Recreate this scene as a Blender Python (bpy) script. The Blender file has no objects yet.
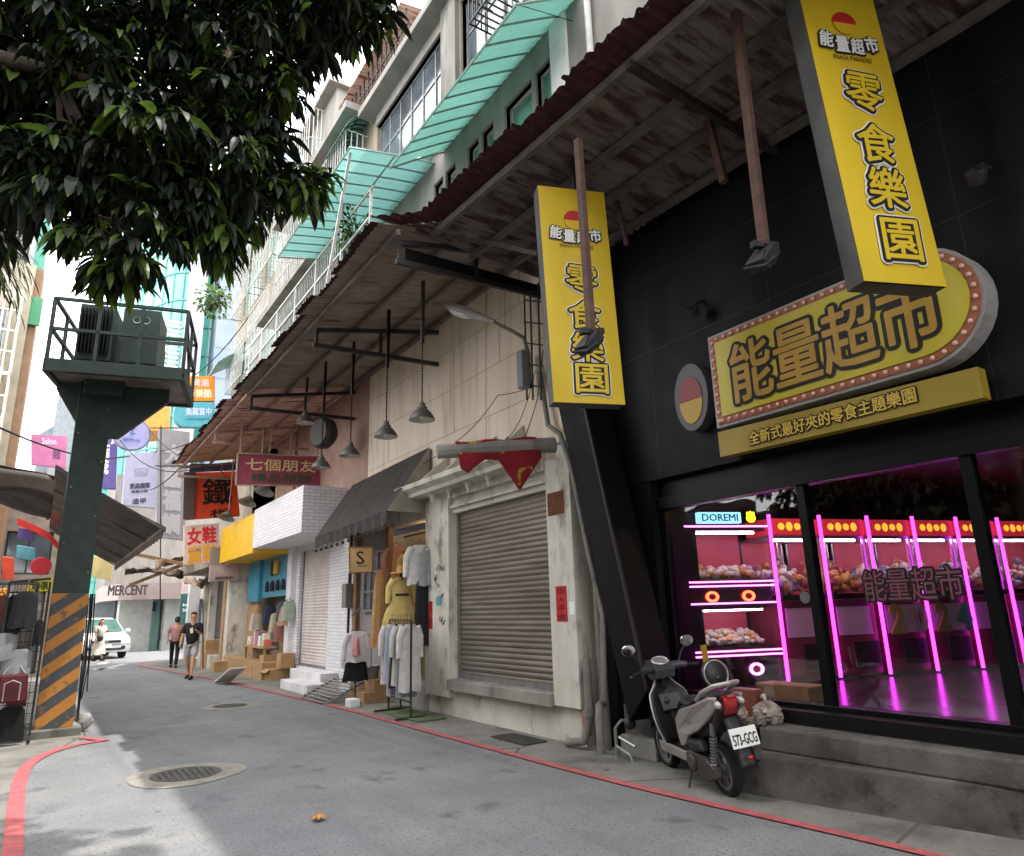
import bpy, bmesh, math, random
from mathutils import Vector as V, Matrix
random.seed(7)
PI = math.pi
R = math.radians
S = bpy.context.scene
COL = S.collection
# ------------------------------------------------------------------ camera
cd = bpy.data.cameras.new('camera'); cam = bpy.data.objects.new('camera', cd); COL.objects.link(cam)
FPX, YAW, PITCH, ROLL = 690.0, R(33.8045), R(14.615), R(1.661)
fw = V((math.sin(YAW)*math.cos(PITCH), math.cos(YAW)*math.cos(PITCH), math.sin(PITCH)))
rt0 = V((math.cos(YAW), -math.sin(YAW), 0)); up0 = rt0.cross(fw)
rt = rt0*math.cos(ROLL) - up0*math.sin(ROLL); up = up0*math.cos(ROLL) + rt0*math.sin(ROLL)
EYE = V((0, 0, 1.6))
cam.matrix_world = Matrix(((rt.x, up.x, -fw.x, EYE.x), (rt.y, up.y, -fw.y, EYE.y), (rt.z, up.z, -fw.z, EYE.z), (0, 0, 0, 1)))
cd.sensor_width = 36; cd.lens = 36*FPX/1024; cd.clip_start = .05; cd.clip_end = 500
S.camera = cam
def at(px, py, X=None, Y=None, Z=None):
    """place on the survey ray of a photo point, at a known wall (X), street distance (Y) or height (Z)"""
    r = fw + rt*((px-512)/FPX) - up*((py-428)/FPX)
    t = (X-EYE.x)/r.x if X is not None else (Y-EYE.y)/r.y if Y is not None else (Z-EYE.z)/r.z
    return EYE + r*t
# ------------------------------------------------------------------ materials
def lin(c):
    if isinstance(c, str): c = tuple(int(c[i:i+2], 16)/255 for i in (0, 2, 4))
    return tuple(((v+.055)/1.055)**2.4 if v > .04045 else v/12.92 for v in c)
MATS = {}
def mat(name, c1, c2=None, scale=3., rough=.7, metal=0., bump=0., bscale=None, stretch=(1, 1, 1), detail=6, thr=(.35, .65), c3=None, s3=1., t3=(.55, .7), transl=0., spec=.4, em=None, ems=0., coat=0.):
    m = bpy.data.materials.new(name); m.use_nodes = True; nt = m.node_tree; N = nt.nodes; L = nt.links
    bs = N['Principled BSDF']; out = N['Material Output']
    bs.inputs['Roughness'].default_value = rough; bs.inputs['Metallic'].default_value = metal
    bs.inputs['Specular IOR Level'].default_value = spec; bs.inputs['Coat Weight'].default_value = coat
    a = lin(c1); bs.inputs['Base Color'].default_value = (*a, 1)
    tc = N.new('ShaderNodeTexCoord'); mp = N.new('ShaderNodeMapping'); mp.inputs['Scale'].default_value = stretch
    L.new(tc.outputs['Object'], mp.inputs[0])
    col = None
    def noise(sc, det=detail, src=None):
        n = N.new('ShaderNodeTexNoise'); n.inputs['Scale'].default_value = sc; n.inputs['Detail'].default_value = det
        n.inputs['Roughness'].default_value = .62; L.new(src or mp.outputs[0], n.inputs['Vector']); return n
    def ramp(n, lo, hi):
        r = N.new('ShaderNodeMapRange'); r.inputs[1].default_value = lo; r.inputs[2].default_value = hi
        L.new(n.outputs['Fac'], r.inputs[0]); return r
    if c2 is not None:
        mx = N.new('ShaderNodeMix'); mx.data_type = 'RGBA'; mx.inputs[6].default_value = (*a, 1); mx.inputs[7].default_value = (*lin(c2), 1)
        L.new(ramp(noise(scale), *thr).outputs[0], mx.inputs[0]); col = mx.outputs[2]
        if c3 is not None:
            m3 = N.new('ShaderNodeMix'); m3.data_type = 'RGBA'; m3.inputs[7].default_value = (*lin(c3), 1); L.new(col, m3.inputs[6])
            L.new(ramp(noise(s3), *t3).outputs[0], m3.inputs[0]); col = m3.outputs[2]
        L.new(col, bs.inputs['Base Color'])
        rr = ramp(noise(scale*1.7), .2, .8); rr.inputs[3].default_value = max(0, rough-.08); rr.inputs[4].default_value = min(1, rough+.1)
        L.new(rr.outputs[0], bs.inputs['Roughness'])
    if bump:
        b = N.new('ShaderNodeBump'); b.inputs['Strength'].default_value = bump; b.inputs['Distance'].default_value = .01
        L.new(noise(bscale or scale*6, 4).outputs['Fac'], b.inputs['Height']); L.new(b.outputs[0], bs.inputs['Normal'])
    if em is not None:
        bs.inputs['Emission Color'].default_value = (*lin(em), 1); bs.inputs['Emission Strength'].default_value = ems
    if transl:
        tr = N.new('ShaderNodeBsdfTranslucent'); ms = N.new('ShaderNodeMixShader'); ms.inputs[0].default_value = transl
        if col is not None: L.new(col, tr.inputs[0])
        else: tr.inputs[0].default_value = (*a, 1)
        L.new(bs.outputs[0], ms.inputs[1]); L.new(tr.outputs[0], ms.inputs[2]); L.new(ms.outputs[0], out.inputs[0])
    MATS[name] = m; return m
def nodes(m): return m.node_tree.nodes, m.node_tree.links, m.node_tree.nodes['Principled BSDF']
def cloth(c, c2=None):
    k = 'cloth_'+c
    if k in MATS: return MATS[k]
    a = tuple(int(c[i:i+2], 16)/255 for i in (0, 2, 4))
    d = tuple(max(0, v*.8) for v in a)
    return mat(k, a, c2 or d, 9, .9, bump=.25, bscale=60, thr=(.3, .8))
asphalt = mat('asphalt', '757678', '686a6c', 1.6, .88, bump=.8, bscale=110, c3='83827f', s3=.45, t3=(.5, .75), detail=9)
# asphalt speckle of light stone chips
N, L, B = nodes(asphalt)
sp = N.new('ShaderNodeTexNoise'); sp.inputs['Scale'].default_value = 170; sp.inputs['Detail'].default_value = 3
tc = [n for n in N if n.type == 'TEX_COORD'][0]; L.new(tc.outputs['Object'], sp.inputs['Vector'])
mr = N.new('ShaderNodeMapRange'); mr.inputs[1].default_value = .55; mr.inputs[2].default_value = .75; mr.inputs[4].default_value = .35; L.new(sp.outputs['Fac'], mr.inputs[0])
mx = N.new('ShaderNodeMix'); mx.data_type = 'RGBA'; src = B.inputs['Base Color'].links[0].from_socket
L.new(mr.outputs[0], mx.inputs[0]); L.new(src, mx.inputs[6]); mx.inputs[7].default_value = (.42, .41, .4, 1)
def layer(src_, m_, sc_, stretch, lo, hi, colr, kind='n'):
    N, L, B = nodes(m_); tc = [n for n in N if n.type == 'TEX_COORD'][0]; mp = N.new('ShaderNodeMapping'); mp.inputs['Scale'].default_value = stretch; L.new(tc.outputs['Object'], mp.inputs[0])
    if kind == 'n': t = N.new('ShaderNodeTexNoise'); t.inputs['Detail'].default_value = 8; o = t.outputs['Fac']
    else: t = N.new('ShaderNodeTexVoronoi'); t.feature = 'DISTANCE_TO_EDGE' if kind == 'e' else 'F1'; o = t.outputs['Distance']
    t.inputs['Scale'].default_value = sc_; L.new(mp.outputs[0], t.inputs['Vector']); q = N.new('ShaderNodeMapRange'); q.inputs[1].default_value = lo; q.inputs[2].default_value = hi; L.new(o, q.inputs[0])
    x = N.new('ShaderNodeMix'); x.data_type = 'RGBA'; L.new(q.outputs[0], x.inputs[0]); L.new(src_, x.inputs[6]); x.inputs[7].default_value = (*lin(colr), 1); L.new(x.outputs[2], B.inputs['Base Color']); return x.outputs[2]
o_ = layer(mx.outputs[2], asphalt, 1.0, (2.4, .14, 1), .55, .8, '5f6063')      # wheel tracks along the lane
o_ = layer(o_, asphalt, 2.2, (1, .8, 1), .6, .7, '5a5b5e')              # stains
o_ = layer(o_, asphalt, 34, (1, 1, 1), .54, .7, '4f5052')                # coarse aggregate
o_ = layer(o_, asphalt, 1.3, (1, 1, 1), .045, .03, '55565a', 'v')          # gum and oil dots
concrete = mat('pavement_concrete', '7f7d77', '676560', 1.6, .9, bump=.5, bscale=60, c3='45433f', s3=.9, t3=(.52, .7), detail=9)
N, L, B = nodes(concrete); o_ = layer(B.inputs['Base Color'].links[0].from_socket, concrete, 1.7, (1, 1, 1), .06, .04, '3a3936', 'v'); o_ = layer(o_, concrete, .55, (1, 1, 1), .012, .004, '4b4945', 'e'); layer(o_, concrete, 40, (1, 1, 1), .55, .75, '55534f')
stepcon = mat('step_concrete', '63605b', '403d3a', 2.2, .92, bump=.7, bscale=40, c3='2a2927', s3=5, t3=(.55, .72), detail=9)
def cm0(k, c): return MATS[k] if k in MATS else mat(k, c, rough=.6)
redpaint = mat('red_paint', 'b2575b', '96494c', 7, .8, bump=.3, bscale=120, c3='6e5452', s3=16, t3=(.56, .66))
whitepaint = mat('road_white', 'bab9b4', '8c8b88', 5, .8)
patch = mat('patch_concrete', '878378', '74716a', 4, .9, bump=.4, bscale=70, c3='6a675f', s3=8, t3=(.55, .7))
iron = mat('cast_iron', '5d5c59', '43423f', 14, .6, metal=.6, bump=.8, bscale=60)
cream = mat('cream_wall', 'dccfbd', 'ccbda9', 1.3, .85, bump=.2, bscale=30, c3='a08f7c', s3=2.4, t3=(.54, .8), stretch=(1, 2.2, .22), detail=8)
plaster = mat('old_plaster', 'cbc7bd', 'b5b0a4', 2.4, .85, bump=.35, bscale=25, c3='7a7468', s3=3.2, t3=(.54, .7), stretch=(1, 1, .5), detail=9)
whitetile = mat('white_tile', 'd8d6d6', 'c2c0c2', 3, .5, c3='a8a3a0', s3=2, t3=(.6, .8))
greytile = mat('light_grey_wall', '8f8c86', '787570', 2, .85, bump=.3, bscale=40, c3='75706a', s3=.8, t3=(.5, .8), stretch=(1, 1, .3))
beige = mat('beige_wall', '968c7c', '7f7566', 1.5, .85, bump=.3, bscale=40, c3='6f675a', s3=.9, t3=(.52, .8), stretch=(1, 1, .3))
oldconc = mat('weathered_concrete', '8f8d86', '6c6a63', 1.2, .9, bump=.4, c3='4b4a45', s3=1.4, t3=(.5, .7), stretch=(1, 1, .3))
shutter_m = mat('shutter_steel', '7c756e', '625a53', 1.5, .45, metal=.55, bump=.05, c3='4e4742', s3=2.5, t3=(.55, .8), stretch=(1, .3, 2))
shutter_w = mat('shutter_white', 'cbc1bd', 'b5aaa6', 2, .5, metal=.1)
roofund = mat('roof_sheet_old', '978a7f', '7d7066', 3, .75, metal=.1, bump=.2, c3='54382d', s3=3.2, t3=(.58, .68), stretch=(.5, 3.0, 1), detail=9)
roofpeach = mat('roof_sheet_peach', 'cfae9f', 'b59384', 2, .75, c3='6e3c2e', s3=2.4, t3=(.52, .66), stretch=(.5, 3, 1), detail=9)  # peach base holds reflected warm light; the dark patches are rust
roofdark = mat('roof_sheet_peeling', '6f6763', '4f4744', 2.6, .8, bump=.3, thr=(.4, .62), c3='3f2a24', s3=2.6, t3=(.5, .6), stretch=(.6, 2.6, 1), detail=9)
rust = mat('rusted_sheet', '4a2425', '2a1719', 6, .85, bump=.4, c3='8b7a6d', s3=22, t3=(.66, .7))
steel = mat('painted_steel_grey', '6f6862', '544b45', 4, .6, bump=.2, c3='4d2f25', s3=5, t3=(.58, .72))
steelpk = mat('steel_bounce_pink', 'ab9087', '8f7468', 4, .65, c3='6e4a3c', s3=5, t3=(.58, .72))  # pinkish tone puts light bounced under the far canopy into the steel
dksteel = mat('dark_steel', '2f2b2a', '1f1c1b', 5, .55, bump=.15, c3='3e2720', s3=7, t3=(.6, .75))
blk = mat('black_paint', '08080b', '060608', 2, .6, spec=.2, bump=.05, c3='0c0b10', s3=6, t3=(.55, .7))
blkpanel = mat('black_panel', '121014', '0d0b10', 1, .45, spec=.25)
blkgloss = mat('black_frame', '08080a', rough=.4, spec=.15)
darkgreen = mat('green_steel', '2c3b35', '24312c', 5, .55, bump=.1, c3='1b2421', s3=3, t3=(.55, .75))
whitemet = mat('white_metal', 'c9c9c4', 'b1b0aa', 5, .5, c3='8a7a6a', s3=9, t3=(.64, .75))
greymet = mat('grey_metal', '8c8c8c', '757575', 5, .45, metal=.5)
blackrub = mat('black_rubber', '17171a', '101012', 20, .75, bump=.3)
alu = mat('aluminium', 'a6a8aa', rough=.35, metal=.8)
wood = mat('wood', '8a6a48', '6d5137', 4, .7, stretch=(6, 1, 1), bump=.2)
paleply = mat('plywood', 'a88964', '93754f', 3, .7, stretch=(1, 5, 1))
cardb = mat('cardboard', 'a98763', '97764f', 5, .85)
brownpost = mat('rusty_post', '5d4238', '41302a', 6, .8, bump=.3)
yellow = mat('sign_yellow', 'd0b21c', 'bfa116', 1.8, .5, c3='a8912a', s3=2.4, t3=(.6, .85), stretch=(1, 1, .35), bump=.06, bscale=9)
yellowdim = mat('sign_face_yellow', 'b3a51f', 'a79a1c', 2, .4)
gold = mat('sign_gold', 'a8852a', '997620', 4, .45)
purewhite = mat('sign_white', 'e4e4e2', rough=.5)
black = mat('lettering_black', '0c0c0d', rough=.6)
redm = mat('sign_red', 'b32222', rough=.5)
def glassmat(name, tint, alpha_mix=.85, rough=.02, extra=None):
    m = bpy.data.materials.new(name); m.use_nodes = True; nt = m.node_tree; N = nt.nodes; L = nt.links
    N.remove(N['Principled BSDF']); out = N['Material Output']
    tr = N.new('ShaderNodeBsdfTransparent'); tr.inputs[0].default_value = (*tint, 1)
    gl = N.new('ShaderNodeBsdfGlossy'); gl.inputs['Roughness'].default_value = rough; gl.inputs[0].default_value = (.9, .9, .9, 1)
    ge = N.new('ShaderNodeNewGeometry'); dt = N.new('ShaderNodeVectorMath'); dt.operation = 'DOT_PRODUCT'; L.new(ge.outputs['Normal'], dt.inputs[0]); L.new(ge.outputs['Incoming'], dt.inputs[1])
    ab = N.new('ShaderNodeMath'); ab.operation = 'ABSOLUTE'; L.new(dt.outputs['Value'], ab.inputs[0]); sb = N.new('ShaderNodeMath'); sb.operation = 'SUBTRACT'; sb.inputs[0].default_value = 1; L.new(ab.outputs[0], sb.inputs[1])
    pw = N.new('ShaderNodeMath'); pw.operation = 'POWER'; pw.inputs[1].default_value = 5; L.new(sb.outputs[0], pw.inputs[0])
    ad = N.new('ShaderNodeMath'); ad.operation = 'MULTIPLY_ADD'; ad.inputs[1].default_value = .9; ad.inputs[2].default_value = .035+(extra or 0.0); L.new(pw.outputs[0], ad.inputs[0])
    ms = N.new('ShaderNodeMixShader'); L.new(ad.outputs[0], ms.inputs[0]); L.new(tr.outputs[0], ms.inputs[1]); L.new(gl.outputs[0], ms.inputs[2])
    L.new(ms.outputs[0], out.inputs[0]); MATS[name] = m; return m
glass = glassmat('shop_glass', (.8, .8, .82), extra=.015)
glassin = glassmat('cabinet_glass', (.95, .95, .95))
winglass = mat('window_glass_dark', '3c4248', '5a636a', .8, .08, spec=.9)
winteal = mat('window_glass_teal', '79a598', '5f8c80', .8, .12, spec=.8)
aqua = mat('aqua_glass', '57aa9c', '6dbdae', .15, .15, spec=.8)
def poly(name, c, c2, tr):  # translucent corrugated plastic
    return mat(name, c, c2, .9, .35, transl=tr, c3='7aa79b', s3=4, t3=(.58, .8))
greenplast = poly('green_awning_plastic', '76ab9e', '699f91', .36)
blueplast = poly('aqua_awning_plastic', '7fb0aa', '72a49e', .36)
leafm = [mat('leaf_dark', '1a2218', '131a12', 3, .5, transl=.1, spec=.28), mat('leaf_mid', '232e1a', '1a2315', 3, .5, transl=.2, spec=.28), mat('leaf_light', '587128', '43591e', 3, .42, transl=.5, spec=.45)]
bark = mat('bark', '4a4036', '2f2822', 8, .9, bump=.8, stretch=(1, 1, .3))
# ------------------------------------------------------------------ mesh builder
class MB:
    DM = None
    def __init__(s, M=None): s.v = []; s.f = []; s.mi = []; s.k = 0; s.M = M if M is not None else MB.DM
    def add(s, vs, fs):
        o = len(s.v)
        if s.M is not None: vs = [s.M @ V(p) for p in vs]
        s.v += [tuple(p) for p in vs]; s.f += [tuple(i+o for i in f) for f in fs]; s.mi += [s.k]*len(fs); return s
    def hexa(s, p): return s.add(p, [(0, 3, 2, 1), (4, 5, 6, 7), (0, 1, 5, 4), (1, 2, 6, 5), (2, 3, 7, 6), (3, 0, 4, 7)])
    def box(s, x0, x1, y0, y1, z0, z1):
        return s.hexa([(x0, y0, z0), (x1, y0, z0), (x1, y1, z0), (x0, y1, z0), (x0, y0, z1), (x1, y0, z1), (x1, y1, z1), (x0, y1, z1)])
    def bar(s, a, b, w, h=None, upv=(0, 0, 1)):
        a, b = V(a), V(b); h = h or w; d = (b-a).normalized(); u = V(upv)
        if abs(d.dot(u)) > .98: u = V((0, 1, 0))
        sd = d.cross(u).normalized()*(w/2); u = sd.cross(d).normalized()*(h/2)
        return s.hexa([a-sd-u, a+sd-u, b+sd-u, b-sd-u, a-sd+u, a+sd+u, b+sd+u, b-sd+u])
    def poly(s, pts): return s.add(pts, [tuple(range(len(pts)))])
    def prism(s, pts, vec):
        n = len(pts); vec = V(vec); a = [V(p) for p in pts]
        return s.add(a+[p+vec for p in a], [tuple(range(n))[::-1], tuple(range(n, 2*n))]+[(i, (i+1) % n, (i+1) % n+n, i+n) for i in range(n)])
    def tube(s, pts, r, n=8, caps=True):
        pts = [V(p) for p in pts]; rs = r if isinstance(r, (list, tuple)) else [r]*len(pts)
        vs = []; ref = None
        for i, p in enumerate(pts):
            d = (pts[min(i+1, len(pts)-1)]-pts[max(i-1, 0)]).normalized()
            if ref is None: ref = V((0, 0, 1)) if abs(d.z) < .9 else V((1, 0, 0))
            a = d.cross(ref).normalized(); b = a.cross(d); ref = b
            for k in range(n):
                t = 2*PI*k/n; vs.append(p+(a*math.cos(t)+b*math.sin(t))*rs[i])
        fs = [(i*n+k, i*n+(k+1) % n, (i+1)*n+(k+1) % n, (i+1)*n+k) for i in range(len(pts)-1) for k in range(n)]
        if caps: fs += [tuple(range(n))[::-1], tuple(range((len(pts)-1)*n, len(pts)*n))]
        return s.add(vs, fs)
    def lathe(s, c, prof, n=20, ax=(0, 0, 1), x=(1, 0, 0)):
        c = V(c); ax = V(ax).normalized(); a = V(x); a = (a-ax*a.dot(ax)).normalized(); b = ax.cross(a); vs = []
        for r, z in prof:
            for k in range(n):
                t = 2*PI*k/n; vs.append(c+ax*z+(a*math.cos(t)+b*math.sin(t))*max(r, 1e-4))
        fs = [(i*n+k, i*n+(k+1) % n, (i+1)*n+(k+1) % n, (i+1)*n+k) for i in range(len(prof)-1) for k in range(n)]
        return s.add(vs, fs)
    def ball(s, c, r, n=10, m=7, jit=0):
        if not isinstance(r, (tuple, list)): r = (r, r, r)
        vs = [(c[0], c[1], c[2]-r[2])]
        for i in range(1, m):
            p = -PI/2+PI*i/m
            for k in range(n):
                t = 2*PI*k/n; j = 1+random.uniform(-jit, jit)
                vs.append((c[0]+r[0]*math.cos(p)*math.cos(t)*j, c[1]+r[1]*math.cos(p)*math.sin(t)*j, c[2]+r[2]*math.sin(p)*j))
        vs.append((c[0], c[1], c[2]+r[2])); T = len(vs)-1
        fs = [(0, 1+(k+1) % n, 1+k) for k in range(n)]+[(T, 1+(m-2)*n+k, 1+(m-2)*n+(k+1) % n) for k in range(n)]
        fs += [(1+i*n+k, 1+i*n+(k+1) % n, 1+(i+1)*n+(k+1) % n, 1+(i+1)*n+k) for i in range(m-2) for k in range(n)]
        return s.add(vs, fs)
    def grid(s, fn, nu, nv):
        vs = [fn(i/nu, j/nv) for j in range(nv+1) for i in range(nu+1)]; w = nu+1
        return s.add(vs, [(j*w+i, j*w+i+1, (j+1)*w+i+1, (j+1)*w+i) for j in range(nv) for i in range(nu)])
    def text(s, body, c, xd, yd, w, h, off=0., ext=.004, lift=0.):
        vs, fs = glyph(body, 0, ext, w, h); xd = V(xd).normalized(); yd = V(yd).normalized(); zd = xd.cross(yd).normalized(); c = V(c)
        rr = off*(h or w/max(1, len(body)))*1.35; n = 1 if off < .008 else 8 if off < .03 else 14
        for k in range(n):
            a = 2*PI*k/n; ox, oy = (0, 0) if n == 1 else (rr*math.cos(a), rr*math.sin(a))
            s.add([c+xd*(p[0]+ox)+yd*(p[1]+oy)+zd*(p[2]+lift+k*.00022) for p in vs], fs)
        if n > 1: s.add([c+xd*p[0]+yd*p[1]+zd*(p[2]+lift+n*.00022) for p in vs], fs)
        return s
    def build(s, name, m, parent=None, smooth=False, bevel=0, label=None, kind=None, solid=0):
        me = bpy.data.meshes.new(name); o0 = V((0, 0, 0)); q = parent
        while q is not None: o0 = o0+V(q.location); q = q.parent
        me.from_pydata([tuple(V(p)-o0) for p in s.v], [], s.f)
        ms = m if isinstance(m, list) else [m]
        for x in ms: me.materials.append(x)
        if len(ms) > 1: me.polygons.foreach_set('material_index', [min(i, len(ms)-1) for i in s.mi])
        bm = bmesh.new(); bm.from_mesh(me)
        bmesh.ops.recalc_face_normals(bm, faces=bm.faces); bm.to_mesh(me); bm.free()
        if smooth: me.polygons.foreach_set('use_smooth', [True]*len(me.polygons))
        me.update(); o = bpy.data.objects.new(name, me); COL.objects.link(o)
        if smooth: 
            md = o.modifiers.new('e', 'EDGE_SPLIT'); md.split_angle = R(42)
        if solid: md = o.modifiers.new('s', 'SOLIDIFY'); md.thickness = solid
        if bevel:
            md = o.modifiers.new('b', 'BEVEL'); md.width = bevel; md.segments = 2; md.limit_method = 'ANGLE'; md.angle_limit = R(40)
        if parent is not None: o.parent = parent
        if label: o['label'] = label
        if kind: o['kind'] = kind
        return o
_G = {}
def glyph_raw(body, off, ext):
    k = (body, off, ext)
    if k not in _G:
        cu = bpy.data.curves.new('t', 'FONT'); cu.body = body; cu.size = 1; cu.align_x = 'CENTER'; cu.offset = off; cu.extrude = ext; cu.resolution_u = 2
        ob = bpy.data.objects.new('t', cu); COL.objects.link(ob)
        dg = bpy.context.evaluated_depsgraph_get(); ev = ob.evaluated_get(dg); me = bpy.data.meshes.new_from_object(ev, depsgraph=dg)
        _G[k] = ([v.co.copy() for v in me.vertices], [tuple(p.vertices) for p in me.polygons])
        bpy.data.objects.remove(ob); bpy.data.curves.remove(cu); bpy.data.meshes.remove(me)
    return _G[k]
def glyph(body, off, ext, w, h):
    v0, _ = glyph_raw(body, 0, 0)
    xs = [p.x for p in v0] or [0, 1]; ys = [p.y for p in v0] or [0, 1]
    cx, cy = (min(xs)+max(xs))/2, (min(ys)+max(ys))/2; sx = w/max(1e-3, max(xs)-min(xs)); sy = (h/max(1e-3, max(ys)-min(ys))) if h else sx
    vs, fs = glyph_raw(body, off, 1.)
    return [((p.x-cx)*sx, (p.y-cy)*sy, p.z*ext) for p in vs], fs
def T(name, label, cat, loc=(0, 0, 0), group=None):
    o = bpy.data.objects.new(name, None); o.empty_display_size = .2; o.location = loc; COL.objects.link(o); tag(o, label, cat, group); return o
def tag(o, label, cat, group=None):
    o['label'] = label; o['category'] = cat
    if group: o['group'] = group
    return o
def struct(o): o['kind'] = 'structure'; return o
def dup(o, loc=None, label=None, parent=None, group=None, rz=None):
    c = o.copy(); COL.objects.link(c)
    if parent is not None: c.parent = parent
    for ch in list(o.children): dup(ch, parent=c)
    if loc is not None: c.location = loc
    if rz is not None: c.rotation_euler.z = rz
    if label: c['label'] = label
    if group: c['group'] = group
    return c
def garment(mb, c, top, bot, h, w0, w1, d=.05, rip=5, amp=.2, dirx=(1, 0, 0), rows=10, n=26, waist=None, ph=None):
    """a hanging garment: closed folded tube of cloth from z=top down h, half widths w0 -> w1"""
    c = V(c); dx = V(dirx).normalized(); dy = V((-dx.y, dx.x, 0)); ph = random.random()*6 if ph is None else ph; vs = []
    for j in range(rows+1):
        t = j/rows; w = w0+(w1-w0)*t
        if waist: w *= 1-waist*math.exp(-((t-.42)/.16)**2)
        if j == 0: w *= .55
        if j == 1: w *= .96
        for k in range(n):
            a = 2*PI*k/n; f = 1+amp*t*math.sin(rip*a+ph+t*1.3)
            vs.append(c+dx*(w*math.cos(a)*(1+.06*t*math.sin(3*a+ph)))+dy*(d*(.7+.7*t)*math.sin(a)*f+amp*.12*t*math.sin(rip*1.7*a+ph)*w)+V((0, 0, top-h*t+.012*math.sin(5*a+ph)*(j == rows))))
    fs = [(j*n+k, j*n+(k+1) % n, (j+1)*n+(k+1) % n, (j+1)*n+k) for j in range(rows) for k in range(n)]+[tuple(range(n))]
    return mb.add(vs, fs)
def skin(name, verts, edges, rad, m, parent=None, sub=1, root=0):
    me = bpy.data.meshes.new(name); o0 = V((0, 0, 0)); q = parent
    while q is not None: o0 = o0+V(q.location); q = q.parent
    me.from_pydata([tuple(V(v)-o0) for v in verts], edges, []); bm = bmesh.new(); bm.from_mesh(me); ly = bm.verts.layers.skin.verify()
    for i, v in enumerate(bm.verts): r = rad[i]; v[ly].radius = r if isinstance(r, tuple) else (r, r); v[ly].use_root = (i == root)
    bm.to_mesh(me); bm.free(); ob = bpy.data.objects.new(name, me); COL.objects.link(ob)
    ob.modifiers.new('k', 'SKIN').use_smooth_shade = True; md = ob.modifiers.new('s', 'SUBSURF'); md.levels = sub; md.render_levels = sub
    dg = bpy.context.evaluated_depsgraph_get(); me2 = bpy.data.meshes.new_from_object(ob.evaluated_get(dg), depsgraph=dg); bpy.data.objects.remove(ob)
    me2.materials.clear(); me2.materials.append(m); me2.name = name
    o = bpy.data.objects.new(name, me2); COL.objects.link(o)
    if parent is not None: o.parent = parent
    return o
# ================================================================== SETTING
def ribbon(pts, w, z, name, m, kind='structure'):
    mb = MB(); n = len(pts); L_ = []; R_ = []
    for i in range(n):
        d = (V(pts[min(i+1, n-1)])-V(pts[max(i-1, 0)])).normalized(); nn = V((-d.y, d.x)); p = V(pts[i]); L_.append(p+nn*w/2); R_.append(p-nn*w/2)
    for i in range(n-1):
        mb.poly([(L_[i].x, L_[i].y, z), (L_[i+1].x, L_[i+1].y, z), (R_[i+1].x, R_[i+1].y, z), (R_[i].x, R_[i].y, z)])
    o = mb.build(name, m); o['kind'] = kind; return o
def smooth_line(p, k=6):
    out = []
    for i in range(len(p)-1):
        a = p[max(i-1, 0)]; b = p[i]; c = p[i+1]; d = p[min(i+2, len(p)-1)]
        for j in range(k):
            t = j/k; out.append(tuple(.5*((2*b[q])+(-a[q]+c[q])*t+(2*a[q]-5*b[q]+4*c[q]-d[q])*t*t+(-a[q]+3*b[q]-3*c[q]+d[q])*t**3) for q in (0, 1)))
    return out+[p[-1]]
g = MB(); g.box(-150, 150, -60, 260, -.5, 0); struct(g.build('ground', asphalt))
RL = smooth_line([(5.15, -4), (5.02, .5), (4.9, 2.68), (4.66, 5.3), (4.6, 8), (4.52, 12.4), (4.3, 16), (3.99, 20.2), (3.6, 24), (3.1, 28.5), (3.6, 31)])
mb = MB()
for i in range(len(RL)-1):
    a, b = RL[i], RL[i+1]; bump = lambda y: .012+.075*math.exp(-((y-2.0)/2.6)**2)
    mb.poly([(a[0], a[1], .005), (b[0], b[1], .005), (7.5, b[1]+.0, bump(b[1])), (7.5, a[1], bump(a[1]))])
struct(mb.build('right_pavement', concrete))
mb = MB(); mb.poly([(-9, -6, .005), (0, -6, .005), (0, 9.5, .005), (.15, 10.8, .005), (.7, 11.5, .005), (.8, 14, .005), (.6, 30, .005), (-9, 30, .005)]); struct(mb.build('left_pavement', concrete))
ribbon(RL, .105, .012, 'right_kerb_line', redpaint)
ribbon(smooth_line([(.12, -4), (.07, 4), (.03, 6.5), (.02, 9.5), (.16, 10.7), (.5, 11.4), (.95, 11.62)]), .13, .012, 'left_kerb_line', redpaint)
ribbon([(.95, 11.55), (.66, 12.1)], .1, .015, 'left_kerb_line_end', redpaint)
mb = MB()
for q in ([(1.6, 27.6), (1.9, 27.6), (3.0, 30.4), (2.7, 30.4)], [(1.5, 28.4), (1.9, 27.5), (2.5, 27.9), (1.9, 28.6)], [(.9, 30.0), (1.15, 30), (1.5, 31.9), (1.25, 31.9)], [(1.9, 31), (2.2, 31), (2.5, 32.4), (2.2, 32.4)]):
    mb.poly([(x, y, .006) for x, y in q])
struct(mb.build('road_marking', whitepaint))
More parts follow.
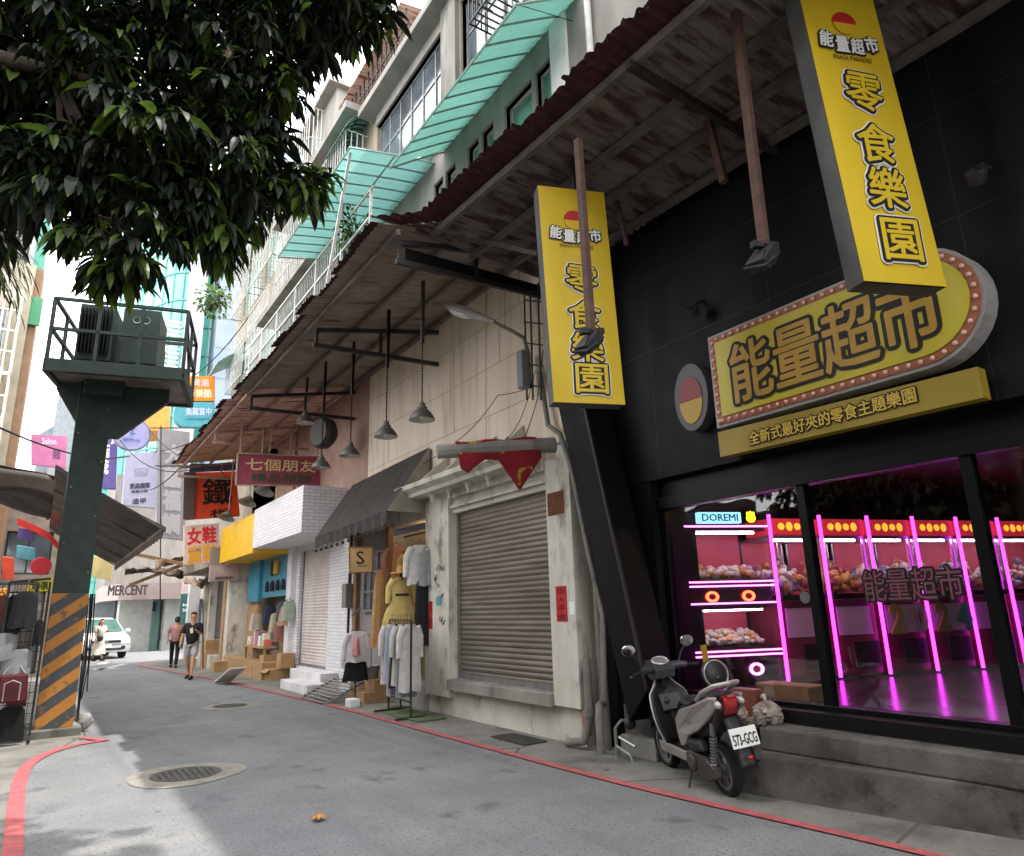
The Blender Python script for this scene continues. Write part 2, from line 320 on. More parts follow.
for x, y, r, lb in ((1.47, 8.55, .35, 'round iron manhole cover in a pale concrete ring, nearer the camera'), (3.1, 14.2, .31, 'farther round iron manhole cover with pale concrete ring, near the white shop steps')):
    t = T('manhole_cover', lb, 'manhole cover', (x, y, 0), 'manhole covers in the road')
    mb = MB(); n = 40; rr = [r*1.62*(1+.05*math.sin(3*a*2*PI/n+x)+.03*random.random()) for a in range(n)]
    for k in range(n):
        a0, a1 = 2*PI*k/n, 2*PI*(k+1)/n
        mb.poly([(x+r*math.cos(a0), y+r*math.sin(a0), .008), (x+rr[k]*math.cos(a0), y+rr[k]*math.sin(a0), .006), (x+rr[(k+1) % n]*math.cos(a1), y+rr[(k+1) % n]*math.sin(a1), .006), (x+r*math.cos(a1), y+r*math.sin(a1), .008)])
    mb.build('concrete_ring', patch, t)
    mb = MB(); mb.lathe((x, y, 0), [(r, .004), (r, .013), (r*.9, .013), (r*.88, .009), (.001, .009)], 36)
    for i in range(-4, 5):
        for j in range(-4, 5):
            if math.hypot(i, j) < 4.6: mb.box(x+i*r/5.4-.018, x+i*r/5.4+.018, y+j*r/5.4-.018, y+j*r/5.4+.018, .009, .014)
    mb.build('iron_disc', iron, t)
# drain grates by the wall
def grate(p, w, d, lb):
    t = T('drain_grate', lb, 'drain grate', (p[0], p[1], .01)); mb = MB(); x, y = p
    mb.box(x-w/2, x+w/2, y-d/2, y-d/2+.02, .01, .028); mb.box(x-w/2, x+w/2, y+d/2-.02, y+d/2, .01, .028)
    n = 14
    for i in range(n+1): mb.box(x-w/2+i*w/n-.006, x-w/2+i*w/n+.006, y-d/2+.02, y+d/2-.02, .012, .027)
    mb.build('grate_bars', iron, t); mb = MB(); mb.poly([(x-w/2, y-d/2, .011), (x+w/2, y-d/2, .011), (x+w/2, y+d/2, .011), (x-w/2, y+d/2, .011)]); mb.build('grate_pit', black, t)
grate((5.15, 7.75), .34, .75, 'long iron drain grate in the pavement below the steel roller shutter')
mb = MB()
P0 = at(318, 818, Z=.02)
for i in range(7):
    a = i*.9; mb.grid(lambda u, v, a=a: P0+V((math.cos(a), math.sin(a), 0))*u*.07+V((-math.sin(a), math.cos(a), 0))*(v-.5)*.05*math.sin(PI*min(1, u+.1))+V((0, 0, .018*math.sin(PI*u)+.004*v)), 4, 3)
tag(mb.build('fallen_leaf', mat('dry_leaf', 'd08a1c', '8a531c', 30, .6), solid=.002), 'crumpled orange dry leaf lying alone on the asphalt road', 'leaf')
# ================================================================== CLAW MACHINE SHOP (near, black)
shop = T('claw_machine_shop', 'black fronted claw machine arcade with tall glass windows, nearest building on the right', 'shop', (5.8, 2, 0))
mb = MB()
mb.box(5.8, 6.6, -5, 6.75, 3.0, 6.7)                      # fascia
mb.prism([(5.8, 6.75, 6.7), (5.8, 7.36, 6.7), (5.8, 7.36, 4.4), (5.8, 6.75, 2.0)], (.7, 0, 0))
mb.prism([(5.82, 5.8, .5), (5.82, 6.4, .5), (5.82, 6.75, 2.0), (5.82, 6.75, 3.0), (5.82, 5.8, 3.0)], (.7, 0, 0))
mb.build('wall', blk, shop)
q = [at(557, 402, X=5.34), at(584, 402, X=5.34), at(648, 690, X=5.34), at(629, 722, X=5.34)]
mb = MB(); mb.prism([(5.34, q[0].y, 6.2), (5.34, q[1].y, 6.2), q[1], q[2], q[3], q[0]], (.42, 0, 0)); mb.build('slanted_panel', mat('panel_plumblack', '0b080c', '08060a', 3, .6, spec=.15), shop, bevel=.01)
mb = MB(); mb.bar(q[1]+V((-.01, 0, 0)), q[2]+V((-.01, 0, 0)), .03, .03); mb.build('panel_edge', cm0('edge_grey', '1c191c'), shop)
mb = MB(); mb.box(5.75, 13.2, -5, 5.8, .45, .63); mb.box(5.85, 13.2, 5.8, 7.2, .45, .63); mb.build('floor_slab', oldconc, shop)
tilef = mat('arcade_floor', '4a3c46', '3a2f38', 3, .2, spec=.7)
mb = MB(); mb.box(5.735, 5.9, -5, 5.81, .53, .64); mb.build('black_skirting', blk, shop)
mb = MB(); mb.box(5.72, 6.4, 6.36, 6.82, -.05, 6.9); mb.build('party_wall', blk, shop)
mb = MB(); mb.box(6.05, 13.0, -4.9, 6.6, .63, .66); mb.build('floor_tiles', tilef, shop)
dkin = mat('arcade_dark_wall', '1c1618', '130f11', 2, .6)
mb = MB(); mb.box(6.6, 13.1, 6.75, 7.25, .7, 6.7); mb.box(13.0, 13.3, -5, 6.75, .7, 3.4); mb.box(6.6, 13.3, -5.3, -5, 0, 6.7); mb.box(6.6, 13.0, -5, 6.75, 3.2, 3.4); mb.build('interior_wall', dkin, shop)
mb = MB()
for z in (4.55, 5.5): mb.box(5.796, 5.8, -5, 6.7, z, z+.012)
for y in (-1.5, .3, 2.1, 3.9, 5.6): mb.box(5.797, 5.8, y, y+.01, 3.02, 6.6)
mb.build('panel_joint', cm0('joint_black', '0c0b10'), shop)
# display frames
GX = 5.98
fr = MB()
for y, w in ((5.75, .1), (3.93, .085), (2.46, .09), (.9, .09), (-.6, .09), (-2.2, .09)): fr.box(GX-.06, GX+.04, y-w/2, y+w/2, .66, 2.72)
fr.box(GX-.09, GX+.05, -5, 5.8, .62, .685); fr.box(GX-.09, GX+.05, -5, 5.8, 2.66, 2.8); fr.box(GX-.04, GX+.06, -5, 5.8, 2.8, 3.02)
fr.build('window_frame', blkgloss, shop, bevel=.004)
for y0, y1 in ((3.975, 5.7), (2.505, 3.888), (.945, 2.415), (-.555, .855), (-2.155, -.645)):
    g = MB(); g.box(GX-.012, GX-.004, y0, y1, .685, 2.66); g.build('window_pane', glass, shop)
mb = MB(); mb.text('能量超市', (GX-.016, 3.06, 1.70), (0, -1, 0), (0, 0, 1), .8, .26, .05, .0005); q = mb
ol = MB(); ol.text('能量超市', (GX-.022, 3.06, 1.70), (0, -1, 0), (0, 0, 1), .8, .26, .0, .0005)
q.build('decal_outline', mat('decal_black', '0a0a0b', rough=.4), shop); ol.build('decal_lettering', mat('decal_plum', '6a3844', rough=.5), shop)
mb = MB(); mb.lathe((GX-.016, 4.05, 1.62), [(.001, 0), (.055, 0), (.055, .003), (.001, .003)], 24, ax=(-1, 0, 0), x=(0, 1, 0)); mb.build('round_sticker', mat('sticker', '5c5a58', rough=.5), shop)
mb = MB(); p = at(870, 461, X=5.93); mb.box(5.9, 5.93, p.y-.07, p.y+.07, p.z-.035, p.z+.03); mb.build('paper_tag', purewhite, shop)
# ceiling downlight inside
lamp_em = mat('warm_lamp_glow', 'ffe0a0', em='ffd590', ems=60)
p = at(800, 402+59, Z=3.17)
d = T('ceiling_downlight', 'small warm round downlight shining in the dark arcade ceiling', 'light', tuple(at(806, 466, X=7.2)))
c = at(806, 466, X=7.2); mb = MB(); mb.lathe(c, [(.001, .02), (.07, .02), (.09, .03), (.09, .06)], 20); mb.build('lamp_disc', lamp_em, d); mb = MB(); mb.tube([c+V((0, 0, .03)), (c.x, c.y, 3.2)], .03); mb.build('stem', blk, d)
# two dark security/spot lights under the fascia
def spot(px, py, X, lb):
    c = at(px, py, X=X); t = T('spotlight', lb, 'spotlight', tuple(c), 'dark spotlights on the black fascia'); mb = MB()
    mb.lathe(c, [(.02, .1), (.06, .09), (.075, 0), (.07, -.02), (.05, -.02), (.045, .03), (.001, .03)], 20, ax=(.5, .2, -.6)); mb.build('lamp_head', dksteel, t, smooth=True)
    mb = MB(); mb.tube([c+V((.03, 0, .04)), c+V((.14, 0, .12)), (5.82, c.y, c.z+.14)], .018); mb.build('arm', dksteel, t)
spot(692, 309, 5.62, 'small dark spotlight above the oval plate on the black fascia'); spot(976, 172, 5.5, 'dark spotlight at the upper right, beside the hanging yellow banner sign')
# steps
st = T('concrete_steps', 'two worn grey concrete steps leading up to the arcade glass front', 'steps', (5.5, 3, 0))
mb = MB(); mb.hexa([(5.19, 4.5, -.05), (5.75, 4.5, -.05), (5.95, -3, -.05), (5.78, -3, -.05), (5.19, 4.5, .33), (5.75, 4.5, .33), (5.95, -3, .33), (5.72, -3, .33)]); mb.v[0] = (5.16, 4.5, -.05)
mb = MB(); mb.prism([(5.17, 4.5, -.05), (6.0, 4.5, -.05), (6.0, -3, -.05), (5.72, -3, -.05), (5.6, 2.3, -.05)], (0, 0, .38)); mb.build('lower_step', stepcon, st, bevel=.018)
mb = MB(); mb.prism([(5.43, 4.32, .33), (6.0, 4.32, .33), (6.0, -3, .33), (5.62, -3, .33), (5.56, 2.4, .33)], (0, 0, .19)); mb.build('upper_step', stepcon, st, bevel=.018)
lw = T('low_wall', 'rough low dark concrete wall below the slanted black panel, behind the scooter', 'wall', (5.6, 5.2, 0))
mb = MB(); mb.box(5.62, 5.95, 4.5, 6.3, -.05, .52); mb.build('wall', stepcon, lw, bevel=.02)
mb = MB(); mb.box(5.5, 5.62, 5.7, 6.25, .0, .22); mb.build('ledge', oldconc, lw, bevel=.02)
# ---- pill shaped bulb sign
sg = T('bulb_border_sign', 'long yellow sign with rounded right end, bulbs around its edge and four large dark-outlined characters', 'sign', (5.7, 3.3, 3.85))
def pill(x, ins, n=16):
    yL, yR, zb, zt = 4.56, 2.46, 3.33, 4.33; r = (zt-zb)/2; zc = (zt+zb)/2
    pts = [(x, yL-ins, zb+ins), (x, yL-ins, zt-ins)]
    for i in range(n+1):
        a = PI/2-PI*i/n; pts.append((x, yR-(r-ins)*math.cos(a), zc+(r-ins)*math.sin(a)))
    return pts
whitecase = mat('sign_case_white', '9c9a98', '85827f', 3, .5)
mb = MB(); mb.prism(pill(5.6, 0), (.2, 0, 0)); mb.build('case', whitecase, sg)
mb = MB(); mb.prism(pill(5.585, .03), (.02, 0, 0)); mb.build('border_band', mat('border_orange', '93573a', rough=.5), sg)
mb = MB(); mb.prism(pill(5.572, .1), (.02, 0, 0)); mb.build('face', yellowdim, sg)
mb = MB(); mb.text('能量超市', (5.568, 3.28, 3.82), (0, -1, 0), (0, 0, 1), 2.0, .6, .055, .001); mb.build('lettering_outline', black, sg)
mb = MB(); mb.text('能量超市', (5.562, 3.28, 3.82), (0, -1, 0), (0, 0, 1), 2.0, .6, .012, .001); mb.build('lettering', gold, sg)
ps = pill(0, .062, 40); path = ps+[ps[0]]; acc = 0; bulb0 = None; step = .094
bulbm = mat('bulb_pink', 'd8b0a6', rough=.3)
for i in range(len(path)-1):
    a, b = V(path[i]), V(path[i+1]); Ls = (b-a).length
    while acc < Ls:
        p = a+(b-a)*(acc/Ls)
        if bulb0 is None:
            m_ = MB(); m_.ball((5.575, p.y, p.z), .02, 8, 5); bulb0 = m_.build('bulb', bulbm, sg, smooth=True); bp = p
        else: c = bulb0.copy(); COL.objects.link(c); c.location = (0, p.y-bp.y, p.z-bp.z)
        acc += step
    acc -= Ls
# strip sign
ss = T('strip_sign', 'narrow yellow strip sign with a row of small dark-edged characters, under the bulb sign', 'sign', (5.7, 3.3, 3.15))
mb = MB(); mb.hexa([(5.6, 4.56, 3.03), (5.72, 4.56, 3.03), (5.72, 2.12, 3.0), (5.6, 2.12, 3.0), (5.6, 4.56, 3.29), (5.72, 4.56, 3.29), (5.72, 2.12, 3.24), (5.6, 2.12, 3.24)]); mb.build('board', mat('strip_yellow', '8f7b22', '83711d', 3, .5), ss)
mb = MB(); mb.text('全新式最好夾的零食主題樂園', (5.594, 3.38, 3.145), (0, -1, .012), (0, .012, 1), 1.6, .13, .08, .0005); mb.build('lettering_outline', black, ss)
mb = MB(); mb.text('全新式最好夾的零食主題樂園', (5.588, 3.38, 3.145), (0, -1, .012), (0, .012, 1), 1.6, .13, .012, .0005); mb.build('lettering', mat('strip_gold', 'c4a63c', rough=.5), ss)
# oval plate (plain)
ov = T('oval_plate', 'plain dark oval plate with red and yellow disc, left of the long bulb sign', 'sign', (5.7, 4.9, 3.8))
def oval(x, cy, cz, ry, rz, a0=0, a1=2*PI, n=28): return [(x, cy+ry*math.cos(a0+(a1-a0)*i/n), cz+rz*math.sin(a0+(a1-a0)*i/n)) for i in range(n if a1-a0 > 6 else n+1)]
mb = MB(); mb.prism(oval(5.66, 4.92, 3.78, .235, .38), (.14, 0, 0)); mb.build('plate', mat('plate_grey', '48454a', rough=.5), ov)
mb = MB(); mb.prism(oval(5.65, 4.92, 3.74, .16, .26, PI, 2*PI), (.02, 0, 0)); mb.build('yellow_disc', mat('plate_yellow', 'a8862a', rough=.5), ov)
mb = MB(); mb.prism(oval(5.65, 4.92, 3.745, .16, .26, 0, PI), (.02, 0, 0)); mb.build('red_disc', mat('plate_red', '7c2224', rough=.5), ov)
# ---- hanging banner signs
def banner(Lp, Rp, z0, z1, lb, rows, lean, nm='banner_sign'):
    Lp, Rp = V(Lp), V(Rp); xd = (Rp-Lp).normalized(); w = (Rp-Lp).length; nrm = V((xd.y, -xd.x, 0))   # towards the camera
    if nrm.y > 0: nrm = -nrm
    back = -nrm*.17; O = (Lp+Rp)/2
    t = T(nm, lb, 'sign', (O.x, O.y, z0), 'yellow banner signs hanging from the canopy')
    mb = MB(); a, b = V((Lp.x, Lp.y, z0)), V((Rp.x, Rp.y, z0)); UP = V((0, 0, z1-z0))-xd*lean; mb.prism([a, b, b+back, a+back], UP); mb.build('case', mat('banner_case_'+str(z0), '4a4b4a', '38393a', 4, .5), t)
    mb = MB()
    fn = lambda u, v: a+(b-a)*u+UP*v+nrm*(.006+.006*math.sin(PI*u)*math.sin(PI*v)*(1+.6*math.sin(9*u+4*v)))
    mb.grid(fn, 10, 30); f = mb.build('face', yellow, t, smooth=True)
    for k_, o_ in (('lower_hem', V((0, 0, 0))), ('upper_hem', UP-V((0, 0, .018)))): mb = MB(); mb.prism([a+nrm*.004+o_, b+nrm*.004+o_, b+back*.1+o_, a+back*.1+o_], (0, 0, .018)); mb.build(k_, yellow, t)
    H = z1-z0; Z = V((0, 0, 1)); top = (rows[1]-z0)/H
    def put(sym, fy, hw, hh, off, lift, m_, nm_, mb=None, dx=0, tilt=0.):
        xx = xd+Z*tilt
        mb.text(sym, O+xd*(dx-lean*fy)+Z*(z0-O.z+H*fy)+nrm*(.016+lift), xx, Z-xd*tilt, hw, hh, off, .001)
    for ly, (off, m_, nm_) in enumerate(((.085, purewhite, 'lettering_halo'), (.06, black, 'lettering_outline'), (.012, yellow, 'lettering'))):
        mb = MB()
        for i, ch in enumerate('零食樂園'): put(ch, (rows[2+i]-z0)/H, w*.45, .125*H, off, .006*ly, m_, nm_, mb, dx=(.03 if i != 3 else .05)*w, tilt=(-.06, .02, -.03, .0)[i])
        mb.build(nm_, m_, t)
    for ly, (off, m_, nm_) in enumerate(((.09, black, 'heading_outline'), (.02, purewhite, 'heading'))):
        mb = MB()
        for i, ch in enumerate('能量超市'): put(ch, top+(.012, 0, -.002, .012)[i], w*.165, .14, off, .006*ly, m_, nm_, mb, dx=(-.29+.195*i)*w, tilt=(-.1, 0, 0, .1)[i])
        mb.build(nm_, m_, t)
    mb = MB(); put('SNACK PARADISE', top-.047, w*.5, .04, .0, .002, black, 'x', mb); mb.build('tagline', mat('tag_dark', '5a4a12', rough=.5), t)
    # plain red and yellow roundel in place of the picture above the heading
    for i, (m_, nm_, r, a0, a1) in enumerate(((redm, 'roundel_top', .16, 0, PI), (mat('roundel_gold', 'd2ab1e', rough=.5), 'roundel_base', .15, PI, 2*PI))):
        mb = MB(); c = O-xd*lean*(top+.07)+Z*(z0-O.z+H*(top+.078))+nrm*(.017+.002*i)
        mb.prism([c+xd*w*r*math.cos(a0+(a1-a0)*k/16)+Z*w*r*math.sin(a0+(a1-a0)*k/16) for k in range(17)], nrm*.003); mb.build(nm_, m_, t)
    mb = MB()
    q = a+(b-a)*.5+back*.5; mb.bar((q.x, q.y, z1-.05), (q.x, q.y, 6.36), .05); mb.build('hanger', dksteel, t)
banner((4.44, 2.25, 0), (5.05, 2.0, 0), 3.70, 6.26, 'large yellow banner sign at the top right, nearest the camera', (6.02, 5.67, 5.25, 4.81, 4.44, 4.03), .15)
banner((3.91, 5.1, 0), (4.60, 4.84, 0), 3.52, 5.9, 'farther yellow banner sign, left of the arcade, with a brown post hanging before it', (5.64, 5.33, 4.84, 4.45, 4.1, 3.77), .07)
# ================================================================== CLAW MACHINES
magenta = mat('led_magenta', 'ff40f0', em='e838e8', ems=3.2)
pinkled = mat('led_pink', 'ff90e0', em='ff78e8', ems=3.)
orangeled = mat('led_orange', 'ff6040', em='ff5030', ems=4)
hdr_red = mat('header_red', 'b03030', em='c02c3c', ems=.35); hdr_y = mat('header_yellow', 'e8b030', em='f0b030', ems=.8)
wht_light = mat('cabinet_tube', 'fff0f8', em='ffe6f0', ems=14.)
mach = mat('machine_plum', '8a3350', '74283f', 3, .4); machd = mat('machine_dark', '1d1719', rough=.4); poster = mat('machine_poster', 'd0bccb', rough=.5); pinkback = mat('machine_pink_back', 'b8505c', 'a84868', 3, .5, em='c04055', ems=.12)  # pink back panel is given a faint glow of its own, no lamp
E0 = V((7.4, 5.42, .662)); ED = V((2.87, -.85, 0)).normalized(); EN = V((ED.y, -ED.x, 0))  # EN faces the street side/camera
if EN.y > 0: EN = -EN
EZ = V((0, 0, 1))
def frame_m(o, xd=ED): n = V((xd.y, -xd.x, 0)); n = n if n.y < 0 else -n; return Matrix(((xd.x, -n.x, 0, o.x), (xd.y, -n.y, 0, o.y), (0, 0, 1, o.z), (0, 0, 0, 1)))
plush_cols = [mat('plush_'+c, c, rough=.9) for c in ('d8cfc8', 'c88a78', 'd0a060', 'a86070', 'e0e0e0', '8a90b0')]
MW = .75
def machine(k, lb, header=True, warm=False):
    o = E0+ED*(MW*k); t = T('claw_machine', lb, 'claw machine', tuple(o), 'claw machines standing in a row'); M = frame_m(o)
    mb = MB(M); mb.box(.03, MW-.03, .02, .72, .03, .93); mb.build('cabinet', mach, t, bevel=.01)
    mb = MB(M); mb.box(.12, MW-.12, 0.008, .02, .5, .84); mb.build('poster', poster, t)
    mb = MB(M); mb.box(.05, MW-.05, -.05, .02, .93, 1.0); mb.build('control_ledge', machd, t, bevel=.01)
    mb = MB(M); mb.box(.30, MW-.06, -.008, .008, .12, .42); mb.build('prize_door', machd, t, bevel=.01)
    mb = MB(M)
    for x in (.03, MW-.06): mb.box(x, x+.03, .02, .05, 1.0, 1.72); mb.box(x, x+.03, .69, .72, 1.0, 1.72)
    mb.box(.03, MW-.03, .02, .72, 1.68, 1.72); mb.build('frame', alu, t)
    mb = MB(M); mb.box(.06, MW-.06, .68, .69, 1.0, 1.68); mb.build('back_panel', pinkback, t)
    mb = MB(M); mb.box(.06, MW-.06, .028, .034, 1.0, 1.68); mb.build('cabinet_pane', glassin, t)
    mb = MB(M); mb.box(.1, MW-.1, .1, .13, 1.655, 1.675); mb.build('light_tube', wht_light, t)
    mb = MB(M); mb.box(.03, MW-.03, .0, .5, 1.73, 1.93); hd = mb.build('header', hdr_red, t, bevel=.01)
    mb = MB(M)
    for i in range(4): mb.ball((.2+.12*i, -.004, 1.83), (.05, .006, .045+.012*(i % 2)), 10, 5)
    mb.build('header_blobs', hdr_y, t)
    mb = MB(M); mb.tube([(MW/2, .35, 1.66), (MW/2, .35, 1.48)], .012); mb.ball((MW/2, .35, 1.46), .035, 8, 5)
    for a in (0, 2.1, 4.2): mb.tube([(MW/2, .35, 1.45), (MW/2+.07*math.cos(a), .35+.07*math.sin(a), 1.39), (MW/2+.03*math.cos(a), .35+.03*math.sin(a), 1.32)], .007)
    mb.build('claw', alu, t)
    mb = MB(M); mb.M = M
    for i in range(130):
        mb.k = random.choice([0, 1, 4, 0, 3, 5, 2, 4] if not warm else [1, 2, 2, 3, 2]); x, y = random.uniform(.1, MW-.1), random.uniform(.1, .62); r = random.uniform(.03, .062)
        mb.ball((x, y, 1.0+r+random.uniform(0, .36)*(.35+y/.62)*.8), (r, r*.9, r*random.uniform(.8, 1.2)), 7, 5, .1)
    p = mb.build('plush_toys', plush_cols, smooth=True); p['kind'] = 'stuff'; p['label'] = 'heap of small plush toys inside a claw machine'
    return t
places = ['leftmost of the machines behind the glass', 'second from the left', 'third from the left, seen behind the window lettering', 'fourth from the left', 'fifth from the left, by the right window post', 'at the far right edge of the photo', 'beyond the right edge of the window']
for k in range(7): machine(k, 'red headed claw machine, '+places[k], warm=(k == 1))
for k in range(6):
    M = frame_m(E0+ED*(MW*k)); mb = MB(M); mb.box(-.015, .015, -.06, -.03, .02, 1.97)
    tag(mb.build('led_post', magenta), 'glowing magenta LED post between claw machines, '+('first', 'second', 'third', 'fourth', 'fifth', 'sixth')[k]+' from the left', 'LED post', 'magenta LED posts between the machines')
# balloon numerals on the machine fronts
for i, (ch, cc) in enumerate((('2', 'c3b36a'), ('0', 'b9b5ac'), ('2', 'a89a58'), ('4', '4fae97'))):
    c = E0+ED*(1.75+.37*i)+EZ*.67+EN*(.03); mb = MB(); mb.text(ch, c, ED, EZ, .2, .33, .05, .012)
    tag(mb.build('foil_numeral', mat('foil_'+str(i), cc, rough=.5)), ('gold foil numeral 2, first of the year 2024', 'pale foil numeral 0 of the year 2024', 'gold foil numeral 2, third of the year 2024', 'green foil numeral 4 ending the year 2024')[i]+' on the machines', 'balloon')
# stacked mini machines at the left
MD = V((.93, -.36, 0)).normalized(); oS = E0-MD*1.27+EN*.02
stk = T('stacked_claw_machine', 'two tier mini claw machine with pink light strips and lit blue top sign', 'claw machine', tuple(oS)); M = frame_m(oS, MD) @ Matrix.Diagonal((1.32, 1, 1, 1))
mb = MB(M); mb.box(0, .93, .02, .7, .0, .42); mb.box(0, .93, .02, .7, .86, 1.2); mb.box(0, .93, .6, .7, .4, 1.85); mb.box(0, .93, .02, .7, 1.78, 1.86); mb.build('cabinet', machd, stk, bevel=.01)
for z0, z1 in ((.42, .86), (1.2, 1.78)):
    mb = MB(M); mb.box(.04, .89, .585, .598, z0, z1); mb.build('back_panel', pinkback, stk)
    mb = MB(M); mb.box(.02, .91, .03, .036, z0, z1); mb.build('cabinet_pane', glassin, stk)
    mb = MB(M); mb.box(.08, .85, .1, .13, z1-.03, z1-.012); mb.build('light_tube', wht_light, stk)
    mb = MB(M)
    for i in range(170):
        mb.k = random.choice([0, 4, 4, 2, 0]); x, y = random.uniform(.08, .85), random.uniform(.1, .52); r = random.uniform(.02, .045)
        mb.ball((x, y, z0+r+random.uniform(0, .16)*(y/.5)), r, 7, 5, .1)
    p = mb.build('capsule_prizes', plush_cols, smooth=True); p['kind'] = 'stuff'; p['label'] = 'heap of pale prize balls in the stacked machine, '+('lower' if z0 < 1 else 'upper')+' tier'
mb = MB(M)
for z in (.33, .38, .92, 1.12, 1.17, 1.83): mb.box(.06 if z not in (.92, 1.83) else -.02, .95, -.012, .012, z-.009, z+.009)
mb.box(-.02, .0, .0, .4, 1.82, 1.84); mb.build('light_strip', pinkled, stk)
for z, m_, r in ((1.0, orangeled, .062), (.17, pinkled, .07)):
    for x in (.32, .68):
        mb = MB(M); mb.M = M
        mb.lathe((x, .012, z), [(r, 0), (r, .02), (r*.84, .02), (r*.84, 0), (r*.7, 0), (r*.7, .016), (r*.6, .016), (r*.6, 0)], 24, ax=(0, -1, 0), x=(1, 0, 0)); mb.build('ring_light', m_, stk)
        mb = MB(M); mb.lathe((x, .012, z), [(r*.58, 0), (r*.58, .01), (.001, .02)], 20, ax=(0, -1, 0), x=(1, 0, 0)); mb.build('round_button', mat('button_red' , '8a2a30', rough=.4) if 'button_red' not in MATS else MATS['button_red'], stk)
mb = MB(M); mb.box(.25, .68, -.02, .06, 1.87, 2.0); mb.build('top_sign', mat('sign_cyan', '9fe0f0', em='8fd8f0', ems=.9), stk)
mb = MB(M); mb.text('DOREMI', (.465, -.024, 1.935), (1, 0, 0), (0, 0, 1), .36, .085, .012, .003); mb.build('sign_lettering', mat('sign_navy', '1e4f7c', em='1a4a80', ems=.2), stk)
mb = MB(M); mb.ball((.79, 0, 1.93), (.05, .03, .055), 12, 8)
for x in (-.03, 0, .03): mb.ball((.79+x, 0, 1.985+.01*(x == 0)), (.014, .014, .025), 8, 5)
mb.build('paw_lamp', mat('paw_yellow', 'f0e030', em='e8d820', ems=1.5), stk, smooth=True)
# ================================================================== CREAM BUILDING WITH ROLLER SHUTTER
WX = 5.57
def roller(y0, y1, z0, z1, x, m, parent, pitch=.075, amp=.013, name='roller_shutter'):
    mb = MB(); n = int((z1-z0)/pitch)*4
    mb.grid(lambda u, v: (x-amp*abs(math.sin(PI*(z0+(z1-z0)*v)/pitch))+.003*math.sin(7*u+v*9), y1+(y0-y1)*u, z0+(z1-z0)*v), 12, n)
    o = mb.build(name, m, parent, smooth=False); 
    mb = MB(); mb.box(x-.03, x+.02, y0, y1, z0, z0+.07); mb.build('bottom_rail', greymet, parent)
    for ya in (y0, y1-.05): mb = MB(); mb.box(x-.035, x+.03, ya, ya+.05, z0, z1); mb.build('guide_rail', greymet, parent)
    return o
cb = T('shuttered_shop', 'old cream shop building with closed steel roller shutter and white cornice, beside the black arcade', 'shop', (5.6, 9, 0))
mb = MB()
mb.box(WX, 6.4, 6.75, 14.0, 3.75, 6.95)
mb.build('upper_wall', cream, cb)
mb = MB()   # panel joints: thin raised cover strips
for z in (4.55, 5.35, 6.1): mb.box(WX-.003, WX, 7.1, 13.9, z, z+.009)
for y, z0, z1 in ((8.6, 4.56, 5.35), (10.1, 3.76, 4.55), (10.9, 5.36, 6.1), (12.3, 4.56, 5.35), (9.2, 5.36, 6.1), (12.9, 3.76, 4.55), (8.0, 6.11, 6.8), (11.2, 6.11, 6.8)): mb.box(WX-.004, WX, y, y+.01, z, z1 if z1 > z0 else z0)
mb.build('panel_joint', mat('joint', '93866f', rough=.8), cb)
mb = MB(); mb.box(5.42, 5.66, 6.82, 7.34, .42, 3.5); mb.build('pillar', plaster, cb, bevel=.008)
mb = MB(); mb.box(5.42, 5.66, 10.06, 10.9, .28, 3.5); mb.build('pillar', plaster, cb, bevel=.008)
mb = MB(); mb.box(5.62, 6.4, 6.83, 7.34, -.05, 3.74); mb.build('side_wall', plaster, cb)
mb = MB(); mb.box(5.5, 5.95, 6.84, 10.9, -.05, .42); mb.build('base_wall', plaster, cb, bevel=.01)
mb = MB(); mb.box(5.36, 5.7, 7.36, 10.04, .40, .56); mb.build('sill', oldconc, cb, bevel=.012)
roller(7.36, 10.04, .56, 3.14, 5.6, shutter_m, cb)
mb = MB(); mb.box(5.5, 5.75, 7.342, 10.058, 3.14, 3.5); mb.build('shutter_box', plaster, cb)
mb = MB(); mb.prism([(5.12, 6.8, 3.5), (5.1, 6.8, 3.56), (5.0, 6.8, 3.62), (5.0, 6.8, 3.7), (5.57, 6.8, 3.78), (5.57, 6.8, 3.5)], (0, 4.5, 0)); mb.v = [(x, max(y, 7.5), z) for x, y, z in mb.v]; mb.build('cornice', plaster, cb)
mb = MB(); mb.box(5.44, 5.5, 7.35, 10.05, 3.22, 3.27); mb.box(5.4, 5.5, 7.35, 10.05, 3.38, 3.5); mb.build('moulding', plaster, cb)
for y in (8.5, 9.1, 9.7, 10.3):
    mb = MB(); mb.lathe((5.26, y, 3.5), [(.001, -.17), (.02, -.17), (.028, -.14), (.035, -.1), (.06, -.07), (.05, -.05), (.065, -.02), (.065, 0)], 14); mb.build('corbel', plaster, cb, smooth=True)
for y in (8.0, 8.75, 9.5, 10.3):   # triangular fins above the cornice
    mb = MB(); mb.prism([(5.56, y, 3.79), (5.05, y, 3.72), (5.56, y, 4.18)], (0, .05, 0)); mb.build('fin', plaster, cb)
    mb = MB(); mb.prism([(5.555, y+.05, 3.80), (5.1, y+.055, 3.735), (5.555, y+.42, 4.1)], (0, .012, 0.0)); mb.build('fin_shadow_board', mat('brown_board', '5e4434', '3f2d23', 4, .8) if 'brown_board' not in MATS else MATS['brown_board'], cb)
mb = MB(); mb.box(5.415, 5.42, 6.95, 7.3, 2.75, 3.05); o = mb.build('torn_patch', mat('torn_brown', '6b3d2b', '53301f', 9, .9), cb)
redpap = mat('red_paper', 'b3262a', '9c1f24', 6, .8)
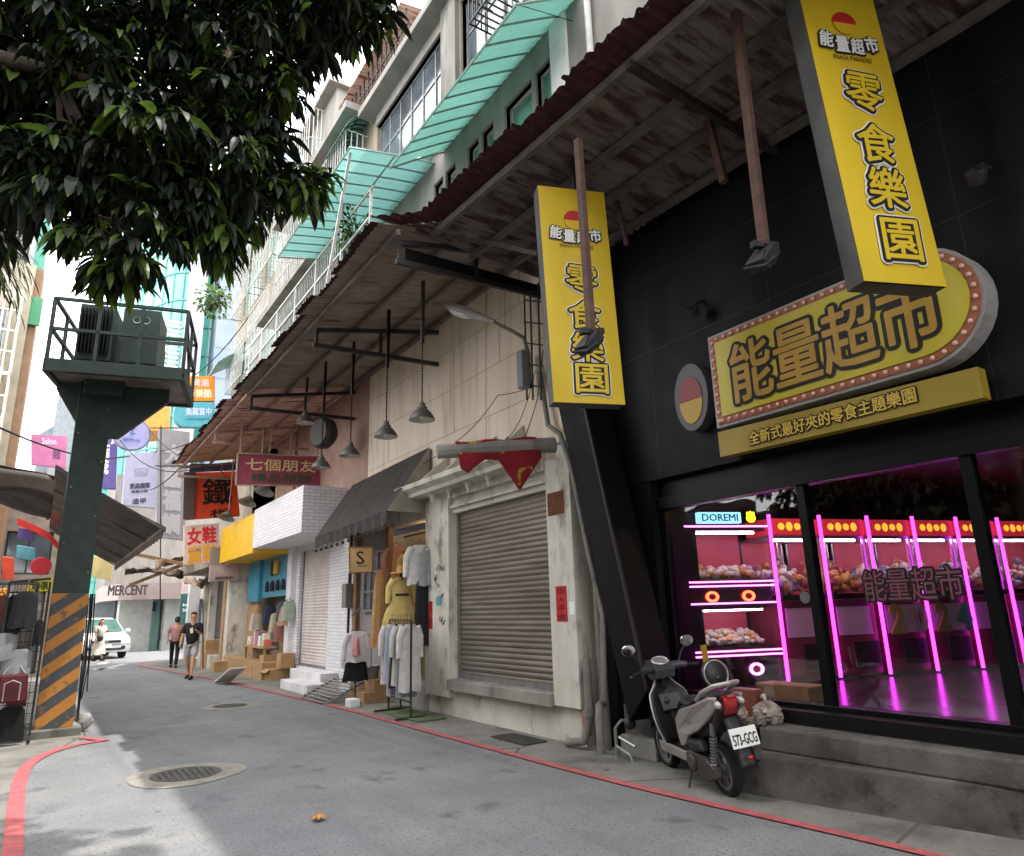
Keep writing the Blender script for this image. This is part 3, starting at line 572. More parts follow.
def slab(name, lb, cat, y0, y1, z0, z1, x, m, th=.004, group=None):
    mb = MB(); mb.box(x-th, x, y0, y1, z0, z1); return tag(mb.build(name, m), lb, cat, group)
def couplet(y0, y1, z0, z1, x, lb, s):
    t = T('red_couplet', lb, 'paper scroll', (x, (y0+y1)/2, z0)); mb = MB(); mb.box(x-.004, x, y0, y1, z0, z1); mb.build('paper', redpap, t)
    mb = MB(); n = len(s)
    for i, ch in enumerate(s): mb.text(ch, (x-.006, (y0+y1)/2, z1-(z1-z0)*(i+.5)/n), (0, -1, 0), (0, 0, 1), (y1-y0)*.6, (z1-z0)/n*.7, .01, .0005)
    mb.build('writing', mat('dull_ink_'+s[0], '5c1518', rough=.8), t)
couplet(6.98, 7.2, 1.42, 1.85, 5.418, 'red paper scroll on the pillar right of the steel shutter', '出入平安')
couplet(10.62, 10.75, 1.3, 1.75, 5.418, 'small red paper scroll on the pillar left of the steel shutter', '平安')
mb = MB(); mb.box(5.414, 5.419, 10.3, 10.48, 1.68, 1.82); tag(mb.build('blue_sticker', mat('teal_sticker', '4c8c94', rough=.6)), 'small teal sticker on the pillar left of the steel shutter', 'sticker')
mb = MB(); mb.box(5.414, 5.419, 6.84, 6.93, 1.5, 1.66); tag(mb.build('notice', purewhite), 'tiny white notice beside the red scroll, right pillar', 'notice')
# scribbles on left pillar
mb = MB()
for i in range(9):
    y, z = random.uniform(10.12, 10.5), random.uniform(.9, 2.3); pts = [(5.416, y+.06*math.sin(j*1.7+i)+.012*j, z+.05*math.cos(j*2.3+i*2)) for j in range(7)]; mb.tube(pts, .004, 4)
mb.build('graffiti', mat('ink_grey', '4c4a4a', rough=.9), cb)
# beam with red cloth
e1 = at(555, 445, X=5.45); e2 = at(437, 452, Y=e1.y+.55)
mb = MB(); mb.tube([e1, (e1+e2)/2+V((0, 0, .01)), e2], [.105, .1, .09], 10); tag(mb.build('stone_beam', oldconc, bevel=.004), 'short weathered round beam jutting from the cream wall over the shutter', 'beam')
d_ = (e2-e1)
star = mat('star_cloth_red', '8e1c2c', '7a1724', 4, .85, c3='a89a2e', s3=5, t3=(.6, .63), transl=.15)
def clothfn(u, v):
    t = .1+.68*u; hang = .14+.46*max(0, 1-abs(u-.28)/.28)**1.0*(1 if u < .56 else 0)+.16*max(0, 1-abs(u-.9)/.2)
    side = -.12; p = e1+d_*t
    return p+V((side*math.cos(v*1.2)-.02*math.sin(9*u), side*.3*math.sin(v*3), .112*(1-v)-.01-hang*v+.012*math.sin(13*u+4*v)))
mb = MB(); mb.grid(clothfn, 30, 12); tag(mb.build('draped_cloth', star, smooth=True, solid=.004), 'dark red cloth with yellow blotches draped over the stone beam', 'cloth')
# pipes
pl = T('drain_pipes', 'grey plastic drain pipes running down the corner between cream shop and black arcade', 'pipe', (5.5, 6.6, 0))
pm_ = mat('pipe_grey', '77756f', '62605b', 3, .6, c3='4a4844', s3=5, t3=(.55, .75))
a = [at(540, 372, X=5.5), at(548, 425, X=5.46), at(560, 434, X=5.4), at(572, 470, X=5.4), at(590, 560, X=5.38), at(603, 615, X=5.38), at(604, 700, X=5.38)]
mb = MB(); mb.tube(a, .036, 10); mb.build('long_pipe', pm_, pl, smooth=True)
mb = MB(); mb.tube([(5.42, 6.66, 1.0), (5.42, 6.66, .34), (5.4, 6.7, .22), (5.36, 6.72, .1), (5.3, 6.95, .06)], .05, 12); mb.lathe((5.42, 6.66, .36), [(.064, 0), (.064, .12)], 12); mb.build('floor_pipe', pm_, pl, smooth=True)
mb = MB(); mb.tube([(5.36, 6.42, -.02), (5.36, 6.42, .36), (5.4, 6.45, .5), (5.5, 6.5, .52)], .046, 12); mb.build('elbow_pipe', pm_, pl, smooth=True)
mb = MB(); mb.tube([(5.56, 6.55, 0), (5.56, 6.55, 4.3)], .06, 12); mb.build('corner_pipe', mat('pipe_beige', '857d6e', '6d6659', 3, .7), pl, smooth=True)
mt = T('gas_meter_pipes', 'thin metal meter pipes and valves by the wall foot, left of the scooter', 'pipe', (5.4, 6, 0))
mb = MB(); mb.tube([(5.38, 6.18, 0), (5.38, 6.18, .3), (5.42, 6.12, .38), (5.5, 6.05, .38)], .018); mb.tube([(5.38, 6.18, .12), (5.32, 5.9, .08), (5.32, 5.86, .0)], .014); mb.tube([(5.36, 5.85, .16), (5.36, 6.1, .22)], .016); mb.build('pipe', alu, mt, smooth=True)
mb = MB(); mb.ball((5.42, 5.98, .36), (.07, .06, .06), 10, 6); mb.build('meter', dksteel, mt, smooth=True)
mb = MB(); mb.box(5.44, 5.5, 6.72, 6.83, .14, .42); tag(mb.build('pink_block', mat('pink_tile', 'a8746a', '8e5f56', 4, .8), bevel=.008), 'faded pink tile block at the foot of the right pillar', 'block')
# corner post with conduits (electric)
cp = T('conduit_ladder', 'dark vertical electric conduits with cross bars at the corner left of the farther banner', 'conduit', (5.3, 7.2, 4))
mb = MB()
for px in (527, 533, 541): mb.tube([at(px, 400, X=5.42), at(px-3, 283, X=5.42)], .014, 6)
for py in (300, 322, 343, 364, 385): mb.tube([at(524, py, X=5.41), at(543, py+2, X=5.41)], .012, 6)
mb.build('conduit', dksteel, cp)
mb = MB(); c = at(524, 370, X=5.36); mb.box(c.x-.08, c.x+.08, c.y-.07, c.y+.07, c.z-.28, c.z+.28); mb.build('junction_box', mat('box_grey', '74777a', rough=.6), cp, bevel=.012)
# street lamp on the corner
sl = T('street_lamp', 'old grey cobra head street lamp reaching out over the street from the cream wall', 'street lamp', tuple(at(530, 350, X=5.35)))
a = [at(528, 352, X=5.38), at(524, 338, X=5.33), at(512, 331, X=5.2), at(490, 320, X=5.05)]
mb = MB(); mb.tube(a, [.028, .028, .026, .024], 10); mb.build('arm', steel, sl, smooth=True)
b0 = a[-1]; b1 = at(445, 305, X=4.72); dd = (b1-b0)
mb = MB(); mb.tube([b0+dd*(-.1), b0+dd*.05, b0+dd*.3, b0+dd*.62, b0+dd*.9, b0+dd], [.03, .045, .065, .085, .06, .015], 14); mb.build('lamp_housing', mat('housing_grey', 'a7a5a0', '8f8d88', 4, .5), sl, smooth=True)
mb = MB(); c = b0+dd*.66-V((0, 0, .05)); mb.tube([c-dd*.26, c-dd*.15, c+dd*.12, c+dd*.24], [.02, .065, .065, .02], 12); mb.build('lens', mat('lens_clear', 'cfcfcb', rough=.15, spec=.8), sl, smooth=True)
# ================================================================== CANOPIES
def zfar(x): return 6.26+(x-3.0)*.185
def canopy(y0, y1, xo, m, nm, lb, purm, seed):
    random.seed(seed); t = T(nm, lb, 'canopy', (xo, (y0+y1)/2, 6.5)); y = y0; k = 0
    while y < y1-.05:
        w = min(.8, y1-y); mb = MB(); dx = random.uniform(-.06, .07); dz = random.uniform(0, .012); ys = y; n = max(8, int(w/.0144))
        mb.grid(lambda u, v: (xo+dx+(WX-xo-dx)*v, ys+(w+.03)*u, zfar(xo+dx+(WX-xo-dx)*v)+.034*abs(math.sin(PI*(ys+(w+.03)*u)/.115))+dz+.02), n, 6)
        mb.build('roof_sheet', m, t); 
        mb = MB(); dd = dx-random.uniform(.05, .14)
        mb.grid(lambda u, v: (xo+dd+(.19)*v+.015*math.sin(23*u), ys+(w+.03)*u, zfar(xo+dd+.19*v)+.034*abs(math.sin(PI*(ys+(w+.03)*u)/.115))+dz+.03), n, 1)
        mb.build('rusted_edge', rust, t); y += w; k += 1
    for x in (xo+.22, 4.0, 4.75, 5.4):
        mb = MB(); mb.bar((x, y0+.02, zfar(x)-.045), (x, y1, zfar(x)-.045), .055, .08); mb.build('purlin', purm, t)
    return t
def truss(y, xo, m, t, x1=WX, panel=False, zb=None):
    zb = zb or zfar(xo)-.40
    mb = MB(); mb.bar((xo, y, zfar(xo)-.13), (x1, y, zfar(x1)-.13), .06, .07); mb.bar((xo-.05, y, zb), (x1, y, zb+.06), .06, .07)
    mb.bar((xo, y, zb), (xo, y, zfar(xo)-.13), .05); xm = (xo+x1)/2; mb.bar((xm, y, zb), (xm, y, zfar(xm)-.13), .05)
    mb.build('truss', m, t)
    if panel: mb = MB(); mb.box(xo+.1, x1, y+.04, y+.05, zb+.04, zfar(xo)-.15); mb.build('truss_panel', blk, t)
fc = canopy(7.25, 15.0, 3.0, roofund, 'corrugated_canopy', 'grey corrugated metal canopy roof over the cream shop and clothing shop', steel, 1)
truss(7.4, 3.3, dksteel, fc, panel=True); truss(10.7, 3.3, dksteel, fc); truss(14.9, 3.25, dksteel, fc)
pc = canopy(15.02, 23.6, 2.98, roofpeach, 'peach_canopy', 'pinkish brown corrugated canopy roof over the white tiled shop and shops beyond', steelpk, 2)
truss(18.4, 3.2, steelpk, pc); truss(23.4, 3.1, steelpk, pc)
# near canopy
nc = T('peeling_canopy', 'dark canopy roof with peeling paint and maroon rusted edge over the arcade front', 'canopy', (4, 3, 6.4))
def xo_(y): return 3.39+(6.95-y)*.047 if y < 6.95 else 3.39-(y-6.95)*1.0
def zn(x): return 6.36-(x-3.4)*.07
random.seed(5); y = -3.0
while y < 7.35:
    w = min(.8, 7.4-y); ys = y; n = int(w/.0144); mb = MB(); dz = random.uniform(0, .01)
    mb.grid(lambda u, v: (lambda yy: (lambda x: (x, yy, zn(x)+.034*abs(math.sin(PI*yy/.115))+.02+dz))(xo_(yy)+.3+(5.85-xo_(yy)-.3)*v))(ys+(w+.03)*u), n, 6); mb.build('roof_sheet', roofdark, nc)
    j = random.uniform(-.03, .05); mb = MB()
    mb.grid(lambda u, v: (lambda yy: (lambda x: (x, yy, zn(x)+.034*abs(math.sin(PI*yy/.115))+.035+dz))(xo_(yy)+j+.36*v+.012*math.sin(yy*40)*(v < .5)))(ys+(w+.03)*u), n, 2); mb.build('rusted_edge', rust, nc); y += w
for off, y1 in ((.32, 7.2), (1.0, 7.35), (1.55, 7.35), (2.15, 7.35)):
    mb = MB(); mb.bar((xo_(-3)+off, -3, zn(xo_(-3)+off)-.045), (xo_(7)+off, y1, zn(xo_(7)+off)-.045), .06, .09); mb.build('purlin', mat('purlin_grey', '6a6360', '4c4644', 4, .6) if 'purlin_grey' not in MATS else MATS['purlin_grey'], nc)
for y in (0.3, 3.6): mb = MB(); mb.bar((xo_(y)+.2, y, 6.2), (5.85, y, 6.1), .06, .08); mb.build('rafter', dksteel, nc)
# sloping tube light / strut under canopy
mb = MB(); mb.bar(at(470, 238, X=4.2), at(538, 254, X=4.55), .05, .05); tag(mb.build('fluorescent_batten', steel), 'grey fluorescent batten under the canopy joint, left of the farther banner', 'light')
# hanging posts with brush-like ends
def post(px0, py0, px1, py1, X, lb, brush=True, r=.035):
    a = at(px0, py0, X=X); b = at(px1, py1, Y=a.y-.0); b.x = X+.02; b = at(px1, py1, X=X)
    t = T('hanging_post', lb, 'post', tuple(b), 'rusty posts hanging from the near canopy'); mb = MB(); mb.bar((a.x, a.y, a.z), (b.x, b.y, b.z), r*1.6, r*2); mb.build('post', brownpost, t)
    if brush:
        mb = MB(); random.seed(3); sh = MATS['shred'] if 'shred' in MATS else mat('shred', '2b2a2c', '1b1b1d', 9, .7)
        mb.bar(b+V((-.1, .03, 0)), b+V((.12, -.03, .02)), .05, .05); mb.build('cross_bar', sh, t)
        mb = MB(); mb.bar(b+V((.05, 0, -.02)), b+V((-.09, .02, -.19)), .17, .1, (1, 0, 0)); mb.bar(b+V((.0, 0, -.1)), b+V((-.12, .03, -.2)), .2, .02, (1, 0, 0)); mb.build('floodlight_head', sh, t, bevel=.008)
        mb = MB()
        for i in range(7):
            q = b+V((-.07+.022*i, .0, -.08)); mb.bar(q+V((0, -.05, 0)), q+V((-.05, -.055, -.09)), .006, .03)
        mb.build('cooling_fins', dksteel, t)
post(735, 6, 764, 246, 4.25, 'long rusty post with a dark floodlight at its end, between the two yellow banners')
post(578, 140, 591, 332, 3.78, 'rusty post hanging just in front of the farther yellow banner')
post(707, 116, 724, 182, 5.0, 'short rusty post stub under the canopy, left of the long post', brush=False)
post(616, 198, 627, 245, 5.2, 'short brown post stub under the canopy, right of the farther banner', brush=False, r=.025)
# ---- pendant lamps
shade_m = mat('lamp_shade_grey', '55534f', '444240', 5, .5, metal=.3); shade_in = mat('shade_inside', 'b9b7b0', rough=.45, metal=.2)
pr = T('pendant_lamp', 'x', 'pendant lamp', (0, 0, 0), 'bell shaped pendant lamps hanging from the canopy')
mb = MB(); mb.lathe((0, 0, 0), [(.035, .26), (.045, .25), (.05, .2), (.075, .19), (.08, .15), (.12, .12), (.165, .06), (.19, .0)], 24); mb.build('lamp_shade', shade_m, pr, smooth=True)
mb = MB(); mb.lathe((0, 0, 0), [(.001, .16), (.06, .15), (.11, .112), (.155, .055), (.184, .0)], 24); mb.build('shade_lining', shade_in, pr, smooth=True)
mb = MB(); mb.ball((0, 0, .06), (.04, .04, .055), 10, 7); mb.build('bulb', purewhite, pr, smooth=True)
lamps = [(422, 420, 4.25, 407, 272, 'largest pendant lamp, rightmost of those hanging before the cream wall'), (386, 437, 4.25, 375, 302, 'second pendant lamp from the right, left of the largest one'),
 (350, 456, 4.3, 348, 335, 'pendant lamp hanging right of the round dark fan, third from the right'), (321, 468, 4.2, 323, 348, 'pendant lamp just over the right end of the maroon signboard'), (305, 423, 4.1, 304, 368, 'small high pendant lamp above the middle of the maroon signboard')]
random.seed(9)
for i, (px, py, X, tx, ty, lb) in enumerate(lamps):
    c = at(px, py, X=X); o = pr if i == 0 else dup(pr); o.location = c; o['label'] = lb
    ztop = zfar(c.x)-.05
    mb = MB(); mb.tube([c+V((0, 0, .26)), c+V((0, 0, .27+.42*(ztop-c.z)))], .006, 5)
    for k in range(int(.42*(ztop-c.z)/.045)): mb.ball((c.x, c.y, c.z+.29+k*.045), (.016, .011, .02), 6, 4)
    mb.build('chain', dksteel, o)
    mb = MB(); mb.bar(c+V((0, 0, .26+.42*(ztop-c.z))), (c.x+.01, c.y, ztop), .045, .045); mb.build('hanging_rod', dksteel, o)
for px, py, lb in ((264, 492, 'small grey downward street-side shade lamp above the orange sign, nearest the maroon sign'), (247, 503, 'small tilted shade lamp left of the nearest one above the yellow sign'), (226, 518, 'leftmost small tilted shade lamp above the red lettered sign')):
    c = at(px, py, Y=17.6 if px > 250 else 19.6 if px > 240 else 21.4); t = T('sign_lamp', lb, 'sign lamp', tuple(c), 'small shade lamps over the shop signs')
    mb = MB(); mb.lathe(c, [(.04, .22), (.06, .2), (.22, .02), (.26, 0)], 18, ax=(.35, .2, 1)); mb.build('lamp_shade', mat('shade_silver', '8d8b86', '6d6b67', 5, .45, metal=.4) if 'shade_silver' not in MATS else MATS['shade_silver'], t, smooth=True)
    mb = MB(); mb.tube([c+V((.07, .04, .2)), (c.x+.1, c.y+.05, 6.3)], .014, 6); mb.build('hanging_rod', steelpk, t)
# speaker/fan housing on wall
mb = MB(); c = at(318, 432, Y=14.5); mb.lathe(c, [(.001, 0), (.3, 0), (.36, .08), (.34, .25), (.2, .38), (.001, .4)], 24, ax=(1, .3, 0), x=(0, 1, 0)); tag(mb.build('extractor_fan', dksteel, smooth=True), 'round dark extractor fan housing on the wall behind the pendant lamps', 'fan')
# wires on the cream wall
wr = []
def cable(pts, lb, r=.006, m=blackrub, sag=0, name='cable'):
    pts = [V(p) for p in pts]; out = []
    for i in range(len(pts)-1):
        for k in range(8):
            t = k/8; out.append(pts[i].lerp(pts[i+1], t)-V((0, 0, sag*4*t*(1-t))))
    out.append(pts[-1]); mb = MB(); mb.tube(out, r, 5, caps=False); return tag(mb.build(name, m), lb, 'cable')
cable([at(535, 385, X=5.4), at(498, 395, X=5.4), at(470, 430, X=5.4), at(430, 460, X=5.4), at(350, 500, X=5.4)], 'thin black cable sagging from the conduit corner towards the black awning', sag=.03)
cable([at(536, 370, X=5.42), at(520, 420, X=5.42), at(500, 445, X=5.42)], 'short black cable drooping under the conduit ladder', sag=.05)
cable([at(543, 350, X=5.45), at(537, 400, X=5.4), at(524, 440, X=5.42), at(519, 470, X=5.42)], 'thin cable dangling beside the junction box towards the red cloth', sag=.02)
cable([at(486, 290, X=5.52), at(486, 440, X=5.52)], 'straight thin vertical wire on the cream wall', r=.004)
cable([at(505, 285, X=5.52), at(505, 330, X=5.52)], 'short vertical wire near the top right of the cream wall', r=.004)
cable([at(345, 300, X=5), at(450, 250, X=4.6), at(540, 180, X=4.6)], 'dark cable running up under the canopy joint', sag=.1)
# ================================================================== WALLS WITH REAL OPENINGS
def openwall(y0, y1, z0, z1, ops, X, th=.25, M=None):
    mb = MB(M); ys = sorted({y0, y1, *[v for o in ops for v in o[:2]]}); zs = sorted({z0, z1, *[v for o in ops for v in o[2:4]]})
    for i in range(len(ys)-1):
        run = None
        for j in range(len(zs)-1):
            cy, cz = (ys[i]+ys[i+1])/2, (zs[j]+zs[j+1])/2; hole = any(o[0] < cy < o[1] and o[2] < cz < o[3] for o in ops)
            if not hole: run = (run[0], zs[j+1]) if run else (zs[j], zs[j+1])
            if (hole or j == len(zs)-2) and run: mb.box(X, X+th, ys[i], ys[i+1], *run); run = None
    return mb
def window(par, y0, y1, z0, z1, X, gm, fm, nv=2, nh=1, M=None, dep=.1, fw_=.05):
    mb = MB(M); x = X+dep; fr = mb
    fr.box(x-.03, x+.03, y0, y0+fw_, z0, z1); fr.box(x-.03, x+.03, y1-fw_, y1, z0, z1); fr.box(x-.03, x+.03, y0+fw_, y1-fw_, z0, z0+fw_); fr.box(x-.03, x+.03, y0+fw_, y1-fw_, z1-fw_, z1)
    for i in range(1, nv): y = y0+(y1-y0)*i/nv; fr.box(x-.025, x+.025, y-fw_*.4, y+fw_*.4, z0+fw_, z1-fw_)
    for i in range(1, nh): z = z0+(z1-z0)*(.66 if nh == 2 else i/nh); fr.box(x-.02, x+.02, y0+fw_, y1-fw_, z-fw_*.4, z+fw_*.4)
    w_ = mb.build('window', fm, par); mb = MB(M); mb.box(x+.0, x+.008, y0+fw_*.5, y1-fw_*.5, z0+fw_*.5, z1-fw_*.5); mb.build('pane', gm, w_); return w_
def cage(par, y0, y1, z0, z1, X, d, m, ny=10, nz=3, M=None, name='window_grille', r=.011):
    mb = MB(M); x = X-d
    for i in range(ny+1): y = y0+(y1-y0)*i/ny; mb.bar((x, y, z0), (x, y, z1), r*2)
    for j in range(nz+1): z = z0+(z1-z0)*j/nz; mb.bar((x, y0, z), (x, y1, z), r*2.4); mb.bar((x, y0, z), (X, y0, z), r*2); mb.bar((x, y1, z), (X, y1, z), r*2)
    for i in range(1, 4):
        xx = X-d*i/4; mb.bar((xx, y0, z0), (xx, y0, z1), r*2); mb.bar((xx, y1, z0), (xx, y1, z1), r*2)
    for i in range(ny+1): y = y0+(y1-y0)*i/ny; mb.bar((x, y, z0), (X, y, z0), r*2)
    return mb.build(name, m, par)
def plastic_awning(xi, zi, xo, zo, y0, y1, m, fm, nm, lb, curve=.25, ribs=10, long_=3):
    t = T(nm, lb, 'awning', (xo, (y0+y1)/2, zo))
    def P(u, v):  # v 0 wall ->1 outer
        return V((xi+(xo-xi)*v, y0+(y1-y0)*u, zi+(zo-zi)*(v**(1+curve*2))))
    mb = MB(); mb.grid(lambda u, v: P(u, v)+V((0, 0, .01*math.sin(u*160))), 160, 8); mb.build('plastic_sheet', m, t)
    for i in range(ribs+1):
        mb = MB(); mb.tube([P(i/ribs, k/6)-V((0, 0, .035)) for k in range(7)], .016, 6); mb.build('rib', fm, t)
    for j in range(1, long_+1): mb = MB(); v = j/long_; mb.tube([P(0, v)-V((0, 0, .05)), P(1, v)-V((0, 0, .05))], .016, 6); mb.build('rail', fm, t)
    return t
grn_st = mat('awning_frame', '8fa39b', '73857d', 5, .5); whiterail = mat('rail_white', 'c4c6c2', 'a6a8a4', 5, .5, c3='8a7f72', s3=6, t3=(.6, .75))
# ------------------------------------------------------------------ block A (Y -5..14.3)
A = T('apartment_block', 'grey apartment block rising above the arcade canopy, with dark third floor windows', 'building', (5.6, 8, 6.7))
wl = [(6.95, 7.35), (7.45, 8.25), (8.6, 9.0), (9.1, 9.5), (9.95, 10.35), (10.45, 10.85)]
ops = [(a_, b_, 8.55, 9.8) for a_, b_ in wl]+[(11.6, 12.6, 8.1, 9.5), (7.0, 9.7, 11.0, 13.3), (10.4, 14.0, 11.0, 13.3), (-2, 0, 8, 9.6), (1.2, 3.2, 11, 12.8), (-2, 0, 11, 12.8)]
openwall(6.7, 14.3, 6.96, 13.6, ops, 5.6).build('wall', beige, A)
openwall(-5, 6.7, 6.72, 13.6, ops, 5.55).build('side_wall', greytile, A)
mb = MB(); mb.box(5.85, 14, -5, 14.3, 6.96, 13.6); mb.v = mb.v; 
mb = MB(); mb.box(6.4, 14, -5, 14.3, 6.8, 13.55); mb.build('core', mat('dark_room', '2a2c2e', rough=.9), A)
for a, b in wl: window(A, a, b, 8.55, 9.8, 5.6, winteal, whitemet, 1, 1)
window(A, 11.62, 12.58, 8.12, 9.48, 5.6, winteal, whitemet, 2)
window(A, 7.02, 9.68, 11.02, 13.28, 5.6, winglass, greymet, 4, 2); window(A, 10.42, 13.98, 11.02, 13.28, 5.6, winglass, greymet, 6, 2)
for a, b, c, d in ops[-3:]: window(A, a, b, c, d, 5.55, winglass, greymet, 2)
mb = MB(); mb.box(5.18, 14, -5.2, 14.3, 13.6, 13.8); mb.build('roof_slab', greytile, A, bevel=.02)
mb = MB(); mb.box(5.6, 5.75, -5.2, 14.25, 13.8, 14.3); mb.build('parapet', oldconc, A)
mb = MB(); mb.box(5.35, 5.6, 6.72, 14.3, 10.5, 10.62); mb.build('ledge', whitemet, A)
mb = MB(); mb.box(5.45, 5.6, 9.75, 10.35, 10.62, 13.6); mb.build('pilaster', oldconc, A)
mb = MB(); mb.box(5.5, 5.6, 6.5, 6.88, 6.96, 10.5); mb.build('tiled_pilaster', whitetile, A)
cage(A, 6.95, 8.6, 11.6, 13.2, 5.6, .5, dksteel, 12, 3)
mb = MB(); mb.tube([(5.48, 5.95, 6.9), (5.48, 5.95, 13.6)], .05, 10); mb.build('drain_pipe', whitemet, A, smooth=True)
plastic_awning(5.6, 10.35, 4.42, 9.55, 6.2, 10.4, greenplast, grn_st, 'green_awning', 'long mint green corrugated plastic awning over second floor windows, nearest', .04, 10, 1)
cable([(5.5, 6.3, 9.9), (4.5, 6.25, 9.6), (5.5, 4.6, 10.2)], 'thin cable slung from the near end of the mint awning to the grey wall')
# rooftop cover
rc = T('rooftop_shelter', 'rooftop sheet metal shelter with white tank above the grey apartment block', 'shelter', (5.5, 12, 14.7))
mb = MB(); mb.grid(lambda u, v: (5.1+1.8*v, 11.6+4*u, 14.75+.3*v+.02*math.sin(u*200)), 120, 2); mb.build('roof', roofpeach, rc, solid=.01)
mb = MB()
for i in range(14): y = 11.7+.28*i; mb.bar((5.3, y, 13.8), (5.3, y, 14.76), .03)
mb.bar((5.3, 11.6, 14.3), (5.3, 15.4, 14.3), .03); mb.build('fence', dksteel, rc)
# ------------------------------------------------------------------ block B (14.3..21): balcony with big aqua awning
B_ = T('balcony_block', 'beige apartment block with railed balconies behind the big aqua awning', 'building', (5.6, 17, 6.7))
opsB = [(14.8, 17.3, 7.4, 9.4), (18.0, 20.6, 7.4, 9.4), (14.8, 17.3, 11.2, 13.0), (18.0, 20.6, 11.2, 13.0)]
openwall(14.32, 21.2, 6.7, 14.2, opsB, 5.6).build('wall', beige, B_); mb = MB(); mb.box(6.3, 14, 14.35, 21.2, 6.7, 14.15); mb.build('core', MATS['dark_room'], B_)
for a, b, c, d in opsB: window(B_, a+.02, b-.02, c+.02, d-.02, 5.6, winteal if c < 9 else winglass, whitemet, 4, 2)
mb = MB(); mb.box(4.5, 5.6, 10.6, 21.2, 6.9, 7.0); mb.box(4.6, 5.6, 14.4, 21.2, 10.4, 10.55); mb.build('balcony_slab', oldconc, B_)
mb = MB(); mb.grid(lambda u, v: (4.5+.015*math.sin(u*420), 11.2+9.8*u, 7.0+1.15*v), 400, 1); mb.build('balcony_panel', whitemet, B_, solid=.01)
for k, y in enumerate((11.3, 12.9, 14.6, 16.2, 17.9, 19.5, 20.9)):
    mb = MB(); mb.bar((4.42, y, 6.9), (4.42, y, 10.7 if k in (1,) else 9.6), .05); mb.build('balcony_post', whiterail, B_)
for z in (8.2, 9.0, 9.6): mb = MB(); mb.bar((4.42, 11.2, z), (4.42, 21, z), .035); mb.build('balcony_rail', whiterail, B_)
mb = MB()
for i in range(60): y = 13.2+.13*i; mb.bar((4.44, y, 8.2), (4.44, y, 9.6), .014)
mb.build('balcony_bars', whiterail, B_)
mb = MB(); mb.box(4.9, 5.6, 14.4, 21.2, 13.9, 14.1); mb.build('eave', greytile, B_)
cage(B_, 14.6, 17.5, 11.0, 13.4, 5.6, .6, whiterail, 16, 3); cage(B_, 17.9, 20.8, 11.0, 13.4, 5.6, .6, whiterail, 16, 3)
plastic_awning(5.6, 10.32, 3.78, 10.0, 10.8, 15.6, blueplast, grn_st, 'aqua_awning', 'large aqua corrugated plastic awning on white posts over the balcony', .1, 12, 2)
for y, lb in ((10.85, 'tall white post holding the near corner of the large aqua awning'),):
    mb = MB(); mb.bar((3.95, y+1.9, 6.9), (3.85, y+.1, 9.98), .05); tag(mb.build('awning_post', whiterail), lb, 'post')
plastic_awning(4.42, 8.1, 3.9, 7.35, 15.5, 21, greenplast, whiterail, 'low_green_awning', 'narrow green awning strip below the balcony rail', .1, 14, 2)
# potted plants on balcony
def plant(c, r, n, lb, nm='balcony_plant', cat='plant', m=None, ll=.12):
    mb = MB()
    for i in range(n):
        d = V((random.gauss(0, 1), random.gauss(0, 1), random.gauss(.3, .8))).normalized(); p = V(c)+d*r*random.uniform(.2, 1); mb.k = random.choice((1, 2, 2)); leaf(mb, p, (d+V((0, 0, random.uniform(-1, .3)))).normalized(), ll, ll*.3)
    for k_ in range(int(n/5)):
        q = V((random.gauss(0, 1), random.gauss(0, 1), random.gauss(.3, .8))).normalized()*r; mb.k = 0; mb.tube([V(c)-V((0, 0, r*.6)), V(c)+q*.4, V(c)+q], [.012, .008, .003], 4)
    return tag(mb.build(nm, m or leafm), lb, cat)
def leaf(mb, p, d, ln, w, droop=.6, seg=3):
    d = V(d); u = d.cross(V((0, 0, 1)))
    if u.length < .05: u = V((1, 0, 0))
    u.normalize(); u = (u+V((random.uniform(-.5, .5), random.uniform(-.5, .5), random.uniform(-.5, .5)))).normalized(); u = (u-d*u.dot(d)).normalized(); nn = u.cross(d); vs = []; q = V(p)
    pr = (0.15, 1, .85, .06) if seg == 3 else (.15, .8, 1, .7, .05)
    for i in range(seg+1):
        ww = w*pr[i]; vs += [q-u*ww+nn*ww*.35, q, q+u*ww+nn*ww*.35]; d = (d+V((0, 0, -droop/seg))).normalized(); q = q+d*(ln/seg)
    mb.add(vs, [f for i in range(seg) for f in ((i*3, i*3+1, i*3+4, i*3+3), (i*3+1, i*3+2, i*3+5, i*3+4))])
plant(at(355, 232, X=4.5), .5, 120, 'sparse yellow green plant on the balcony under the aqua awning')
plant(at(214, 302, X=5.25), .9, 260, 'light green climbing plant at the far corner of the beige flats before the aqua tower', ll=.25)
# ------------------------------------------------------------------ block C and D farther
C_ = T('far_apartment_block', 'farther beige apartment block with caged windows beyond the balcony block', 'building', (5.5, 25, 6)); opsC = []
for z in (6.9, 10.2, 13.4):
    for y in (21.8, 25.2): opsC.append((y, y+2.6, z, z+1.9))
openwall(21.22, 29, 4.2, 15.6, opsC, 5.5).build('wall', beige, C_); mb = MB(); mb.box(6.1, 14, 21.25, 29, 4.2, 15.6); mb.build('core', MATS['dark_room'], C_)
for i, (a, b, c, d) in enumerate(opsC): window(C_, a+.02, b-.02, c+.02, d-.02, 5.5, winteal, whitemet, 4, 2); cage(C_, a-.1, b+.1, c-.1, d+.1, 5.5, .45, whiterail, 12, 3)
mb = MB(); mb.box(5.1, 14, 21.2, 29, 15.6, 15.8); mb.build('roof_slab', greytile, C_)
plastic_awning(5.5, 11.6, 4.5, 11.0, 26.6, 28.8, greenplast, whiterail, 'upper_green_awning', 'green plastic awning high on the farther beige block', .3, 12, 2)
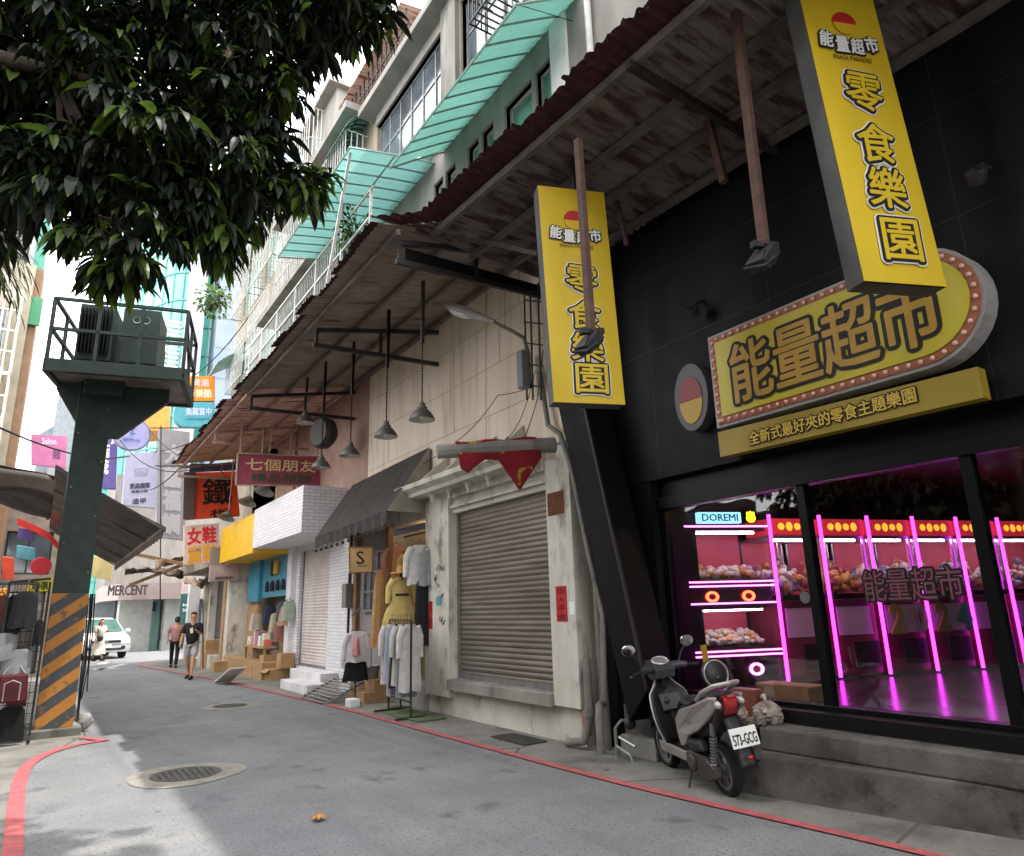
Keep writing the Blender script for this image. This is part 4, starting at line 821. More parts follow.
plastic_awning(5.6, 13.9, 4.9, 13.3, 14.4, 16.0, greenplast, dksteel, 'curved_green_awning', 'curved dark framed green awning beside the rooftop of the grey block', .8, 8, 2)
D_ = T('rooftop_tower', 'weathered grey rooftop stair tower with barred window, behind the curved green awning', 'tower', (6, 19, 14.6))
mb = MB(); mb.box(5.7, 8, 17.6, 21.0, 14.1, 17.2); mb.build('wall', oldconc, D_); mb = MB(); mb.box(5.4, 8.2, 17.4, 21.4, 17.2, 17.32); mb.build('roof', greytile, D_); cage(D_, 18.6, 20.8, 14.8, 17.0, 5.7, .5, whiterail, 9, 2)
Eb = T('blue_grey_tower', 'smooth blue grey tower block between the aqua glass and beige flats', 'building', (8, 36, 0))
q0 = at(222, 260, Y=44); mb = MB(); mb.box(q0.x, q0.x+6, 44, 45.9, 9.6, 34); mb.build('wall', mat('panel_bluegrey', '7d8b9b', '6c7a8a', .5, .5), Eb)
mb = MB()
for z in range(10, 34, 2): mb.box(q0.x-.01, q0.x+6, 43.98, 44, z, z+.04)
mb.build('joint', mat('joint_grey', '6f7a86', rough=.6), Eb)
Ag = T('aqua_glass_tower', 'curved aqua glass tower rising at the end of the street', 'building', (6, 52, 0))
pA = [at(148, 300, Y=50), at(172, 300, Y=47.5), at(198, 300, Y=46.5), at(224, 300, Y=46)]; pA = [(p.x, p.y) for p in pA]
cur = smooth_line([(pA[0][0]-1.5, 54)]+pA+[(pA[3][0]+4, 47)], 5)
mb = MB(); mb.prism([(x, y, 3) for x, y in cur]+[(cur[-1][0], 62, 3), (cur[0][0], 62, 3)], (0, 0, 27)); mb.build('glass_wall', aqua, Ag)
mb = MB()
for z in range(4, 30, 2):
    for i in range(len(cur)-1): mb.bar((cur[i][0], cur[i][1]-.06, z), (cur[i+1][0], cur[i+1][1]-.06, z), .08)
for i in range(0, len(cur), 2): mb.bar((cur[i][0], cur[i][1]-.06, 3), (cur[i][0], cur[i][1]-.06, 30), .07)
mb.build('mullion', mat('mullion_teal', '5f9e97', rough=.4, metal=.3), Ag)
q0 = at(190, 300, Y=44.5); q1 = at(206, 300, Y=44.5); mb = MB(); mb.box(q0.x, q1.x, 44.6, 46, 3, 30); mb.build('column', mat('stone_lav', 'b9b6c0', 'a19fae', 1, .6), Ag)
q0 = at(160, 318, Y=45.5); mb = MB()
for i in range(12): mb.box(q0.x, q0.x+1.3, 45.8, 46, q0.z-.3*i, q0.z-.3*i+.12)
mb.build('louvre', purewhite, Ag)
# ------------------------------------------------------------------ flat sign helper on measured photo corners
def psign(name, lb, cat, quad, m, Y=None, X=None, th=.12, group=None, texts=(), pill=0, dx=0):
    kw = dict(Y=Y) if Y is not None else dict(X=X); c = [at(*p, **kw) for p in quad]; cen = sum(c, V((0, 0, 0)))/4
    t = T(name, lb, cat, tuple(cen), group); vec = V((0, th, 0)) if Y is not None else V((th, 0, 0)); mb = MB()
    def bl(u, v): return (c[0].lerp(c[1], u)).lerp(c[3].lerp(c[2], u), v)
    if pill:   # rounded left end
        pts = [bl(1, 0)]+[bl(.28-.28*math.sin(PI*k/14)*1.0, .5-.5*math.cos(PI*k/14)) for k in range(15)]+[bl(1, 1)]
        mb.prism(pts, vec)
    else: mb.prism(c, vec)
    mb.build('board', m, t, bevel=.01); xd = (c[1]-c[0]).normalized(); W = ((c[1]-c[0]).length+(c[2]-c[3]).length)/2; H = ((c[3]-c[0]).length+(c[2]-c[1]).length)/2; yd = (c[0]-c[3]).normalized()
    for i, (s, u, v, w, h, tm, off) in enumerate(texts):
        vert = s.startswith('|'); s_ = s.lstrip('|>'); mb = MB(); p = bl(u, v)-vec.normalized()*.008
        if s.startswith('>'): mb.text(s_, p, -yd, xd, H*h, W*w, off, .002)   # rotated reading downwards
        elif vert:
            for k, ch in enumerate(s_): mb.text(ch, bl(u, v+h*((k+.5)/len(s_)-.5))-vec.normalized()*.008, xd, yd, W*w, H*h/len(s_)*.82, off, .002)
        else: mb.text(s_, p, xd, yd, W*w, H*h, off, .002)
        mb.build('lettering', tm, t)
    return t
def cm(k, c, c2=None, **kw): return MATS[k] if k in MATS else mat(k, c, c2 or c, 3, kw.pop('rough', .55), **kw)
# ------------------------------------------------------------------ white tiled shop
ws = T('white_tiled_shop', 'white brick tiled shop front with closed pale roller shutter and white fascia box', 'shop', (5.6, 16.5, 0))
brick = cm('white_brick', 'd6d4d6', 'c9c6ca')
N, L, B = nodes(brick); bt = N.new('ShaderNodeTexBrick'); tcn = [n for n in N if n.type == 'TEX_COORD'][0]; mpp = N.new('ShaderNodeMapping'); mpp.inputs['Rotation'].default_value = (PI/2, 0, PI/2); L.new(tcn.outputs['Object'], mpp.inputs[0])
sx = N.new('ShaderNodeSeparateXYZ'); cx_ = N.new('ShaderNodeCombineXYZ'); L.new(tcn.outputs['Object'], sx.inputs[0]); ad = N.new('ShaderNodeMath'); L.new(sx.outputs[0], ad.inputs[0]); L.new(sx.outputs[1], ad.inputs[1]); L.new(ad.outputs[0], cx_.inputs[0]); L.new(sx.outputs[2], cx_.inputs[1]); L.new(cx_.outputs[0], bt.inputs['Vector'])
bt.inputs['Scale'].default_value = 1; bt.inputs['Brick Width'].default_value = .24; bt.inputs['Row Height'].default_value = .075; bt.inputs['Mortar Size'].default_value = .006
bt.inputs['Color1'].default_value = (.72, .70, .72, 1); bt.inputs['Color2'].default_value = (.62, .61, .63, 1); bt.inputs['Mortar'].default_value = (.36, .35, .36, 1); L.new(bt.outputs[0], B.inputs['Base Color'])
bb = N.new('ShaderNodeBump'); bb.inputs['Strength'].default_value = .5; bb.inputs['Distance'].default_value = .01; bb.invert = True; L.new(bt.outputs['Fac'], bb.inputs['Height']); L.new(bb.outputs[0], B.inputs['Normal'])
openwall(14.35, 19.0, 0, 3.4, [(16.05, 18.35, .35, 3.2)], 5.5).build('wall', brick, ws)
roller(16.05, 18.35, .35, 3.2, 5.62, shutter_w, ws)
mb = MB(); mb.box(4.5, 5.5, 15.05, 19.35, 3.32, 4.36); mb.build('fascia_box', brick, ws, bevel=.01)
mb = MB(); mb.box(5.57, 5.9, 14.02, 19.35, 3.42, 6.95); mb.build('upper_wall', cm('peach_wall', 'a5887b', '8f7265'), ws)
mb = MB(); mb.box(5.1, 5.5, 15.2, 17.4, 0, .36); mb.build('door_step', whitetile, ws, bevel=.015)
mb = MB(); mb.box(4.66, 5.1, 14.7, 16.6, 0, .2); mb.build('lower_step', whitetile, ws, bevel=.015)
for k, (px, py) in enumerate(((256, 551), (263, 552))):
    c = at(px, py, Z=3.318); mb = MB(); mb.lathe(c, [(.001, 0), (.06, 0), (.07, .01)], 14); tag(mb.build('recessed_light', cm('shop_lamp', 'ffffff', em='fff6e8', ems=5)), ('left', 'right')[k]+'most of two small round lights under the white fascia box', 'light')
# ------------------------------------------------------------------ kids clothes shop
ks = T('childrens_clothes_shop', 'open fronted child clothes shop with teal display wall under a yellow fascia', 'shop', (5.5, 21, 0))
mb = MB(); mb.box(4.52, 5.5, 19.4, 23.6, 3.22, 4.3); mb.build('yellow_fascia', cm('fascia_yellow', 'e5b51c', 'd6a517'), ks, bevel=.01)
mb = MB(); mb.box(5.5, 5.9, 19.35, 24, 3.3, 6.9); mb.build('upper_wall', MATS['peach_wall'], ks)
mb = MB(); mb.box(5.36, 5.5, 18.62, 19.0, 0, 3.32); mb.build('left_pier', whitetile, ks); mb = MB(); mb.box(4.9, 5.5, 23.6, 24.2, 0, 3.2); mb.build('far_pier', plaster, ks)
mb = MB(); mb.box(5.9, 6.0, 19, 23.6, 0, 3.3); mb.build('back_wall', cm('shop_back', '8f7a60', '6f5d49'), ks)
mb = MB(); mb.box(4.85, 6.0, 19.0, 23.6, 0, .42); mb.build('shop_floor', paleply, ks)
mb = MB(); mb.box(5.46, 5.54, 19.05, 23.3, 2.1, 3.22); mb.box(5.4, 5.46, 19.05, 19.13, 1.95, 3.22); mb.box(5.35, 5.46, 21.9, 23.2, 2.0, 3.22); mb.build('teal_display', cm('teal_wall', '3f8ea8', '34788f'), ks)
mb = MB()
for i in range(4): y = 19.4+.55*i; mb.lathe((5.38, y, 2.25), [(.05, 0), (.06, .1), (.045, .26), (.02, .3)], 8)
b_ = mb.build('display_shoes', cm('shoe_black', '202024'), ks)
mb = MB(); mb.box(5.38, 5.45, 20.1, 20.5, 2.72, 3.08); mb.build('framed_board', cm('mustard', 'b08a3a'), ks); mb = MB(); mb.box(5.38, 5.45, 20.62, 20.8, 2.7, 3.1); mb.build('dark_board', black, ks)
mb = MB(); mb.box(5.45, 5.55, 22.2, 23.5, .45, 2.1); mb.build('wooden_side', paleply, ks)
kids = [(256, 622, 'd8c9b5', 'cream ruffled child dress hanging highest at the wooden side of the shop'), (263, 640, 'b59f88', 'beige child top on the lower hook of the wooden side'), (258, 652, 'c9b79f', 'pale sand child shorts, lowest on the wooden side'), (270, 615, '3a4258', 'navy child jacket hanging right of the cream ruffled dress'), (276, 623, 'c8bba0', 'khaki child bag-like top in the middle of the shop front'), (272, 641, '9aa0a8', 'light grey child shorts hanging low in the shop front'),
 (283, 612, '56606e', 'slate blue child garment on the rail near the shop light'), (286, 616, 'c8a08c', 'peach child dress on the rail'), (289, 611, 'a8b4a0', 'sage child shirt on the rail by the white pier'), (281, 632, '9a6a60', 'dusty red child top hanging over the toy table')]
for px, py, c, lb in kids:
    p = at(px, py, X=5.32); t = T('hanging_child_garment', lb, 'garment', tuple(p), 'child garments hanging in the shop front'); mb = MB(); garment(mb, (p.x, p.y, 0), p.z+.26, 0, .5, .15, .22, .04, 6, .2, (1, .15, 0)); mb.build('cloth', cloth(c), t, smooth=True)
    mb = MB(); mb.tube([(p.x-.11, p.y-.02, p.z+.25), (p.x, p.y, p.z+.31), (p.x+.11, p.y+.02, p.z+.25)], .007, 5); mb.tube([(p.x, p.y, p.z+.31), (p.x, p.y, p.z+.38)], .005, 5); mb.build('hanger', dksteel, t)
mb = MB(); mb.box(4.95, 5.3, 19.4, 21.6, .75, .8); mb.box(5.0, 5.05, 19.45, 19.5, .42, .75); mb.box(5.0, 5.05, 21.5, 21.55, .42, .75); tag(mb.build('display_table', paleply), 'low wooden display table of children goods in front of the teal wall', 'table')
random.seed(21); gcol = ['c86a5a', 'd8d0b0', '6a9a8a', 'e0e0da', 'b8884a', '8a6a9a', 'd0a0a0', '5a7a9a']
for i in range(12):
    y = 19.5+.17*i; h = random.uniform(.12, .42); mb = MB(); mb.box(5.0+.02*(i % 3), 5.2, y, y+.13, .8, .8+h)
    o = mb.build('boxed_toy', cm('box_'+gcol[i % 8], gcol[i % 8]), bevel=.006); tag(o, 'one of the small coloured boxes stacked in a row on the low display table', 'box', 'coloured boxes on the display table')
for i, (px, py, w, h, lb) in enumerate(((257, 673, .5, .3, 'cardboard box at the far end of the row below the shop front'), (268, 662, .45, .28, 'upper cardboard box on the step below the hanging child clothes'), (276, 676, .6, .28, 'open cardboard box lying nearest to the white step'), (285, 664, .42, .36, 'cardboard box standing against the white pier'), (251, 667, .35, .25, 'small pale cardboard box by the folding board'))):
    p = at(px, py+4, Z=.0 if i in (0, 2, 4) else .3); mb = MB(); mb.box(p.x-w*.4, p.x+w*.4, p.y-w/2, p.y+w/2, p.z, p.z+h)
    if i == 2: mb.prism([(p.x-w*.4, p.y-w/2, h), (p.x-w*.4, p.y+w/2, h), (p.x-w*.6, p.y+w/2, h-.08), (p.x-w*.6, p.y-w/2, h-.08)], (0, 0, .006))
    tag(mb.build('cardboard_box', cardb, bevel=.005), lb, 'box', 'cardboard boxes under the child clothes shop')
# ------------------------------------------------------------------ shoe shop, farther
fs = T('shoe_shop', 'narrow old shoe shop with brown post, dark roller shutter and dark open doorway', 'shop', (5, 26, 0))
roller(24.3, 26.4, .4, 3.0, 5.1, cm('shutter_dark', '5d5a58', '46423f'), fs, pitch=.1)
for y, w in ((24.2, .3), (26.5, .28), (27.6, .3)): mb = MB(); mb.box(4.85, 5.2, y-w/2, y+w/2, 0, 3.3); mb.build('pier', plaster if y > 25 else paleply, fs)
mb = MB(); mb.box(5.1, 6, 26.65, 27.45, 0, 3.2); mb.build('side_panel', plaster, fs)
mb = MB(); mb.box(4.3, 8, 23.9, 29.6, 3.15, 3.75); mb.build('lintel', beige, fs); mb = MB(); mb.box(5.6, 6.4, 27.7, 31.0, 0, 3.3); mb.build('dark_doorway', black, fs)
mb = MB(); mb.box(4.6, 5.0, 24.3, 26.5, 0, .42); mb.build('threshold', plaster, fs)
mb = MB(); mb.box(4.9, 5.3, 31.0, 31.4, 0, 3.3); mb.box(5.6, 8, 31, 31.2, 0, 3.3); mb.build('far_wall', whitetile, fs)
mb = MB(); mb.bar(at(222, 682, Z=.03), at(238, 668, Z=.4), .4, .03); tag(mb.build('leaning_board', plaster), 'pale board lying aslant on the kerb before the dark shutter', 'board')
for i, (px, py, w, h, lb) in enumerate(((202, 668, .9, .55, 'brown cardboard box in front of the dark doorway'), (212, 672, .5, .3, 'small carton beside the bigger brown box by the doorway'), (206, 655, .6, .3, 'carton stacked behind the others at the dark doorway'))):
    p = at(px, py, Z=.0); 
    if i == 2: p = at(204, 668, Z=0); p.y += .3; p.z = .56
    mb = MB(); mb.box(p.x, p.x+w, p.y-w/2, p.y+w/2, p.z, p.z+h); tag(mb.build('carton', cardb, bevel=.005), lb, 'box', 'cartons by the dark doorway')
mb = MB(); mb.tube([at(203, 668, Z=.05), at(203, 600, Y=at(203, 668, Z=.05).y)], .02, 6); tag(mb.build('iron_pole', dksteel), 'thin dark pole standing beside the walking man, at the cartons', 'pole')
# torn tarps under the far canopy
random.seed(31)
for k, (px, py, w, lb) in enumerate(((150, 576, 2.0, 'crumpled brown tarp bundled under the far street awnings'), (175, 566, 1.7, 'torn tan tarp hanging left of the red lettered sign'), (198, 585, 1.2, 'sagging pale tarp over the dark doorway'))):
    c = at(px+6, py-7, Y=29-k*1.3); mb = MB(); s_ = random.random()*9
    mb.grid(lambda u, v: c+V(((u-.5)*w, .5*math.sin(7*u+s_)*v, .10*math.sin(5*u+s_)*(.4+v)-.2*v+random.uniform(-.07, .07))), 16, 6)
    tag(mb.build('torn_tarp', cm('tarp_brown'+str(k), ('6d5947', '8f7660', 'a8947f')[k], ('453a30', '5b4736', '7c6853')[k]), smooth=True, solid=.01), lb, 'tarp')
mb = MB(); mb.bar(at(130, 553, Y=29), at(222, 572, Y=26), .1, .12); mb.bar(at(205, 556, Y=27), at(130, 585, Y=30), .08, .1); tag(mb.build('wooden_beams', wood), 'rough wooden beams carrying the torn tarps at the shoe shop', 'beam')
# ------------------------------------------------------------------ signs
red_t = cm('text_red', 'c8202a'); grn_t = cm('text_green', '1f4f3f'); cream_t = cm('text_cream', 'd8c48e')
t7 = psign('maroon_signboard', 'long maroon signboard with cream characters above dark green ones, hanging under the peach canopy', 'sign', [(238, 453), (319, 457), (322, 486), (236, 485)], cm('maroon', '9c4658', '8a3a4c'), Y=17.2, texts=[('七個朋友', .52, .34, .84, .38, cream_t, .012), ('精品服飾', .52, .76, .72, .27, grn_t, .01)])
mb = MB()
for px in (240, 262, 290, 317): a = at(px, 454, Y=17.26); mb.bar(a, (a.x, a.y, 6.3), .025)
mb.build('hanging_rods', steelpk, t7)
mb = MB(); q = [at(238, 453, Y=17.19), at(319, 457, Y=17.19), at(322, 486, Y=17.19), at(236, 485, Y=17.19)]
for i in range(4): mb.bar(q[i], q[(i+1) % 4], .035)
mb.build('frame', steelpk, t7)
psign('shoe_sign', 'pale sign with big red characters over yellow ones, left of the yellow fascia', 'sign', [(184, 526), (219, 523), (220, 562), (184, 565)], cm('shoe_pale', 'd8b9b0', 'ccaea8'), Y=24, texts=[('女鞋', .5, .28, .8, .42, red_t, .02), ('童鞋', .5, .74, .8, .42, cm('text_gold', 'd9a026'), .02)])
psign('iron_character_sign', 'glowing orange red sign with one large black brush character under the canopy end', 'sign', [(186, 473), (236, 471), (240, 516), (185, 520)], cm('orange_board', 'd94a1e', 'b8381a'), Y=23.9, texts=[('鐵', .6, .42, .55, .6, black, .012), ('板', .64, .9, .4, .18, black, .01)])
psign('dark_side_board', 'dark board at the left side of the orange character sign', 'sign', [(184, 472), (196, 472), (194, 519), (183, 519)], cm('board_dark', '4a3c38'), Y=23.8)
psign('purple_beam_sign', 'narrow blue purple strip sign right under the canopy end', 'sign', [(190, 464), (236, 463), (236, 470), (189, 472)], cm('bluepurple', '5e5a7e'), Y=23.6)
psign('small_awning_sign', 'faded pinkish hanging sign below the red lettered sign', 'sign', [(210, 566), (240, 564), (238, 580), (209, 582)], cm('fadedpink', 'b8a09a', 'a08a84'), Y=23.5, texts=[('服飾精品', .5, .8, .6, .2, cm('text_dull', '6a5450'), .02)])
psign('orange_rounded_sign', 'orange sign with rounded left side and small coloured character tiles', 'sign', [(176, 376), (215, 376), (215, 401), (176, 401)], cm('sg_orange', 'e08a1e', 'd07c18'), Y=28, th=.3, pill=1, texts=[('興潮', .62, .28, .42, .3, cm('text_pinkw', 'e8c8c8'),.01), ('音樂酷', .6, .7, .62, .34, cm('text_pale', 'dfe6c8'),.01)])
psign('teal_rounded_sign', 'teal sign with rounded left side, right under the orange one', 'sign', [(173, 402), (215, 402), (215, 427), (174, 427)], cm('sg_teal', '5aa9b5', '4c9aa8'), Y=28, th=.3, pill=1, texts=[('魚藏富中', .6, .38, .62, .3, cm('text_lilac', 'd0d4ee'),.01), ('www.yuzang.com', .58, .7, .56, .1, cm('text_navy2', '2c6a86'), .01)])
psign('curves_sign', 'tall purple sign with white slanted lettering running downwards', 'sign', [(98, 431), (118, 431), (116, 489), (94, 487)], cm('sg_purple', '5a4a86', '4f4079'), Y=34, th=.3, texts=[('>Curves', .5, .42, .62, .68, purewhite, .03)])
psign('salmon_sign', 'small salmon red sign right above the tall purple one', 'sign', [(101, 418), (119, 416), (119, 430), (101, 430)], cm('sg_salmon', 'd8695a'), Y=34.2, th=.3, texts=[('CURVES', .5, .6, .8, .3, purewhite, .02)])
c = at(132, 434, Y=33); rs = T('round_lavender_sign', 'round lavender sign with thin blue emblem hanging over the street', 'sign', tuple(c)); mb = MB(); mb.lathe(c, [(.001, .0), (.68, .0), (.7, .03), (.7, .14), (.001, .14)], 36, ax=(0, 1, 0)); mb.build('disc', cm('lavender', '8b8ab0', '8180a6'), rs)
mb = MB(); mb.lathe(c, [(.7, -.01), (.74, 0), (.74, .15), (.7, .16)], 36, ax=(0, 1, 0)); mb.build('rim', greymet, rs); mb = MB(); mb.tube([c+V((-.05, -.02, .0)), c+V((.0, -.02, .2)), c+V((.08, -.02, .34))], .025, 6); mb.tube([c+V((.0, -.02, .0)), c+V((.1, -.02, .06))], .02, 6); mb.text('慢時光', c+V((0, -.02, -.26)), (1, 0, 0), (0, 0, 1), .7, .15, .0, .002); mb.build('emblem', cm('ink_blue', '3c5f98'), rs)
psign('white_menu_sign', 'pale lilac white sign with thin loop emblem and small dark characters', 'sign', [(126, 453), (158, 452), (155, 508), (122, 505)], cm('sg_lilac', 'a2a2b8', '9797ad'), Y=32, th=.3, texts=[('凱森國際', .5, .62, .6, .1, cm('ink_dark', '33334a'), .02), ('美髮沙龍', .5, .72, .5, .05, MATS['ink_dark'], .01), ('造甲', .5, .9, .4, .1, MATS['ink_dark'], .02), ('ꝏ', .5, .36, .4, .14, cm('ink_soft', '8c90b4'), .0)])
psign('fading_vertical_sign', 'tall faded grey sign with pale ghostly characters below the teal sign', 'sign', [(159, 428), (190, 432), (184, 540), (156, 537)], cm('sg_fade', '8d8b90', '807e84'), Y=31, th=.3, texts=[('|大囍福訓', .5, .55, .55, .85, cm('text_fade', 'a8a4a8'), .04)])
psign('pink_billboard', 'pink billboard at the left between the post and the barred flats', 'sign', [(31, 434), (67, 436), (66, 468), (31, 464)], cm('sg_pink', 'b0668e', 'a05c82'), Y=34, th=.3, texts=[('美髮', .72, .6, .2, .3, cm('text_plum', '6a3a66'), .02), ('Salon', .5, .2, .4, .2, cm('text_lp', 'e8c0d8'), .01)])
psign('cream_hanging_sign', 'small cream yellow sign hanging right of the striped post behind the awning tip', 'sign', [(93, 556), (113, 559), (111, 580), (92, 577)], cm('sg_cream', 'd8c68c', 'c8b67c'), Y=30, th=.15)
psign('yellow_stall_sign', 'small yellow sign with dark writing above the hanging tops, at left', 'sign', [(27, 581), (53, 578), (53, 591), (27, 594)], cm('sg_yel', 'c8c22a', 'b8b020'), Y=19, th=.05, texts=[('特價', .5, .5, .6, .6, cm('text_olive', '4a4a10'), .02)])
psign('orange_stall_sign', 'orange yellow lit sign at the very left edge over the stall', 'sign', [(-8, 590), (7, 588), (7, 616), (-8, 618)], cm('sg_or2', 'e8a040', 'd89030'), Y=17, th=.05, texts=[('衣', .5, .5, .5, .5, red_t, .02)])
c = at(41, 566, Y=18); mb = MB(); mb.lathe(c, [(.001, 0), (.18, 0), (.19, .03), (.001, .05)], 28, ax=(0, 1, 0)); tag(mb.build('red_round_sign', cm('sg_red', 'c4303a', 'a8262e')), 'round red sign above the hanging tops at the left', 'sign')
# orange cladding wall, far pale buildings, mall
psign('orange_clad_wall', 'orange clad building front seen behind the platform edge', 'building', [(122, 392), (170, 392), (170, 430), (120, 432)], cm('clad_orange', 'd98a3c', 'c87a30'), Y=42, th=3)
fb = T('pale_far_building', 'pale grey building with rows of windows closing the street behind the hanging signs', 'building', (4, 55, 0)); ops = []
p0 = at(66, 600, Y=54); p1 = at(215, 600, Y=54)
for z in range(3, 17, 3):
    for i in range(8): x = p0.x+.8+i*(p1.x-p0.x)/8; ops.append((x, x+1.1, z+.6, z+2.1))
Mx = Matrix(((0, 1, 0, 0), (1, 0, 0, 54), (0, 0, 1, 0), (0, 0, 0, 1)))
openwall(p0.x-2, p1.x, 0, 18, ops, 0, .3, Mx).build('wall', cm('pale_wall', '94989b', '7f8386'), fb)
for o in ops: window(fb, o[0]+.02, o[1]-.02, o[2]+.02, o[3]-.02, 0, winglass, greymet, 2, 1, Mx)
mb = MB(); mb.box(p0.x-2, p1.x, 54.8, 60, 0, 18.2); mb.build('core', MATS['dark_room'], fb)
lb_ = T('pale_blue_building', 'pale blue building with horizontal pipes on its roof, far left behind the pink billboard', 'building', (0, 60, 0))
p0 = at(42, 420, Y=58); p1 = at(100, 420, Y=58); mb = MB(); mb.box(p0.x, p1.x, 58, 66, 0, p0.z-1); mb.prism([(p0.x, 58, p0.z-1), (p1.x, 58, p0.z-1), ((p0.x+p1.x)/2+.5, 58, p0.z+1)], (0, 8, 0)); mb.build('wall', cm('pale_blue', '8f9ca6', '7f8c97'), lb_)
mb = MB()
for i in range(5): mb.bar((p0.x, 57.9, p0.z-1.4-i*.8), (p1.x, 57.9, p0.z-1.2-i*.8), .1)
mb.build('pipe', greymet, lb_)
lr = T('left_shop_row', 'dim row of low shops with dark fronts on the left side beyond the stalls', 'building', (-3, 28, 0)); xr = at(62, 560, Y=26).x
Mr = Matrix(((0, 1, 0, 0), (1, 0, 0, 26), (0, 0, 1, 0), (0, 0, 0, 1))); opl = [(xr-3.2, xr-1.9, 3.0, 4.3), (xr-1.5, xr-.3, 3.0, 4.3), (xr-3.2, xr-.3, .1, 2.5)]
openwall(xr-9, xr, 0, 5.6, opl, 0, .3, Mr).build('wall', cm('row_wall', '8f8378', '75695f'), lr); mb = MB(); mb.box(xr-9, xr, 26.3, 40, 0, 5.5); mb.build('core', cm('row_side', '9c9286', '80766b'), lr)
for o in opl: window(lr, *o, 0, winglass, dksteel, 2, 1, Mr)
psign('stall_banner', 'small teal and white banner above the stall clutter at left', 'sign', [(17, 545), (36, 548), (35, 561), (16, 558)], cm('bn_teal', '5a8f9a', '4a7f8a'), Y=19, th=.05)
psign('violet_banner', 'small violet banner under the red awning edge at left', 'sign', [(18, 528), (34, 530), (34, 541), (18, 539)], cm('bn_violet', '6a5a9c', '5b4c8c'), Y=20.5, th=.05)
psign('hot_pink_poster', 'bright orange red poster hanging at the left edge below the tarp', 'sign', [(2, 556), (14, 558), (14, 580), (2, 579)], cm('bn_red', 'd04a2e', 'b83c24'), Y=17.5, th=.04)
# corner shop with letters
ms = T('corner_store', 'white corner store with rounded fascia lettering and white columns behind the parked car', 'shop', (4, 41, 0))
a = at(101, 604, Y=44); b = at(118, 604, Y=41); c = at(180, 603, Y=40); d_ = at(212, 603, Y=41)
fl = [(a.x, 44), (b.x, 41.2), (b.x+.6, 40.6), (c.x, 40), (d_.x, 41)]; zt = 3.35; zb = 2.55
mb = MB(); mb.prism([(x, y, zb) for x, y in fl]+[(fl[-1][0], 50, zb), (fl[0][0], 50, zb)], (0, 0, zt-zb)); mb.build('fascia', cm('merc_pink', 'a2928e', '94847f'), ms)
mb = MB(); mb.text('MERCENT', (at(128, 591, Y=40.2).x, 40.2, (zb+zt)/2+.05), (fl[3][0]-fl[2][0], -.6, 0), (0, 0, 1), 1.75, .48, .02, .03); mb.build('lettering', cm('merc_dark', '453c40'), ms)
mb = MB(); mb.box(fl[1][0]+.1, fl[1][0]+1.6, 41.2, 42.5, 0, zb); mb.box(fl[3][0]-.6, fl[3][0]+.1, 40.5, 41.5, 0, zb); mb.build('column', cm('column_white', 'a8a8a4', '979793'), ms)
mb = MB(); mb.box(fl[1][0], fl[4][0], 43, 43.3, 0, zb); mb.build('shop_glass', winglass, ms); mb = MB(); mb.box(fl[2][0]+1.3, fl[3][0]-1.3, 42, 42.1, 0, zb-.5); mb.build('dark_entrance', black, ms)
mb = MB(); mb.box(fl[3][0]-1.3, fl[3][0]-.65, 41.8, 41.9, 0, zb); mb.build('glass_door', winteal, ms)
mb = MB(); mb.box(fl[2][0]+1.2, fl[3][0]-1.4, 41.5, 41.6, zb-.6, zb-.1); mb.build('inner_sign', cm('inner_navy', '2a2c4a'), ms)
mb = MB(); mb.box(fl[1][0]-.5, fl[4][0]+8, 44, 52, zt, 9.5); mb.build('upper_wall', greytile, ms)
mb = MB(); mb.box(fl[4][0]-.6, fl[4][0]+5, 37, 39.5, 0, 3.4); tag(mb.build('green_panel_kiosk', cm('kiosk_white', 'bcc4c0')), 'white side wall beside the dark green shop panel, beyond the pedestrians', 'wall')
psign('green_shop_panel', 'dark green shop panel with small white lines, beyond the walking man', 'sign', [(181, 594), (193, 593), (192, 640), (181, 640)], cm('sg_dkgreen', '1f5a50', '1a4c44'), Y=36.9, th=.1, texts=[('School', .5, .35, .7, .07, purewhite, .01), ('Beauty', .5, .25, .7, .07, purewhite, .01)])
# street cables
for i, (p, q, s, lb) in enumerate((((0, 428, 14), (130, 456, 26), .25, 'dark cable crossing from the left stall to the signs'), ((187, 380, 30), (260, 300, 24), .4, 'cable running up from the orange sign to the balcony'), ((120, 440, 33), (190, 470, 24), .5, 'cable from the round lavender sign to the canopy end'),
    ((150, 430, 33), (215, 470, 22), .3, 'cable behind the fading sign to the orange character sign'), ((150, 490, 30), (190, 455, 24), .2, 'short slanting cable beside the fading sign'), ((150, 452, 33), (197, 440, 26), .1, 'straight cable under the teal sign'))):
    cable([at(p[0], p[1], Y=p[2]), at(q[0], q[1], Y=q[2])], lb, r=.02, sag=s, name='street_cable')
mb = MB(); mb.bar(at(161, 425, Y=29), at(160, 640, Y=29.5), .04); mb.bar(at(150, 428, Y=29.2), at(206, 428, Y=29.2), .04); mb.bar(at(155, 466, Y=29.2), at(190, 466, Y=29.2), .04); tag(mb.build('sign_scaffold', dksteel), 'thin dark steel scaffold holding the signs left of the peach canopy', 'frame')
